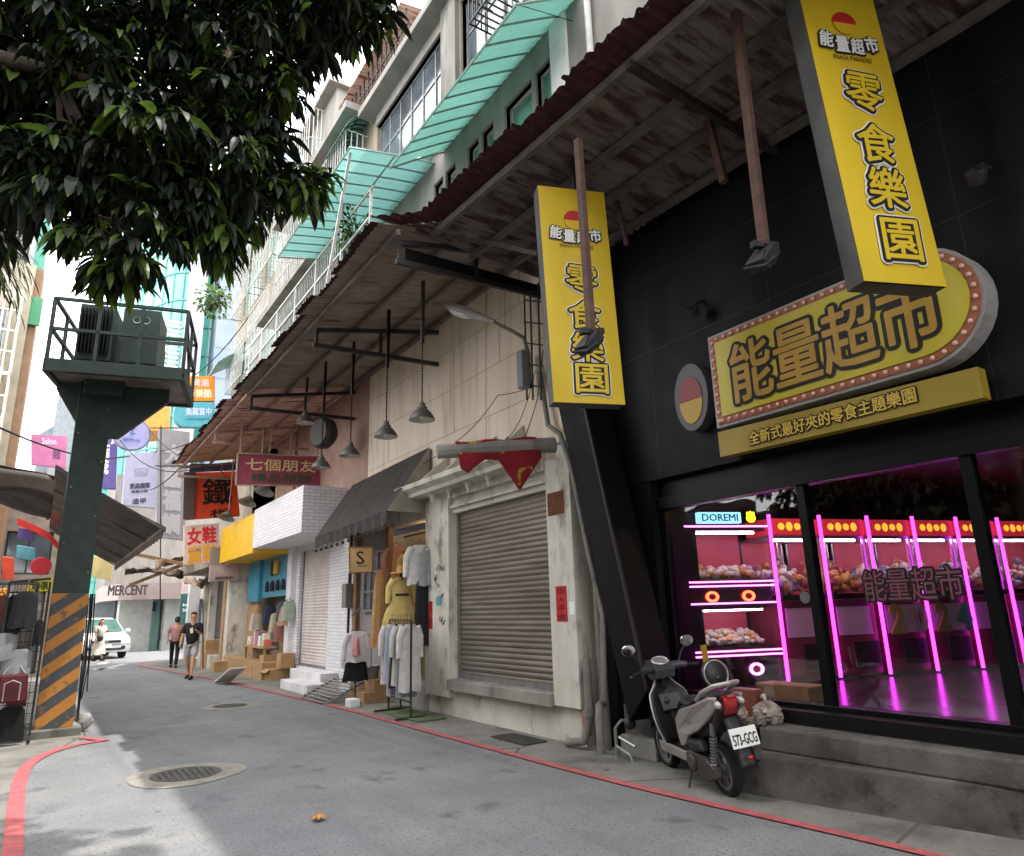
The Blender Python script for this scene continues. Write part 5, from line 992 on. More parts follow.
# ------------------------------------------------------------------ left barred flats
lf = T('barred_flats', 'cream tiled flats with white window cages at the left edge', 'building', (-3, 24, 0))
e = at(36, 270, Y=24); e2_ = at(44, 270, Y=24); zT = at(20, 262, Y=24).z
Ml = Matrix(((0, 1, 0, 0), (1, 0, 0, 24), (0, 0, 1, 0), (0, 0, 0, 1))); ops = [(e.x-2.6, e.x-.5, z, z+1.7) for z in (3.6, 6.4, 9.0)]
openwall(e.x-8, e.x, 0, zT, ops, 0, .3, Ml).build('wall', cm('tile_cream', 'a39a89', '938a78'), lf)
mb = MB(); mb.box(e.x-8, e.x, 24.3, 25.2, 0, zT); mb.build('core', cm('tile_cream2', 'a89c88'), lf)
mb = MB(); mb.box(e.x, e2_.x, 24.2, 25.2, 2, zT); mb.build('brown_side', cm('side_tile', '8e6e52', '7c5f45'), lf)
for o in ops: window(lf, o[0], o[1], o[2], o[3], 0, winglass, whitemet, 3, 1, Ml); cage(lf, o[0]-.3, o[1]+.3, o[2]-.5, o[3]+.35, 0, .6, cm('cage_cream', 'd4cfc0'), 14, 4, Ml, r=.022)
mb = MB(); mb.box(e.x-.1, e2_.x+.1, 24.05, 24.15, 10.3, 11.2); mb.build('green_board', cm('gb', '3c7f5c'), lf)
lt = T('tall_barred_flats', 'taller grey flats with red balcony and caged windows, behind the palm fronds at left', 'building', (-3, 34, 0))
e = at(38, 230, Y=33); Mt = Matrix(((0, 1, 0, 0), (1, 0, 0, 33), (0, 0, 1, 0), (0, 0, 0, 1))); ops = [(e.x-2.4, e.x-.5, z, z+1.6) for z in (12, 15, 18, 21)]
openwall(e.x-8, e.x, 0, 23.5, ops, 0, .3, Mt).build('wall', cm('tile_grey', 'a6a8a8', '94969a'), lt); mb = MB(); mb.box(e.x-8, e.x, 33.3, 34, 0, 23.5); mb.build('core', MATS['dark_room'], lt)
for o in ops: window(lt, o[0], o[1], o[2], o[3], 0, winglass, whitemet, 3, 1, Mt); cage(lt, o[0]-.2, o[1]+.3, o[2]-.5, o[3]+.3, 0, .6, dksteel if o[2] == 15 else cm('cage_cream', 'd4cfc0'), 12, 3, Mt, r=.025)
mb = MB(); mb.box(e.x-2.8, e.x+.2, 32.2, 33, 13.9, 14.9); mb.build('red_balcony', cm('rb', 'c04a34', 'a83c2a'), lt); mb = MB(); mb.box(e.x, e.x+.4, 33.2, 33.6, 14, 22); mb.build('teal_side', cm('ts', '4b8c7e'), lt)
# ================================================================== CLOTHING SHOP
cs = T('clothing_shop', 'small clothing shop with open warm lit front beneath the black scalloped awning', 'shop', (5.6, 12.5, 0))
mb = MB(); mb.box(5.57, 5.8, 10.92, 14.34, 3.2, 3.74); mb.build('lintel', plaster, cs)
mb = MB(); mb.box(6.3, 6.4, 10.9, 14.3, .3, 3.2); mb.build('back_wall', cm('shop_warm', 'b8a078', 'a48c66'), cs)
mb = MB(); mb.box(5.5, 6.4, 10.92, 14.34, 0, .38); mb.build('floor_slab', oldconc, cs)
mb = MB(); mb.box(5.45, 5.55, 12.55, 12.7, .38, 3.2); mb.box(5.45, 5.6, 14.2, 14.36, 0, 3.4); mb.build('door_post', wood, cs)
mb = MB(); mb.box(5.55, 5.6, 12.7, 14.2, .38, 3.2); mb.build('door_panel', cm('grey_door', '8b8784', '767270'), cs)
window(cs, 12.85, 13.9, 1.6, 2.8, 5.44, winglass, greymet, 3, 3, dep=.08)
mb = MB(); mb.tube([(5.75, 11.0, 3.0), (5.75, 12.5, 3.0)], .015, 6); mb.build('ceiling_rail', dksteel, cs)
mb = MB(); mb.lathe((5.95, 11.7, 3.12), [(.001, 0), (.06, 0), (.07, .05), (.07, .08)], 16); tag(mb.build('shop_lamp', cm('warm_shop_lamp', 'ffdca0', em='ffc878', ems=22), cs.parent), 'warm lamp glowing inside the clothing shop ceiling', 'light')
mb = MB(); mb.box(5.3, 5.5, 14.38, 14.62, 1.7, 2.2); tag(mb.build('electric_meter', cm('meter_grey', '6e6c6a'), bevel=.01), 'grey electric meter box on the white tiled wall by the shop sign', 'meter')
mb = MB(); mb.tube([(5.42, 14.5, .2), (5.42, 14.5, 3.4)], .03, 8); mb.tube([(5.42, 14.42, 2.2), (5.42, 14.42, 3.4)], .018, 8); tag(mb.build('wall_conduit', dksteel), 'dark conduit pipes running up beside the electric meter', 'pipe')
# awning
aw = T('black_scalloped_awning', 'sloping black fabric awning with scalloped valance over the clothing shop', 'awning', (5, 12.5, 3.5))
awm = cm('awning_black', '3a3634', '2c2928', rough=.8)
def AP(u, v): return V((5.52+(4.72-5.52)*v, 10.95+(14.75-10.95)*u-.0*v, 4.46-.08*u+(3.22-4.42)*v+.02*math.sin(38*u)*math.sin(PI*v)))
mb = MB(); mb.grid(AP, 60, 10); mb.build('fabric', awm, aw, solid=.012)
mb = MB(); mb.poly([AP(0, 0), AP(0, 1), V((5.52, 10.95, AP(0, 1).z))]); mb.build('side_flap', cm('awning_side', 'a09a8e', '857f74'), aw, solid=.01); mb = MB(); mb.poly([AP(1, 0), AP(1, 1), V((5.52, 14.75, AP(1, 1).z))]); mb.build('side_flap', cm('awning_side', 'a09a8e', '857f74'), aw, solid=.01)
mb = MB(); mb.grid(lambda u, v: AP(u, 1)+V((-.01-.02*math.sin(60*u), 0, -(.2+.05*abs(math.sin(PI*u*12)))*v)), 96, 3); mb.build('valance', awm, aw, solid=.008)
mb = MB()
for i in range(12): p = AP((i+.5)/12, 1); mb.ball((p.x-.02, p.y, p.z-.3), .035, 7, 5)
mb.build('tassel', awm, aw)
for p, q, lb in ((AP(.1, 1), V((5.5, 11.3, 3.9)), 0),): mb = MB(); mb.bar(p, q, .025); mb.build('bracket', dksteel, aw)
# S sign
s1 = psign('square_letter_sign', 'small square cream hanging sign with a script letter S', 'sign', [(349, 547), (373, 547), (373, 572), (350, 573)], cm('sign_tan', 'c9b083', 'bda376'), Y=12.6, th=.08, texts=[('S', .45, .42, .34, .5, black, .0), ('studio', .55, .74, .4, .06, black, .0)])
mb = MB(); q = [at(*p, Y=12.59) for p in ((349, 547), (373, 547), (373, 572), (350, 573))]
for i in range(4): mb.bar(q[i], q[(i+1) % 4], .02)
mb.bar(q[0]+V((.03, .04, 0)), q[0]+V((.03, .04, .35)), .01); mb.bar(q[1]+V((-.03, .04, 0)), q[1]+V((-.03, .04, .35)), .01); mb.build('frame', wood, s1)
def hang(name, lb, c, top, h, w0, w1, col, dirx=(1, -.25, 0), sleeves=None, waist=None, d=.05, cat='garment', grp='clothes displayed at the clothing shop', hanger=True, m=None, amp=.22):
    x, y = c; t = T(name, lb, cat, (x, y, top-h), grp); mm = m or cloth(col); dx = V(dirx).normalized()
    mb = MB(); garment(mb, (x, y, 0), top, 0, h, w0, w1, d, 7, amp, dirx, waist=waist)
    if sleeves:
        for s in (-1, 1):
            p0 = V((x, y, top-.05))+dx*s*w0*.72; mb.tube([p0, p0+dx*s*w0*.42+V((0, 0, -sleeves*.3)), p0+dx*s*w0*.5+V((0, 0, -sleeves))], [.07, .058, .045], 10)
    mb.build('cloth', mm, t, smooth=True)
    if hanger: mb = MB(); mb.tube([V((x, y, top-.01))-dx*w0*.6, V((x, y, top+.06)), V((x, y, top-.01))+dx*w0*.6], .01, 6); mb.tube([(x, y, top+.06), (x, y, top+.13), (x+.02, y+.02, top+.16)], .006, 6); mb.build('hanger', wood, t)
    return t
def hp(px, pyt, pyb, X, **k):
    a = at(px, pyt, X=X); b = at(px, pyb, X=X); return (a.x, a.y), a.z, a.z-b.z
def H(name, lb, px, pyt, pyb, X, w0, w1, col, **k): c, top, h = hp(px, pyt, pyb, X); return hang(name, lb, c, top, h, w0, w1, col, **k)
H('pink_blouse', 'dusty pink blouse hanging at the left in the shop opening', 396, 546, 588, 5.62, .2, .24, 'b98c7c', sleeves=.5)
H('yellow_blouse', 'pale yellow blouse hanging behind the mannequin dress', 411, 553, 590, 5.7, .18, .2, 'cdb264', sleeves=.3)
mq = H('yellow_dress', 'long pale yellow belted dress under a straw hat in the shop opening', 402, 577, 630, 5.3, .2, .34, 'd8c07a', waist=.35, sleeves=.4, hanger=False)
c, top, h = hp(402, 577, 630, 5.3); mb = MB(); mb.tube([(c[0], c[1], top-.05), (c[0], c[1], top+.1)], .04, 8); mb.tube([(c[0], c[1], .0), (c[0], c[1], top-h+.2)], .015, 6); mb.lathe((c[0], c[1], .0), [(.18, 0), (.17, .02), (.02, .03)], 16); mb.build('stand', dksteel, mq)
mb = MB(); mb.lathe((c[0], c[1], top-h*.34), [(.125, -.02), (.13, 0), (.125, .02)], 18); mb.build('belt', black, mq)
mb = MB(); mb.lathe((c[0], c[1], top+.06), [(.22, 0), (.2, .02), (.1, .03), (.1, .1), (.08, .13), (.001, .14)], 20); tag(mb.build('straw_hat', cm('straw', 'c99a5a', 'b58648'), smooth=True), 'straw hat set above the yellow dress', 'hat')
H('white_printed_shirt', 'white shirt with dark print hanging at the right of the shop opening', 421, 545, 585, 5.4, .22, .24, 'd8d6d2', sleeves=.5)
H('grey_striped_shirt', 'grey striped shirt hanging beside the pillar', 427, 550, 586, 5.38, .12, .15, '8f9092')
H('black_trousers', 'long black trousers hanging below the white printed shirt', 424, 577, 645, 5.36, .13, .17, '1b1b1f', hanger=False)
H('orange_scarf_dress', 'long peach orange slip dress hanging on the door post', 380, 570, 648, 5.3, .09, .15, 'c69a68')
# sheer white top and skirt on stand
c, top, h = hp(357, 631, 655, 4.95); o = hang('white_pink_top', 'white sheer top with pink front on a stand beside the ramp', c, top, .55, .2, .22, 'd6d0d0', sleeves=.6)
mb = MB(); garment(mb, (c[0]-.012, c[1]-.02, 0), top-.12, 0, .3, .15, .16, .055, 7, .1, (.35, 1, 0)); mb.build('pink_front', cloth('cf8d92'), o, smooth=True)
hang('black_skirt', 'short black skirt hanging under the white and pink top', c, top-.48, .4, .17, .24, '141417', hanger=False)
mb = MB(); mb.tube([(c[0], c[1], 0), (c[0], c[1], top+.25)], .015, 8); mb.lathe((c[0], c[1], 0), [(.2, 0), (.19, .03), (.02, .05)], 16); mb.bar((c[0]-.1, c[1], top+.28), (c[0]+.06, c[1], top+.42), .1, .01); tag(mb.build('display_stand', dksteel), 'thin dark display stand with tilted card on top, left of the rack', 'stand')
# rack
rk = at(400, 722, Z=0); t = T('clothes_rack', 'black metal clothes rack full of pale garments on the pavement', 'rack', tuple(rk))
r0 = V((4.86, 10.25, 0)); r1 = V((4.98, 11.35, 0)); mb = MB()
for r_ in (r0, r1): mb.tube([r_+V((-.25, 0, .03)), r_+V((.25, 0, .03))], .018, 8); mb.tube([r_+V((0, 0, .03)), r_+V((0, 0, 1.46))], .018, 8)
mb.tube([r0+V((0, 0, 1.46)), r1+V((0, 0, 1.46))], .018, 8); mb.tube([r0+V((0, 0, .25)), r1+V((0, 0, .25))], .014, 8); mb.build('frame', dksteel, t)
random.seed(12)
rc_ = [('c9c7c4', 'white pleated long dress nearest end of the rack'), ('8a8d92', 'grey dress second on the rack'), ('c6c0b8', 'ivory long shirt third on the rack'), ('23232a', 'black long dress in the middle of the rack'), ('a9a5b6', 'pale lilac dress on the rack beyond the black one'), ('b7c1cb', 'pale blue striped dress near the far end of the rack'), ('cfcac6', 'off white dress at the far end of the rack')]
for i, (c_, lb) in enumerate(rc_):
    p = r0.lerp(r1, (i+.4)/7.2); hang('rack_dress', lb, (p.x, p.y), 1.4, 1.0+.1*math.sin(i*2), .16, .2, c_, dirx=(1, .1+.15*math.sin(i*2), 0), sleeves=.45 if i in (0, 2, 6) else None, grp='garments on the clothes rack')
# steps, ramp, bits
mb = MB(); mb.box(5.0, 5.5, 12.5, 13.3, 0, .2); mb.box(5.2, 5.5, 12.55, 13.25, .2, .4); tag(mb.build('wooden_steps', paleply, bevel=.008), 'low yellowish wooden steps at the clothing shop door', 'steps')
mb = MB(); mb.lathe((5.3, 12.9, .41), [(.001, 0), (.13, 0), (.16, .22), (.15, .22), (.001, .05)], 20); tag(mb.build('grey_basin', greymet, smooth=True), 'grey round basin on top of the wooden steps', 'basin')
ra = T('louvred_ramp', 'grey metal ramp of slats sloping onto the pavement left of the stand', 'ramp', (4.8, 14, 0))
def RP(u, v): return V((4.45+.75*v, 13.0+1.4*u, .02+.34*v))
for i in range(9): mb = MB(); a, b = RP(0, (i+.2)/9), RP(1, (i+.2)/9); mb.bar(a, b, .06, .02, (.4, 0, .9)); mb.build('slat', cm('ramp_grey', '8d8b88', '6c6a67'), ra)
mb = MB(); mb.bar(RP(0, 0)+V((0, 0, -.02)), RP(0, 1)+V((0, 0, -.02)), .04); mb.bar(RP(1, 0)+V((0, 0, -.02)), RP(1, 1)+V((0, 0, -.02)), .04); mb.build('side_rail', greymet, ra)
mb = MB(); mb.box(4.8, 5.3, 9.9, 11.2, .016, .03); tag(mb.build('green_mat', cm('mat_green', '5d6b4c', '4d5a3e', rough=.95)), 'dull green doormat under the rack end by the pillar', 'mat')
mb = MB(); p = at(352, 707, Z=0); mb.box(p.x-.09, p.x+.1, p.y-.14, p.y+.12, 0, .14); tag(mb.build('plastic_tub', cm('tub', 'c9cdd0'), bevel=.02), 'small white plastic tub on the pavement edge below the stand', 'tub')
# ================================================================== LEFT: TRANSFORMER PLATFORM
MB.DM = None
tp = T('transformer_platform', 'dark green steel transformer platform high on a post with hazard stripes', 'platform', (.34, 12.7, 0))
stripe = mat('hazard_stripes', '3a3d40', rough=.6); N, L, B = nodes(stripe); tcn = [n for n in N if n.type == 'TEX_COORD'][0]; sx = N.new('ShaderNodeSeparateXYZ'); L.new(tcn.outputs['Object'], sx.inputs[0])
m1 = N.new('ShaderNodeMath'); m1.operation = 'MULTIPLY_ADD'; m1.inputs[1].default_value = -.75; L.new(sx.outputs[0], m1.inputs[0]); L.new(sx.outputs[2], m1.inputs[2])
m1b = N.new('ShaderNodeMath'); m1b.operation = 'MULTIPLY_ADD'; m1b.inputs[1].default_value = .75; L.new(sx.outputs[1], m1b.inputs[0]); L.new(m1.outputs[0], m1b.inputs[2])
m2 = N.new('ShaderNodeMath'); m2.operation = 'PINGPONG'; m2.inputs[1].default_value = .175; L.new(m1b.outputs[0], m2.inputs[0]); m3 = N.new('ShaderNodeMath'); m3.operation = 'GREATER_THAN'; m3.inputs[1].default_value = .0875; L.new(m2.outputs[0], m3.inputs[0])
nz = N.new('ShaderNodeTexNoise'); nz.inputs['Scale'].default_value = 9; nz.inputs['Detail'].default_value = 8; L.new(tcn.outputs['Object'], nz.inputs['Vector']); mr = N.new('ShaderNodeMapRange'); mr.inputs[1].default_value = .58; mr.inputs[2].default_value = .66; L.new(nz.outputs['Fac'], mr.inputs[0])
mx = N.new('ShaderNodeMix'); mx.data_type = 'RGBA'; mx.inputs[6].default_value = (*lin('45484b'), 1); mx.inputs[7].default_value = (*lin('b5792e'), 1); L.new(m3.outputs[0], mx.inputs[0])
mx2 = N.new('ShaderNodeMix'); mx2.data_type = 'RGBA'; L.new(mr.outputs[0], mx2.inputs[0]); L.new(mx.outputs[2], mx2.inputs[6]); mx2.inputs[7].default_value = (*lin('6d5a44'), 1); L.new(mx2.outputs[2], B.inputs['Base Color'])
mb = MB(); mb.box(-.02, .68, 12.4, 13.1, -.05, .12); mb.build('plinth', oldconc, tp, bevel=.02)
mb = MB(); mb.box(.10, .57, 12.47, 12.97, .12, 2.0); mb.build('striped_base', stripe, tp, bevel=.006)
mb = MB(); mb.box(.10, .57, 12.47, 12.97, 2.0, 5.35); mb.build('post', darkgreen, tp, bevel=.006)
for i in range(7):
    mb = MB(); mb.ball((.16 if i % 2 else .52, 12.465, 2.3+.43*i), .016, 6, 4); mb.build('bolt', greymet, tp)
x0, x1, y0, y1, zf = -.38, 1.5, 12.05, 13.6, 5.36
PV = V((-.38, 12.05, 0)); MB.DM = Matrix.Translation(PV) @ Matrix.Rotation(R(-14), 4, 'Z') @ Matrix.Translation(-PV)
mb = MB(); mb.box(x0, x1, y0, y1, zf-.06, zf); mb.build('deck', cm('deck_under', '857c79', '5d5755'), tp)
mb = MB()
for a, b in (((x0, y0), (x1, y0)), ((x0, y1), (x1, y1)), ((x0, y0), (x0, y1)), ((x1, y0), (x1, y1))): mb.bar((*a, zf), (*b, zf), .08, .2)
mb.build('deck_beam', darkgreen, tp)
mb = MB(); mb.prism([(x0+.02, 12.66, zf-.08), (x1-.25, 12.66, zf-.08), (x1-.25, 12.66, zf-.3), (.57, 12.66, zf-.95), (.1, 12.66, zf-.95), (x0+.02, 12.66, zf-.2)], (0, .1, 0)); mb.build('gusset', darkgreen, tp)
mb = MB(); mb.box(.07, .62, 12.42, 13.0, zf-.3, zf-.06); mb.build('capital', darkgreen, tp, bevel=.01)
zr = 6.45
for (a, b) in ((x0, y0), (x1, y0), (x0, y1), (x1, y1), (.25, y0), (.85, y0), (.25, y1), (.9, y1), (x1, 12.8), (x0, 12.8)): mb = MB(); mb.bar((a, b, zf), (a, b, zr), .05); mb.build('baluster', darkgreen, tp)
for z in (zr, 5.95): 
    mb = MB()
    for a, b in (((x0, y0), (x1, y0)), ((x0, y1), (x1, y1)), ((x0, y0), (x0, y1)), ((x1, y0), (x1, y1))): mb.bar((*a, z), (*b, z), .05)
    mb.build('handrail', darkgreen, tp)
mb = MB(); mb.bar((x1, y0, zr-.1), (x1-.05, y1, zf+.1), .04); mb.bar((1.0, y1-.1, zf+.1), (1.0, y1-.1, zr-.2), .03); mb.build('brace', darkgreen, tp)
for x, w, nm, lb in ((-.12, .5, 'finned_transformer', 'dark finned transformer box on the platform under the leaves'), (.5, .55, 'green_cabinet', 'dark green metal cabinet with round emblem beside the finned transformer')):
    t = T(nm, lb, 'cabinet', (x, 12.8, zf)); mb = MB(); mb.box(x, x+w, 12.4, 13.2, zf+.25, zf+1.2); mb.build('body', darkgreen, t, bevel=.015)
    mb = MB(); mb.box(x-.03, x+w+.03, 12.37, 13.23, zf, zf+.1); mb.box(x+.05, x+.12, 12.5, 13.1, zf+.1, zf+.25); mb.box(x+w-.12, x+w-.05, 12.5, 13.1, zf+.1, zf+.25); mb.build('base', darkgreen, t)
    mb = MB()
    if nm[0] == 'f':
        for i in range(9): mb.box(x+.05+.05*i, x+.065+.05*i, 12.3, 12.4, zf+.35, zf+1.1)
        mb.build('fins', blk, t)
    else:
        for s in (-.07, .07): mb.lathe((x+w/2+s, 12.395, zf+1.0), [(.05, 0), (.06, -.004), (.06, .004), (.05, 0)], 20, ax=(0, -1, 0))
        mb.build('emblem', cm('emblem_pale', '8fa59a'), t)
MB.DM = None
# ================================================================== LEFT STALL
tarp = mat('awning_brown', '574c45', '3b332e', 2.5, .7, c3='2e2826', s3=1.3, t3=(.5, .7), bump=.3, transl=.1)
sa = T('striped_brown_awning', 'brown folding awning with ragged dark valance behind the striped post', 'awning', (1, 16, 3.2))
pA_ = at(165, 520, X=1.62); pB_ = at(110, 566, X=1.62)
def SP(u, v): return V((1.62-1.7*(1-v), pA_.y+(23.-pA_.y)*u, 3.15+.95*(1-v)-.04*math.sin(PI*v)))
mb = MB(); mb.grid(SP, 20, 10); mb.build('fabric', tarp, sa, solid=.012)
mb = MB(); mb.grid(lambda u, v: SP(u, 1)+V((-.01, 0, -(.16+.05*abs(math.sin(PI*u*22)))*v)), 110, 2); mb.build('valance', cm('valance_maroon', '4b2d29', '3a2220'), sa, solid=.01)
for u in (0, .25, .5, .75, 1): mb = MB(); mb.bar(SP(u, 0)-V((0, 0, .05)), SP(u, 1)-V((0, 0, .05)), .035); mb.build('arm', steel, sa)
mb = MB(); mb.bar(SP(0, 1)-V((0, 0, .05)), SP(1, 1)-V((0, 0, .05)), .06, .08); mb.build('front_bar', steel, sa)
tb = T('sagging_tarp', 'sagging dark brown tarp roof at the left edge in front of the market stall', 'awning', (-1, 13, 3.7))
mb = MB(); mb.grid(lambda u, v: V((-3.5+3.45*u, 11.6+3.4*v, 4.15-.62*u**1.5+.08*math.sin(9*v+3*u)-.25*math.sin(PI*v)*(1-.3*u)+.05*math.sin(14*u+5*v))), 26, 20); mb.build('sheet', tarp, tb, smooth=True, solid=.012)
mb = MB(); mb.grid(lambda u, v: V((-3.5+3.45*u, 11.58+.03*math.sin(20*u), 4.15-.62*u**1.5+.05*math.sin(14*u)-(.28+.85*(1-u)**1.2+.08*math.sin(13*u))*v)), 40, 4); mb.build('front_fold', tarp, tb, smooth=True, solid=.01)
mb = MB(); mb.bar((-3.4, 11.7, 3.95), (-.0, 11.7, 3.4), .05); mb.bar((-.1, 11.7, 3.4), (-.1, 15, 3.4), .05); mb.build('pole', dksteel, tb)
mb = MB(); mb.tube([(-1.4, 11.9, 0), (-1.4, 11.9, 3.8)], .03, 8); mb.build('leg', dksteel, tb)
rd = T('red_lit_awning', 'curved bright red awning edge seen over the stall at left', 'awning', (0, 18, 3.4)); mb = MB(); a = [at(18, 518, Y=20), at(35, 525, Y=20), at(50, 533, Y=20), at(60, 545, Y=20)]
mb.grid(lambda u, v: a[min(3, int(u*3))].lerp(a[min(3, int(u*3)+1)], u*3-int(u*3))+V((0, 1.5*v, .12*v)), 12, 3); mb.grid(lambda u, v: a[min(3, int(u*3))].lerp(a[min(3, int(u*3)+1)], u*3-int(u*3))+V((0, 0, -.16*v)), 12, 1); mb.build('fabric', cm('red_awn', 'd03428', 'b82c22', transl=.3), rd, solid=.01)
# grid rack with hanging tops
gr = T('wire_grid_rack', 'black wire grid rack standing left of the striped post with clothes and bags', 'rack', (-.4, 12.3, 0)); mb = MB(); xs0, xs1, yy = -.42, .06, 12.25
for i in range(8): x = xs0+(xs1-xs0)*i/7; mb.bar((x, yy, .08), (x, yy, 2.15), .008 if i not in (0, 7) else .03)
for i in range(16): z = .1+.137*i; mb.bar((xs0, yy, z), (xs1, yy, z), .01)
mb.bar((xs0, yy, 2.15), (xs1, yy, 2.2), .035); mb.build('grid', dksteel, gr)
mb = MB()
for x in (xs0, xs1): mb.bar((x, yy-.25, .04), (x, yy+.25, .04), .03)
mb.build('foot', dksteel, gr)
def st(name, lb, x, top, h, w0, w1, col, **k): return hang(name, lb, (x, 12.12+k.pop('dy', 0)), top, h, w0, w1, col, dirx=(1, .05, 0), grp='goods hanging on the wire grid rack', **k)
st('black_tank_top', 'black tank top with grey hem hanging highest on the grid rack', -.2, 2.02, .5, .14, .17, '26262a'); st('grey_crop_top', 'grey knitted top below the black tank top on the grid rack', -.42, 1.46, .35, .2, .2, '8a8c8e', hanger=False)
st('white_mesh_top', 'white checked mesh top in the middle of the grid rack', -.2, 1.24, .36, .17, .17, '8b8e92', hanger=False)
st('black_side_bag', 'small black item hanging at the right of the grid rack beside the post', .0, 1.62, .34, .05, .06, '17171a', hanger=False)
st('black_trousers', 'pair of black trousers hanging lowest on the grid rack', -.18, .5, .44, .15, .17, '101013', hanger=False, amp=.1)
bg = T('crimson_bag', 'crimson handbag with grey strap hanging on the grid rack', 'bag', (-.4, 12.1, .6)); mb = MB(); mb.prism([(-.4, 12.02, .55), (-.02, 12.02, .55), (-.05, 12.02, .92), (-.37, 12.02, .92)], (0, .14, 0)); mb.build('body', cm('crimson', '5c141e', '4a1018'), bg, bevel=.03)
mb = MB(); mb.tube([(-.3, 12.0, .58), (-.3, 12.0, .8), (-.21, 12.0, .84), (-.12, 12.0, .8), (-.12, 12.0, .58)], .01, 6); mb.tube([(-.33, 12.05, .92), (-.21, 12.1, 1.1), (-.09, 12.05, .92)], .012, 6); mb.build('strap', cm('strap_grey', 'a08f8c'), bg)
random.seed(40)
sm = ['3a3338', '6a6f74', '8a5a58', '222226', '9c9488', '4a3c50', '2c2c30']
for i in range(10):
    x = -.85+.17*(i % 5)+random.uniform(-.03, .03); top = (2.0, 1.05)[i//5]
    hang('market_garment', ('black', 'grey', 'rose', 'dark', 'beige', 'plum', 'charcoal')[i % 7]+' garment, '+('leftmost', 'second from the left', 'middle one', 'second from the right', 'rightmost')[i % 5]+' in the '+('upper', 'lower')[i//5]+' row behind the grid rack', (x, 13.0+.1*(i % 3)), top, random.uniform(.55, .85), .1, .13, sm[i % 7], dirx=(1, .4, 0), grp='market garments behind the grid rack')
mb = MB(); mb.tube([(-3, 13.1, 2.17), (-.1, 13.1, 2.17)], .02, 8); mb.tube([(-3, 13.1, 1.22), (-.1, 13.1, 1.22)], .02, 8); mb.tube([(-.1, 13.1, 0), (-.1, 13.1, 2.17)], .02, 8); mb.tube([(-3, 13.1, 0), (-3, 13.1, 2.17)], .02, 8); tag(mb.build('garment_rail', greymet), 'two tier grey garment rail at the far left market stall', 'rack')
mb = MB(); mb.box(-6, -5.8, 10, 24, 0, 4.2); tag(mb.build('stall_back_wall', cm('stall_dark', '4c4743', '3c3733')), 'dark back wall of the market stalls at left', 'wall')
# things hanging right of the post
t = T('hanging_straps', 'bundle of dark straps and belts hanging at the right edge of the striped post', 'belts', (.75, 12.9, 0)); mb = MB()
for i in range(4): x = .61+.03*i; mb.tube([(x-.03, 12.9, 2.0), (x, 12.88, 1.4), (x+.03*math.sin(i), 12.9, .9), (x+.02*math.cos(i*2), 12.9, .25+.1*i)], .009, 5)
mb.build('strap', blackrub, t)
mb = MB(); mb.bar((.64, 12.95, 0), (.64, 12.95, 2.0), .03); mb.build('stand', dksteel, t)
mb = MB(); p = (.74, 12.8, .14); mb.ball(p, (.1, .08, .12), 10, 6, .1); tag(mb.build('bagged_weight', cm('bagw', '8c8a88')), 'small grey bundle at the foot of the hanging straps', 'bundle')
# ================================================================== TREE
random.seed(77)
tree = T('mango_tree', 'dark leafy mango tree whose branches hang over the street at the upper left', 'tree', (-2.6, 5.2, 0))
def atd(px, py, d): r = (fw+rt*((px-512)/FPX)-up*((py-428)/FPX)); return EYE+r*d
lobes = []   # (centre, radius)
for px, py, rp, d in ((60, 60, 110, 5.6), (150, 70, 105, 6.2), (235, 40, 85, 6.4), (320, 5, 52, 6.6), (362, 8, 32, 6.7), (60, 165, 62, 5.2), (140, 160, 75, 5.5), (215, 150, 72, 5.9), (262, 100, 45, 6.2), (120, 232, 52, 5.2), (112, 268, 30, 5.1), (200, 215, 42, 5.7), (215, 240, 22, 5.7), (312, 183, 21, 6.4), (292, 190, 20, 6.3), (250, 190, 32, 6.1),
    (10, 120, 80, 5.6), (-60, 60, 120, 5.8), (-40, 190, 60, 5.6), (100, -60, 130, 6), (240, -80, 110, 6.6), (-120, -60, 170, 6), (340, -60, 70, 7), (-300, 100, 240, 6), (-150, -300, 260, 6.5), (150, -330, 250, 6.8), (420, -330, 200, 7), (-500, -200, 300, 6.5)):  # large outer lobes lie out of view, added to shade the near street
    lobes.append((atd(px, py, d), rp*d/FPX))
nodes_ = []; mb = MB()
def whorl(c, dn, n, L_, edge=0):
    for i in range(n):
        a = 2*PI*i/n+random.random(); base = V((math.cos(a), math.sin(a), random.uniform(-.5, .45)))
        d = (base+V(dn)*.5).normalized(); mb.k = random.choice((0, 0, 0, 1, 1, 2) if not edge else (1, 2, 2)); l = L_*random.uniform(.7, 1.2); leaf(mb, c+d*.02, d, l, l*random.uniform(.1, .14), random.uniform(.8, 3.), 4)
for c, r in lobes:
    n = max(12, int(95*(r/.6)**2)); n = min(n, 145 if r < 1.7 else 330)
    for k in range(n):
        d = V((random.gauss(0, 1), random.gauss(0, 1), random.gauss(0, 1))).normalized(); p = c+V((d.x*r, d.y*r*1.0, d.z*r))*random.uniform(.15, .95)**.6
        nodes_.append(p); whorl(p, d, random.randint(7, 11), random.choice((.2, .25, .29)), edge=(r < .25 and random.random() < .75) or (r < .45 and random.random() < .2) or random.random() < .04)  # edge whorls take lighter leaves, backlight put into the leaf colour
mb.build('crown', leafm, tree)
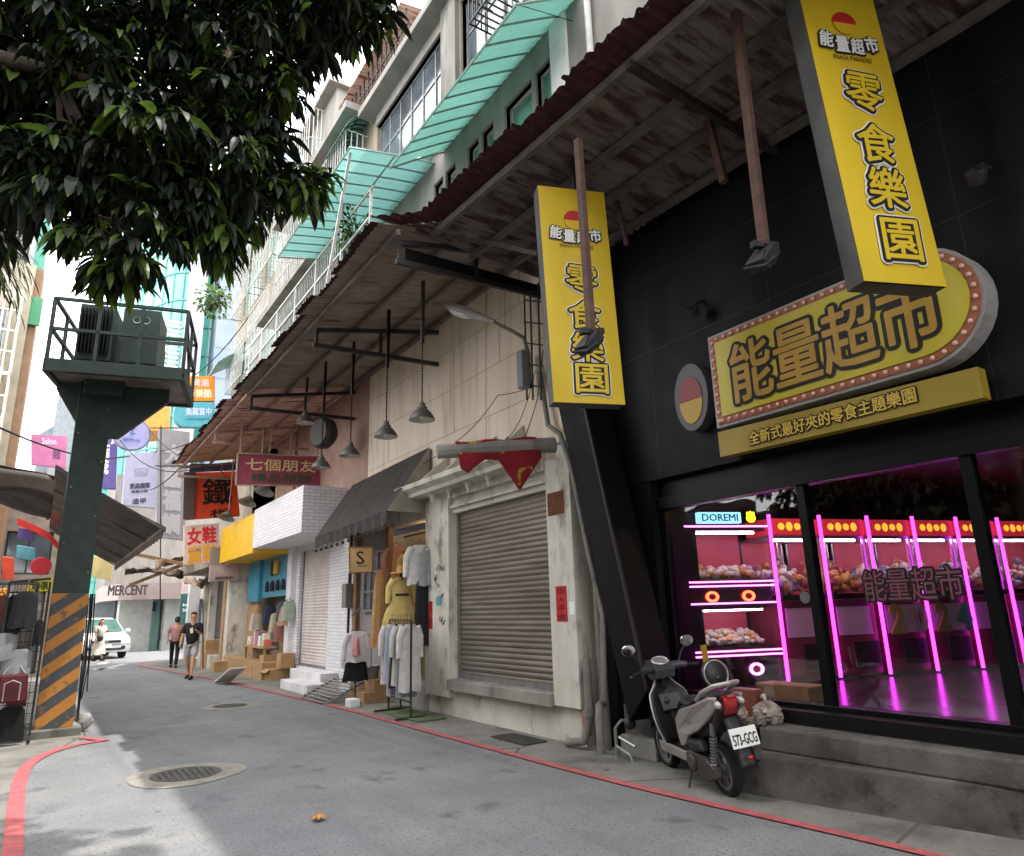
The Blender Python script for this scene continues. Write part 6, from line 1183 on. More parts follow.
# flower panicle
mb = MB(); c = atd(228, 58, 5.5)
for i in range(30): d = V((random.gauss(0, .5), random.gauss(0, .5), random.gauss(.6, .4))).normalized(); mb.tube([c, c+d*random.uniform(.04, .1)], .0015, 3)
mb.build('flower_spray', cm('panicle', '6b6448'), tree)
tv = [(-2.6, 5.2, -.1), (-2.55, 5.2, 2.2), (-2.4, 5.25, 3.8), (-1.9, 5.2, 4.8), (-1.2, 5.3, 5.4), (-.4, 5.6, 5.7), (.4, 5.9, 6.0), (1.2, 6.0, 6.3), (-3.2, 5.4, 5.2), (-3.6, 5.8, 6.2), (-1.7, 4.6, 5.6), (-1.0, 4.4, 6.5)]
te = [(0, 1), (1, 2), (2, 3), (3, 4), (4, 5), (5, 6), (6, 7), (2, 8), (8, 9), (3, 10), (10, 11)]; tr_ = [.2, .17, .15, .1, .07, .05, .035, .02, .1, .05, .07, .03]
skin('trunk', tv, te, tr_, bark, tree, 2)
mb = MB(); limbs = [V(tv[i]) for i in (3, 4, 5, 6, 7, 9, 11)]
for c, r in lobes:
    s_ = min(limbs, key=lambda q: (q-c).length); m_ = (s_+c)/2+V((0, 0, .12)); mb.tube([s_, m_, c], [.035, .025, .01], 6)
    for k in range(7):
        e_ = c+V((random.gauss(0, 1), random.gauss(0, 1), random.gauss(-.2, .8))).normalized()*r*.8; mb.tube([c.lerp(m_, .2), (c+e_)/2+V((0, 0, .04)), e_], [.01, .007, .003], 5)
mb.build('twigs', bark, tree)
# palm like fronds at the left edge
pf = T('palm_fronds', 'lighter green feathery fronds hanging in at the left edge below the mango leaves', 'plant', (-3, 8, 0)); mb = MB()
for k in range(26):
    s_ = at(-60+random.uniform(-30, 20), 190+random.uniform(-20, 60), Y=8.5); tip = at(random.uniform(-10, 38), random.uniform(225, 322), Y=8.5+random.uniform(-.6, .6)); 
    for j in range(22):
        t_ = .25+.75*j/22; p = s_.lerp(tip, t_)+V((0, 0, .25*math.sin(PI*t_))); d = (tip-s_).normalized(); sd_ = V((random.uniform(-.6, .6), random.uniform(-.6, .6), -.6)); mb.k = random.choice((1, 2)); leaf(mb, p, (d+sd_).normalized(), .22, .011, .5, 3)
mb.build('frond', leafm, pf)
mb = MB(); mb.tube([(-3.2, 8.6, 0), (-3.1, 8.6, 3), (-2.2, 8.5, 5.2)], [.09, .07, .03], 8); mb.build('stem', bark, pf)
# ================================================================== SCOOTER
sc = T('scooter', 'dark grey and silver scooter on its side stand by the arcade steps, seen from behind', 'scooter', (0, 0, 0))
sg_ = cm('scooter_grey', '3a3a3d', '2f2f32', rough=.42); sd_g = cm('scooter_black', '1b1b1e', '151517', rough=.5); silver = cm('scooter_silver', '9d9894', '8f8a86', rough=.32, metal=.4, coat=.5); trimm = cm('scooter_trim', 'a9a6a2', rough=.35, metal=.5)
for x, nm in ((0, 'rear_wheel'), (1.25, 'front_wheel')):
    mb = MB(); R_ = .235; prof = [(R_-.055, -.045), (R_-.02, -.052), (R_, -.025), (R_+.002, 0), (R_, .025), (R_-.02, .052), (R_-.055, .045)]; mb.lathe((x, 0, .235), prof+[prof[0]], 36, ax=(0, 1, 0)); ty = mb.build(nm, blackrub, sc, smooth=True)
    mb = MB(); mb.lathe((x, 0, .235), [(.18, -.04), (.17, -.02), (.17, .02), (.18, .04), (.15, .04), (.15, -.04), (.18, -.04)], 30, ax=(0, 1, 0)); mb.lathe((x, 0, .235), [(.001, -.06), (.045, -.05), (.045, .05), (.001, .06)], 14, ax=(0, 1, 0))
    for k in range(5): a = 2*PI*k/5; mb.bar((x+.03*math.cos(a), 0, .235+.03*math.sin(a)), (x+.155*math.cos(a), 0, .235+.155*math.sin(a)), .03, .03, (0, 1, 0))
    mb.build('rim', greymet, ty)
mb = MB(); mb.grid(lambda u, v: (1.25-.27*math.cos(PI*(.12+.72*u)), -.07+.14*v, .235+.275*math.sin(PI*(.12+.72*u))+.012*math.sin(PI*v)), 16, 4); mb.build('front_fender', sg_, sc, smooth=True, solid=.008)
mb = MB(); mb.tube([(1.25, .06, .235), (1.13, .06, .7)], .022, 8); mb.tube([(1.25, -.06, .235), (1.13, -.06, .7)], .022, 8); mb.tube([(1.14, 0, .62), (1.0, 0, 1.0)], .03, 8); mb.build('fork', dksteel, sc, smooth=True)
def LS(u, v):  # leg shield inner surface, facing the rider (-x); v up
    w = .18+.05*math.sin(PI*min(1, v*1.1)) - .10*max(0, v-.78)/.22; y = (u-.5)*2*w
    return V((.93+.10*v**.8+.1*v*v-.10*abs(u-.5)*2*(1-.3*v), y, .33+.6*v))
mb = MB(); mb.grid(LS, 16, 14); mb.build('leg_shield', sd_g, sc, smooth=True, solid=.03)
mb = MB(); mb.grid(lambda u, v: LS(u, v)+V((.035+.12*(1-(2*u-1)**2)**.5*(1-.5*v), 0, 0)), 16, 14); mb.build('front_cover', sg_, sc, smooth=True)
mb = MB()
for u in (0, 1): mb.tube([LS(u, v/14)+V((-.004, 0, 0)) for v in range(15)], .008, 6)
mb.build('shield_trim', trimm, sc, smooth=True)
mb = MB(); mb.prism([(.94, -.12, .62), (.98, -.12, .8), (.93, -.11, .8), (.87, -.12, .64)], (0, .24, 0)); mb.lathe((.93, .06, .74), [(.001, -.07), (.025, -.07), (.03, 0)], 14, ax=(1, 0, .2)); mb.build('glove_box', sg_, sc, bevel=.012)
mb = MB(); mb.box(.42, .98, -.15, .15, .27, .33); mb.prism([(.9, -.14, .3), (1.08, -.14, .42), (1.05, -.14, .5), (.9, -.14, .33)], (0, .28, 0)); mb.build('floorboard', sd_g, sc, bevel=.02)
mb = MB()
for s in (-1, 1): mb.prism([(.42, s*.15, .25), (1.0, s*.15, .25), (1.02, s*.15, .35), (.4, s*.15, .34)], (0, s*.03, 0))
mb.build('floor_edge', silver, sc, bevel=.01)
# headset
mb = MB(); mb.prism([(.94, -.11, .95), (1.12, -.11, .93), (1.2, -.09, 1.05), (1.12, -.09, 1.13), (.98, -.1, 1.1), (.93, -.11, 1.03)], (0, .22, 0)); 
for s in (-1, 1): mb.tube([(1.03, s*.08, 1.04), (.99, s*.2, 1.05), (.95, s*.27, 1.04)], [.055, .045, .03], 10)
mb.build('handlebar_cover', sg_, sc, smooth=True, bevel=.02)
mb = MB(); mb.lathe((1.03, 0, 1.115), [(.001, .012), (.07, .01), (.085, 0), (.085, -.02)], 24, ax=(-.35, 0, 1)); mb.build('instrument_panel', cm('dial', '6f7174', rough=.2, spec=.8), sc, smooth=True)
mb = MB(); mb.lathe((1.025, 0, 1.118), [(.088, -.006), (.096, .0), (.088, .008), (.08, 0), (.088, -.006)], 28, ax=(-.35, 0, 1)); mb.build('dial_ring', trimm, sc, smooth=True)
for s in (-1, 1):
    mb = MB(); mb.tube([(.96, s*.26, 1.04), (.90, s*.38, 1.03)], .019, 10); mb.build('grip', blackrub, sc, smooth=True)
    mb = MB(); mb.tube([(1.02, s*.25, 1.03), (.97, s*.39, 1.01)], .008, 6); mb.build('brake_lever', greymet, sc)
    mb = MB(); mb.tube([(1.0, s*.2, 1.06), (1.02, s*.26, 1.17), (1.0, s*.33, 1.25)], .007, 6); st_ = mb.build('mirror_stalk', dksteel, sc, smooth=True)
    mb = MB(); mb.lathe((1.0, s*.345, 1.275), [(.001, .02), (.045, .018), (.06, .0)], 20, ax=(1, 0, 0), x=(0, 0, 1)); mb.v = [(x, s*.345+(y-s*.345)*1.35, z) for x, y, z in mb.v]; mr_ = mb.build('mirror_shell', sd_g, sc, smooth=True)
    mb = MB(); mb.lathe((.998, s*.345, 1.275), [(.001, 0), (.055, 0), (.06, .004)], 20, ax=(1, 0, 0), x=(0, 0, 1)); mb.v = [(x, s*.345+(y-s*.345)*1.35, z) for x, y, z in mb.v]; mb.build('mirror_glass', cm('mirror', 'c9c9c4', rough=.05, metal=1.), sc)
# body
mb = MB(); mb.prism([(.5, -.11, .33), (.56, -.11, .6), (.5, -.11, .74), (-.28, -.09, .86), (-.34, -.08, .8), (-.2, -.09, .6), (.1, -.11, .5), (.3, -.11, .33)], (0, .22, 0)); mb.build('body', sd_g, sc, bevel=.03)
for s in (-1, 1):
    mb = MB()
    outl = [(.53, .36), (.58, .5), (.56, .62), (.42, .72), (.1, .80), (-.2, .90), (-.33, .91), (-.3, .8), (-.12, .68), (.08, .57), (.28, .5), (.4, .40)]
    mb.prism([(x, s*(.105+.03*math.exp(-((x-.2)/.3)**2)), z) for x, z in outl], (0, s*.045, 0)); mb.build('side_panel', silver, sc, bevel=.018)
    mb = MB(); mb.text('XC-R', (.22, s*.188, .64), (-s*1, 0, -.0), (0, 0, 1), .16, .035, .0, .001); mb.build('side_emblem', cm('emb', '4a4643'), sc)
mb = MB(); mb.grid(lambda u, v: (.58-.86*u, (v-.5)*.27*(1-.3*u)*(.8+.2*math.sin(PI*min(1, u*1.6))), .78+.11*u-.05*math.exp(-((u-.3)/.16)**2)+.05*math.sin(PI*v)**.5-.06*math.exp(-(u/.08)**2)), 24, 10); mb.build('seat', cm('seat_vinyl', '232326', '1c1c1f', rough=.55), sc, smooth=True, solid=.04)
mb = MB(); mb.tube([(.05, .13, .84), (-.12, .15, .93), (-.32, .12, 1.0), (-.39, 0, 1.015), (-.32, -.12, 1.0), (-.12, -.15, .93), (.05, -.13, .84)], .02, 10); mb.build('grab_rail', trimm, sc, smooth=True)
mb = MB(); mb.lathe((-.12, -.02, 1.07), [(.001, .04), (.09, .035), (.12, .01), (.125, -.02), (.1, -.04), (.001, -.045)], 28, ax=(-1, 0, .15)); mb.build('backrest', sd_g, sc, smooth=True)
mb = MB(); mb.lathe((-.15, -.02, 1.07), [(.118, -.008), (.126, 0), (.118, .008), (.11, 0), (.118, -.008)], 28, ax=(-1, 0, .15)); mb.prism([(-.168, -.03, 1.05), (-.168, -.02, 1.035), (-.168, -.01, 1.05), (-.168, .01, 1.06), (-.168, -.02, 1.045), (-.168, -.05, 1.06)], (-.004, 0, 0)); mb.build('backrest_trim', trimm, sc)
mb = MB(); mb.prism([(-.3, -.07, .91), (-.37, -.06, .89), (-.385, -.05, .82), (-.33, -.05, .74), (-.26, -.05, .75), (-.26, -.07, .89)], (0, .125, 0)); mb.build('tail_light', cm('tail_red', '8e1216', '7c0f13', rough=.15, coat=1.), sc, bevel=.015)
for s in (-1, 1): mb = MB(); mb.ball((-.3, s*.115, .84), (.07, .03, .035), 12, 7); mb.build('turn_signal', cm('clear_lens', 'b4aeaa', rough=.1, spec=.9), sc, smooth=True)
mb = MB(); mb.grid(lambda u, v: (-.27-.22*u**.8+.03*u*u, (v-.5)*.16, .74-.42*u+.015*math.sin(PI*v)), 12, 4); mb.build('rear_fender', sd_g, sc, smooth=True, solid=.012)
mb = MB(); mb.prism([(-.475, -.13, .50), (-.475, .13, .50), (-.44, .13, .655), (-.44, -.13, .655)], (-.006, 0, 0)); pl_ = mb.build('licence_plate', cm('plate_white', 'd4d4d0', rough=.4), sc, bevel=.004)
mb = MB(); mb.text('573-GCG', (-.470, 0, .565), (0, -1, 0), (.2, 0, 1), .225, .085, .012, .001); mb.build('plate_lettering', black, pl_)
mb = MB(); mb.ball((-.505, .0, .42), (.012, .03, .018), 10, 6); mb.build('reflector', cm('refl', 'a01418', rough=.2), sc, smooth=True)
mb = MB(); mb.prism([(.42, .07, .24), (.38, .07, .36), (.05, .07, .36), (-.08, .07, .28), (-.08, .07, .19), (.02, .07, .15), (.36, .07, .17)], (0, .1, 0)); mb.lathe((.3, .17, .265), [(.08, 0), (.08, .02), (.05, .03), (.001, .03)], 20, ax=(0, 1, 0)); mb.build('engine_case', cm('engine_grey', '55524f', '403e3c', rough=.5, metal=.5), sc, bevel=.012)
mb = MB(); mb.prism([(.3, .1, .38), (.3, .1, .48), (.05, .1, .5), (.0, .1, .4)], (0, .1, 0)); mb.build('air_box', sd_g, sc, bevel=.03)
mb = MB(); mb.tube([(.3, -.12, .2), (.1, -.15, .2), (0.05, -.17, .26)], .02, 8); mb.tube([(.08, -.17, .25), (.02, -.17, .27), (-.26, -.18, .36), (-.3, -.18, .37)], [.03, .055, .06, .04], 14); mb.build('exhaust', sd_g, sc, smooth=True)
for s in (1,):
    mb = MB(); a, b = V((-.04, .13, .26)), V((-.16, .12, .66)); mb.tube([a, b], .014, 8); n = 90; ax_ = (b-a); u_ = V((0, 1, 0)); v_ = ax_.cross(u_).normalized()
    mb.tube([a+ax_*(.12+.62*i/n)+(u_*math.cos(i*.62)+v_*math.sin(i*.62))*.03 for i in range(n+1)], .006, 5); mb.tube([a, a+ax_*.14], .026, 10); mb.tube([a+ax_*.76, b], .026, 10); mb.build('shock_absorber', greymet, sc, smooth=True)
mb = MB(); mb.tube([(.42, .12, .22), (.36, .24, .02), (.33, .27, .0)], .011, 8); mb.build('side_stand', dksteel, sc)
sc.location = (5.08, 4.40, .0); sc.rotation_euler = (R(0), 0, 0)
hd_ = math.atan2(1.1, .42); sc.rotation_mode = 'QUATERNION'; sc.rotation_quaternion = (Matrix.Rotation(hd_, 3, 'Z') @ Matrix.Rotation(R(-7), 3, 'X')).to_quaternion(); sc.scale = (.94, .94, .94)
# things on the step
bagm = mat('clear_bag', 'b8aca2', '94887e', 8, .25, transl=.45, spec=.8)
random.seed(14)
for px, py, r, lb in ((742, 716, .115, 'crumpled clear plastic bag nearest the scooter on the upper step'), (768, 714, .125, 'bulging clear plastic bag at the right on the upper step'), (757, 722, .07, 'small crumpled bag between the two larger plastic bags')):
    c = at(px, py, X=5.62); t = T('plastic_bag', lb, 'bag', tuple(c), 'clear plastic bags on the arcade step'); mb = MB(); n, m = 22, 14; vs = []
    for j in range(m+1):
        for k in range(n):
            a, b = 2*PI*k/n, -PI/2+PI*j/m; f = 1+.16*math.sin(5*a+3*b+px)+.1*math.sin(9*b+7*a)+random.uniform(-.07, .07); vs.append((c.x+r*.9*f*math.cos(b)*math.cos(a), c.y+r*f*math.cos(b)*math.sin(a), max(c.z-r*.72, c.z+r*.8*f*math.sin(b))))
    mb.add(vs, [(j*n+k, j*n+(k+1) % n, (j+1)*n+(k+1) % n, (j+1)*n+k) for j in range(m) for k in range(n)]); mb.build('film', bagm, t)
    mb = MB(); mb.tube([c+V((0, 0, r*.6)), c+V((.01, .02, r*.95)), c+V((.03, .05, r*1.15))], [.02, .012, .035], 8); mb.build('knot', bagm, t)
c = at(747, 702, X=5.65); mb = MB(); mb.box(c.x-.05, c.x+.07, c.y-.13, c.y+.12, .53, c.z+.12); tag(mb.build('brown_box', cm('brownbox', '6e3a2c', '5d3024'), bevel=.006), 'reddish brown box behind the plastic bags against the glass', 'box')
c = at(790, 695, X=6.25); mb = MB(); mb.box(6.12, 6.4, c.y-.3, c.y+.3, .66, .8); tag(mb.build('low_carton', cardb, bevel=.006), 'low flat carton inside the left glass pane', 'box')
a, b = at(712, 690, X=5.7), at(703, 645, X=5.72); mb = MB(); mb.bar(a, b, .07, .015, (1, 0, 0)); tag(mb.build('yellow_strip', cm('yel_strip', '9c7c14')), 'yellow strip board leaning behind the round scooter backrest', 'board')
# ================================================================== CAR
car = T('parked_van', 'white compact people carrier parked facing the camera in the sunlit far road', 'car', (0, 0, 0)); cw = cm('car_white', 'd8d8d8', rough=.25, coat=1.); cg = mat('car_glass', '31504e', '456a66', 3, .08, spec=.9)
xs = [(-2.15, .35, .62), (-2.1, .28, .85), (-1.7, .25, .98), (-1.3, .24, 1.06), (-.4, .24, 1.62), (.2, .24, 1.7), (1.6, .24, 1.66), (2.1, .28, 1.2), (2.15, .35, .6)]
def sect(y, z0, z1): w = .84 if z1 < 1.2 else .84; t = .84-.17*max(0, (z1-1.06)/.64); zm = min(z1, 1.0); return [(-w, y, z0), (-w-.02, y, .6 if z1 > .7 else z0+.1), (-.83, y, zm-.02), (-t, y, z1-.06), (-t+.12, y, z1), (t-.12, y, z1), (t, y, z1-.06), (.83, y, zm-.02), (w+.02, y, .6 if z1 > .7 else z0+.1), (w, y, z0)]
mb = MB(); n = 10; vs = []
for y, a, b in xs: vs += sect(y, a, b)
mb.add(vs, [(i*n+k, i*n+(k+1) % n, (i+1)*n+(k+1) % n, (i+1)*n+k) for i in range(len(xs)-1) for k in range(n)]+[tuple(range(n)), tuple(range((len(xs)-1)*n, len(xs)*n))]); mb.build('body', cw, car, smooth=True, bevel=.03)
mb = MB(); mb.prism([(-.74, -1.27, 1.10), (.74, -1.27, 1.10), (.60, -.45, 1.60), (-.60, -.45, 1.60)], (0, -.02, .03)); mb.build('windscreen', cg, car)
for s in (-1, 1):
    mb = MB(); mb.prism([(s*.83, -1.1, 1.08), (s*.83, 1.7, 1.08), (s*.70, 1.4, 1.56), (s*.70, -.35, 1.56)], (s*.02, 0, 0)); mb.build('side_window', cg, car)
    mb = MB(); mb.prism([(s*.5, -2.14, .68), (s*.82, -2.02, .72), (s*.84, -1.8, .86), (s*.52, -2.1, .8)], (0, -.03, .01)); mb.build('headlight', cm('headlight', 'b5bcc4', rough=.1, spec=.9), car)
    mb = MB(); mb.ball((s*.98, -1.0, 1.12), (.11, .06, .08), 12, 8); mb.bar((s*.84, -1.0, 1.08), (s*.94, -1.0, 1.1), .04); mb.build('wing_mirror', cw, car, smooth=True)
    mb = MB(); mb.lathe((s*.6, -2.14, .45), [(.001, -.03), (.07, -.03), (.09, .0)], 16, ax=(0, 1, 0)); mb.build('fog_lamp', dksteel, car)
    for y in (-1.35, 1.35):
        mb = MB(); mb.lathe((s*.76, y, .31), [(.2, -.1), (.29, -.1), (.31, -.06), (.31, .06), (.29, .1), (.2, .1), (.2, -.1)], 28, ax=(1, 0, 0), x=(0, 1, 0)); wh = mb.build('wheel', blackrub, car, smooth=True)
        mb = MB(); mb.lathe((s*.76, y, .31), [(.001, s*.07), (.19, s*.09), (.2, s*.1), (.2, s*.0)], 20, ax=(1, 0, 0), x=(0, 1, 0)); mb.build('hub_cap', alu, wh)
mb = MB(); mb.box(-.5, .5, -2.18, -2.12, .66, .76); mb.box(-.55, .55, -2.18, -2.12, .36, .44); mb.build('grille', dksteel, car); mb = MB(); mb.box(-.19, .19, -2.2, -2.17, .46, .6); mb.build('number_plate', purewhite, car)
mb = MB(); mb.lathe((0, -2.19, .71), [(.001, -.01), (.06, -.01), (.06, .01)], 18, ax=(0, 1, 0)); mb.build('badge', alu, car)
car.location = (2.1, 36.9, 0); car.rotation_euler.z = R(8); car.scale = (1.08, 1.08, 1.0)
# ================================================================== PEOPLE
skinm = cm('skin', 'b98a6c', 'a97a5e', rough=.6); hairm = cm('hair_black', '18140f')
def person(lb, px, py, face, H_, shirt, pants, step=.28, short=False, dress=None, hair_long=False, logo=None, arm_up=0, bag=None, shoe='1c1c1e'):
    o = at(px, py, Z=0); t = T('person', lb, 'person', (0, 0, 0), None); f = H_/1.7
    # x = walking direction, y = left
    hip = .90; J = dict(pel=(0, 0, .92), wa=(.0, 0, 1.06), ch=(.02, 0, 1.28), nk=(.02, 0, 1.44), hb=(.03, 0, 1.5), hd=(.05, 0, 1.6), ht=(.045, 0, 1.68))
    L_ = []
    vs = [J['pel'], J['wa'], J['ch'], J['nk'], J['hb'], J['hd'], J['ht']]; rd = [(.15, .11), (.13, .095), (.165, .11), (.055, .055), (.06, .065), (.082, .098), (.05, .06)]; ed = [(0, 1), (1, 2), (2, 3), (3, 4), (4, 5), (5, 6)]
    def add(par, pts, rs):
        p = par
        for q, r in zip(pts, rs): vs.append(q); rd.append((r, r)); ed.append((p, len(vs)-1)); p = len(vs)-1
        return p
    for s, ph in ((1, 1), (-1, -1)):
        fx = step*ph; add(0, [(.02*ph, s*.09, .86), (fx*.45+.03, s*.095, .5), (fx*.95-(.06 if ph < 0 else 0), s*.095, .12+(.03 if ph < 0 else 0)), (fx*.95-.02, s*.1, .05), (fx*.95+.14, s*.1, .035)], [.085, .056, .036, .038, .03])
        if arm_up and s == arm_up: pts = [(.02, s*.18, 1.39), (.06, s*.22, 1.14), (.24, s*.16, 1.22)]
        else: pts = [(.02, s*.18, 1.39), (-fx*.25, s*.235, 1.14), (-fx*.55+.06, s*.24, .92)]
        h = add(2, pts, [.052, .04, .028]); q = V(pts[-1]); d = (q-V(pts[-2])).normalized()
        hh = add(h, [tuple(q+d*.05)], [.03])
        for k in range(4): a_ = q+d*.09+V(((k-1.5)*.02, 0, 0)); add(hh, [tuple(a_), tuple(a_+d*.035+V((0, -s*.01, 0)))], [.0095, .008])
        add(hh, [tuple(q+d*.05+V((.04, 0, 0))), tuple(q+d*.08+V((.05, 0, 0)))], [.01, .008])
    bd = skin('body', vs, ed, rd, skinm, t, 1)
    mb = MB(); mb.ball((.04, 0, 1.625), (.105, .088, .105), 14, 10); mb.v = [(x-(.0 if z > 1.6 else .035), y, z) for x, y, z in mb.v]
    if hair_long: mb.ball((-.04, 0, 1.5), (.06, .08, .16), 12, 8)
    mb.v = [(min(x, .10 if z > 1.66 else .03), y, z) for x, y, z in mb.v]; mb.build('hair', hairm, t, smooth=True)
    mb = MB()
    for s in (-1, 1): mb.ball((.128, s*.03, 1.605), (.008, .012, .006), 6, 5)
    mb.ball((.128, 0, 1.545), (.006, .02, .004), 6, 5); mb.build('face_features', hairm, t); mb = MB(); mb.ball((.135, 0, 1.58), (.018, .012, .018), 8, 6)
    for s in (-1, 1): mb.ball((.04, s*.085, 1.59), (.02, .012, .028), 8, 6)
    mb.build('nose_and_ears', skinm, t, smooth=True)
    # clothing
    sv = [(0, 0, .78), (0, 0, 1.02), (.02, 0, 1.28), (.02, 0, 1.405)]; sr = [(.185, .15), (.185, .15), (.19, .135), (.085, .08)]; se = [(0, 1), (1, 2), (2, 3)]
    for s, ph in ((1, 1), (-1, -1)):
        fx = step*ph; e_ = (.06, s*.225, 1.13) if arm_up == s else (-fx*.25, s*.24, 1.15); sv += [(.02, s*.185, 1.385), e_]; sr += [(.075, .075), (.075, .075)]; se += [(2, len(sv)-2), (len(sv)-2, len(sv)-1)]
    skin('dress_top' if dress else 'shirt', sv, se, sr, cloth(shirt), t, 1)
    if dress: mb = MB(); garment(mb, (0, 0, 0), 1.0, 0, .72, .17, .30, .16, 6, .12, (0, 1, 0)); mb.build('skirt', cloth(dress), t, smooth=True)
    else:
        pv = [(0, 0, 1.0)]; pr_ = [(.16, .12)]; pe = []
        for s, ph in ((1, 1), (-1, -1)):
            fx = step*ph; i0 = len(pv); kn = (fx*.45+.03, s*.1, .5)
            if short: pv += [(.02*ph, s*.095, .84), (fx*.42+.02, s*.1, .54)]; pr_ += [(.105, .105), (.1, .1)]; pe += [(0, i0), (i0, i0+1)]
            else: pv += [(.02*ph, s*.095, .84), kn, (fx*.95-(.06 if ph < 0 else 0)-.01, s*.1, .1)]; pr_ += [(.1, .1), (.075, .075), (.06, .06)]; pe += [(0, i0), (i0, i0+1), (i0+1, i0+2)]
        skin('shorts' if short else 'trousers', pv, pe, pr_, cloth(pants), t, 1)
    for s, ph in ((1, 1), (-1, -1)):
        fx = step*ph; mb = MB(); z = .035; mb.tube([(fx*.95-.07, s*.1, z+.02), (fx*.95, s*.1, z+.02), (fx*.95+.12, s*.1, z+.005), (fx*.95+.19, s*.1, z)], [.045, .055, .045, .028], 10); mb.build('shoe', cm('shoe_'+shoe, shoe), t, smooth=True)
    if logo: mb = MB(); mb.prism([(.150, -.03, 1.16), (.150, .04, 1.18), (.158, .02, 1.32), (.158, -.05, 1.29)], (.004, 0, 0)); mb.build('shirt_print', cm('print_cream', 'd8cba8'), t)
    t.location = o; t.rotation_euler.z = face; t.scale = (f, f, f)
    if bag: b_ = T('shoulder_bag', bag, 'bag', (0, 0, 0)); mb = MB(); mb.ball((0, 0, 0), (.14, .07, .13), 14, 8); mb.build('body', cm('bag_black', '1a1a1c'), b_, smooth=True); mb = MB(); mb.tube([(.1, 0, .05), (.05, .05, .5), (-.1, 0, .05)], .01, 6); mb.build('strap', MATS['bag_black'], b_); b_.location = (o.x-.02, o.y-.2, .92*f)
    return t
person('young man in black printed t-shirt and light shorts walking towards the camera', 189, 679, R(-112), 1.72, '1c1c20', 'b9b5b3', .26, short=True, logo=1, arm_up=1)
person('person in dusty pink shirt and black trousers walking away beyond the young man', 173, 668, R(75), 1.62, 'a87a78', '17171a', .2)
person('woman in long pale dress looking at her phone beside the white parked car', 97, 661, R(-60), 1.62, 'c9c4b8', 'c9c4b8', .14, dress='c9c4b8', hair_long=True, arm_up=1, bag='black shoulder bag carried by the woman in the pale dress')
# ================================================================== OPPOSITE SIDE (out of view; buildings added for shade and glass reflections)
ob_ = T('opposite_sky_blocker', 'unseen dull brown building added on the opposite side to block skylight and fill reflections', 'building', (-8, 0, 0))  # added mass that blocks skylight and darkens the glass reflection
opo = [(y, y+1.6, z, z+1.4) for y in (-11, -8, -5, -2, 1, 4) for z in (4.6, 7.6)]+[(y, y+2.4, .1, 3) for y in (-11, -7.5, -4, -.5, 3)]
Mo = Matrix(((-1, 0, 0, 0), (0, 1, 0, 0), (0, 0, 1, 0), (0, 0, 0, 1)))
openwall(-24, 5, 0, 15, opo, 7.5, .3, Mo).build('wall', cm('dull_brown', '6b5f55', '564c44'), ob_)
mb = MB(); mb.box(-14, -8, -24, 5, 0, 14.9); mb.build('core', MATS['dark_room'], ob_)
for i, o in enumerate(opo[:12]): window(ob_, o[0], o[1], o[2], o[3], 7.5, winglass, greymet, 2, 1, Mo)
mb = MB(); mb.box(-13, -7.6, 5.2, 13, 0, 6.2); mb.box(-7.6, -7.2, 5.2, 13, 5.9, 6.3); tag(mb.build('reflection_annex', cm('annex_grey', '5b5a57', '474643')), 'unseen low grey annex added on the opposite side to fill the arcade glass reflection', 'building')  # low mass added behind the trees for the glass reflection
mb = MB(); mb.box(5.55, 13, -24, -5.35, 0, 15); tag(mb.build('unseen_skylight_block', greytile), 'unseen grey block added behind the camera to shade the near street', 'building')  # unseen box added to cut skylight from behind the camera
random.seed(5)
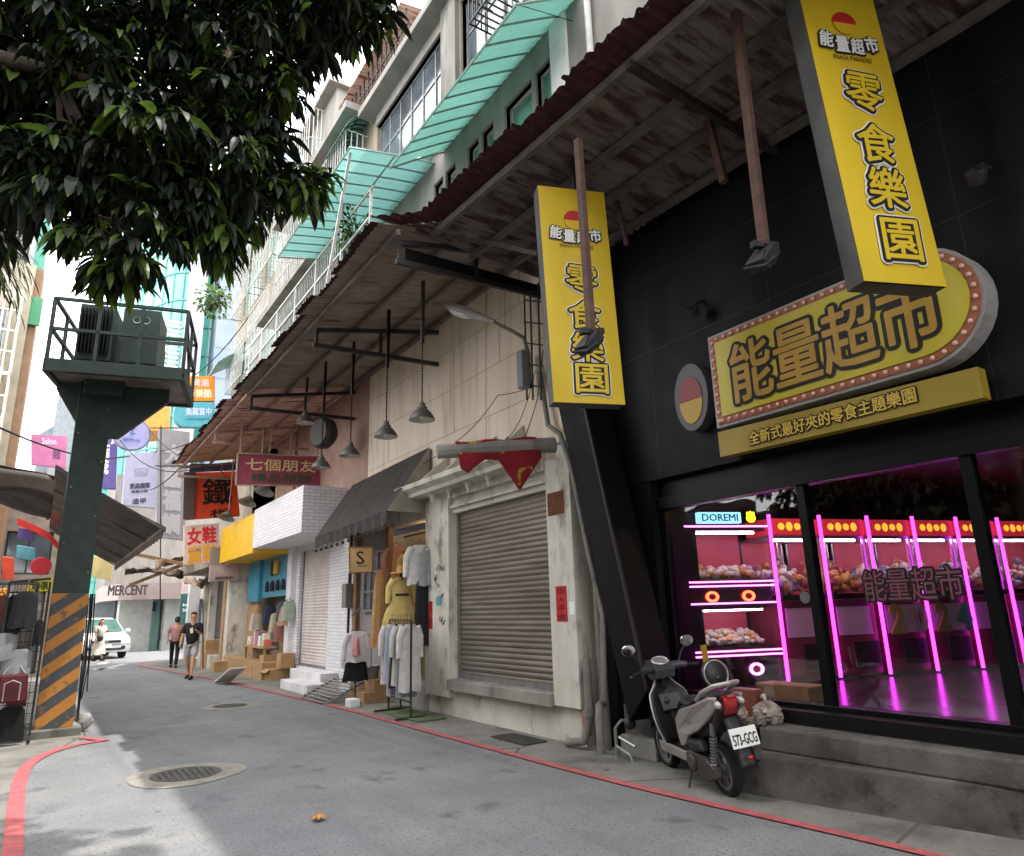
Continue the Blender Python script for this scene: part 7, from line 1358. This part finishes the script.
for k, (x, y, lb) in enumerate(((-5.2, -3.5, 'street tree on the opposite side, mirrored in the arcade glass'), (-5.0, .8, 'second street tree on the opposite side, nearer the mango tree'), (-5.6, 7.2, 'third street tree on the opposite side, in front of the low annex'), (-5.9, 11.0, 'farthest street tree on the opposite side, in front of the low annex'))):
    t = T('street_tree', lb, 'tree', (x, y, 0), 'street trees on the opposite side'); mb = MB()
    for i in range(420):
        d = V((random.gauss(0, 1), random.gauss(0, 1), random.gauss(0, 1))).normalized()*random.uniform(.3, 1); p = V((x, y, 4.6))+V((d.x*2, d.y*2.1, d.z*1.9))
        for j in range(5): mb.k = random.choice((0, 1, 2)); leaf(mb, p, (d+V((random.uniform(-1, 1), random.uniform(-1, 1), random.uniform(-1, .5)))).normalized(), .32, .06, 1., 3)
    mb.build('crown', leafm, t); skin('trunk', [(x, y, -.1), (x, y, 2.4), (x+.2, y+.3, 3.8), (x+.8, y+.8, 4.8), (x-.7, y-.6, 4.9)], [(0, 1), (1, 2), (2, 3), (2, 4)], [.16, .12, .09, .04, .04], bark, t, 1)
# ================================================================== LIGHT
w = bpy.data.worlds.new('World'); S.world = w; w.use_nodes = True; N = w.node_tree.nodes; L = w.node_tree.links
sky = N.new('ShaderNodeTexSky'); sky.sky_type = 'NISHITA'; sky.sun_disc = False; EL = R(72.5); AZ = R(115)
SD = V((math.sin(AZ)*math.cos(EL), math.cos(AZ)*math.cos(EL), math.sin(EL)))
sky.sun_elevation = EL; sky.sun_rotation = AZ; sky.dust_density = 3; sky.air_density = 1.2
tc = N.new('ShaderNodeTexCoord'); nz = N.new('ShaderNodeTexNoise'); nz.inputs['Scale'].default_value = 2.2; nz.inputs['Detail'].default_value = 6; L.new(tc.outputs['Generated'], nz.inputs['Vector'])
mr = N.new('ShaderNodeMapRange'); mr.inputs[1].default_value = .3; mr.inputs[2].default_value = .5; mr.inputs[3].default_value = .45; L.new(nz.outputs['Fac'], mr.inputs[0])
mx = N.new('ShaderNodeMix'); mx.data_type = 'RGBA'; L.new(mr.outputs[0], mx.inputs[0]); L.new(sky.outputs[0], mx.inputs[6]); mx.inputs[7].default_value = (15, 15, 15.2, 1)
L.new(mx.outputs[2], N['Background'].inputs[0]); N['Background'].inputs[1].default_value = .14
sd = bpy.data.lights.new('sun', 'SUN'); sd.energy = 2.4; sd.angle = R(.6); sd.color = (1, .95, .88); so = bpy.data.objects.new('sun', sd); COL.objects.link(so)
so.rotation_euler = SD.to_track_quat('Z', 'Y').to_euler(); so.location = (0, 0, 30)
S.render.engine = 'CYCLES'; S.cycles.use_denoising = True; S.cycles.max_bounces = 8; S.cycles.transparent_max_bounces = 16; S.cycles.sample_clamp_indirect = 6
try: S.cycles.denoiser = 'OPENIMAGEDENOISE'
except Exception: pass
S.view_settings.view_transform = 'Standard'; S.view_settings.look = 'None'; S.view_settings.exposure = 1.45; S.view_settings.gamma = 1
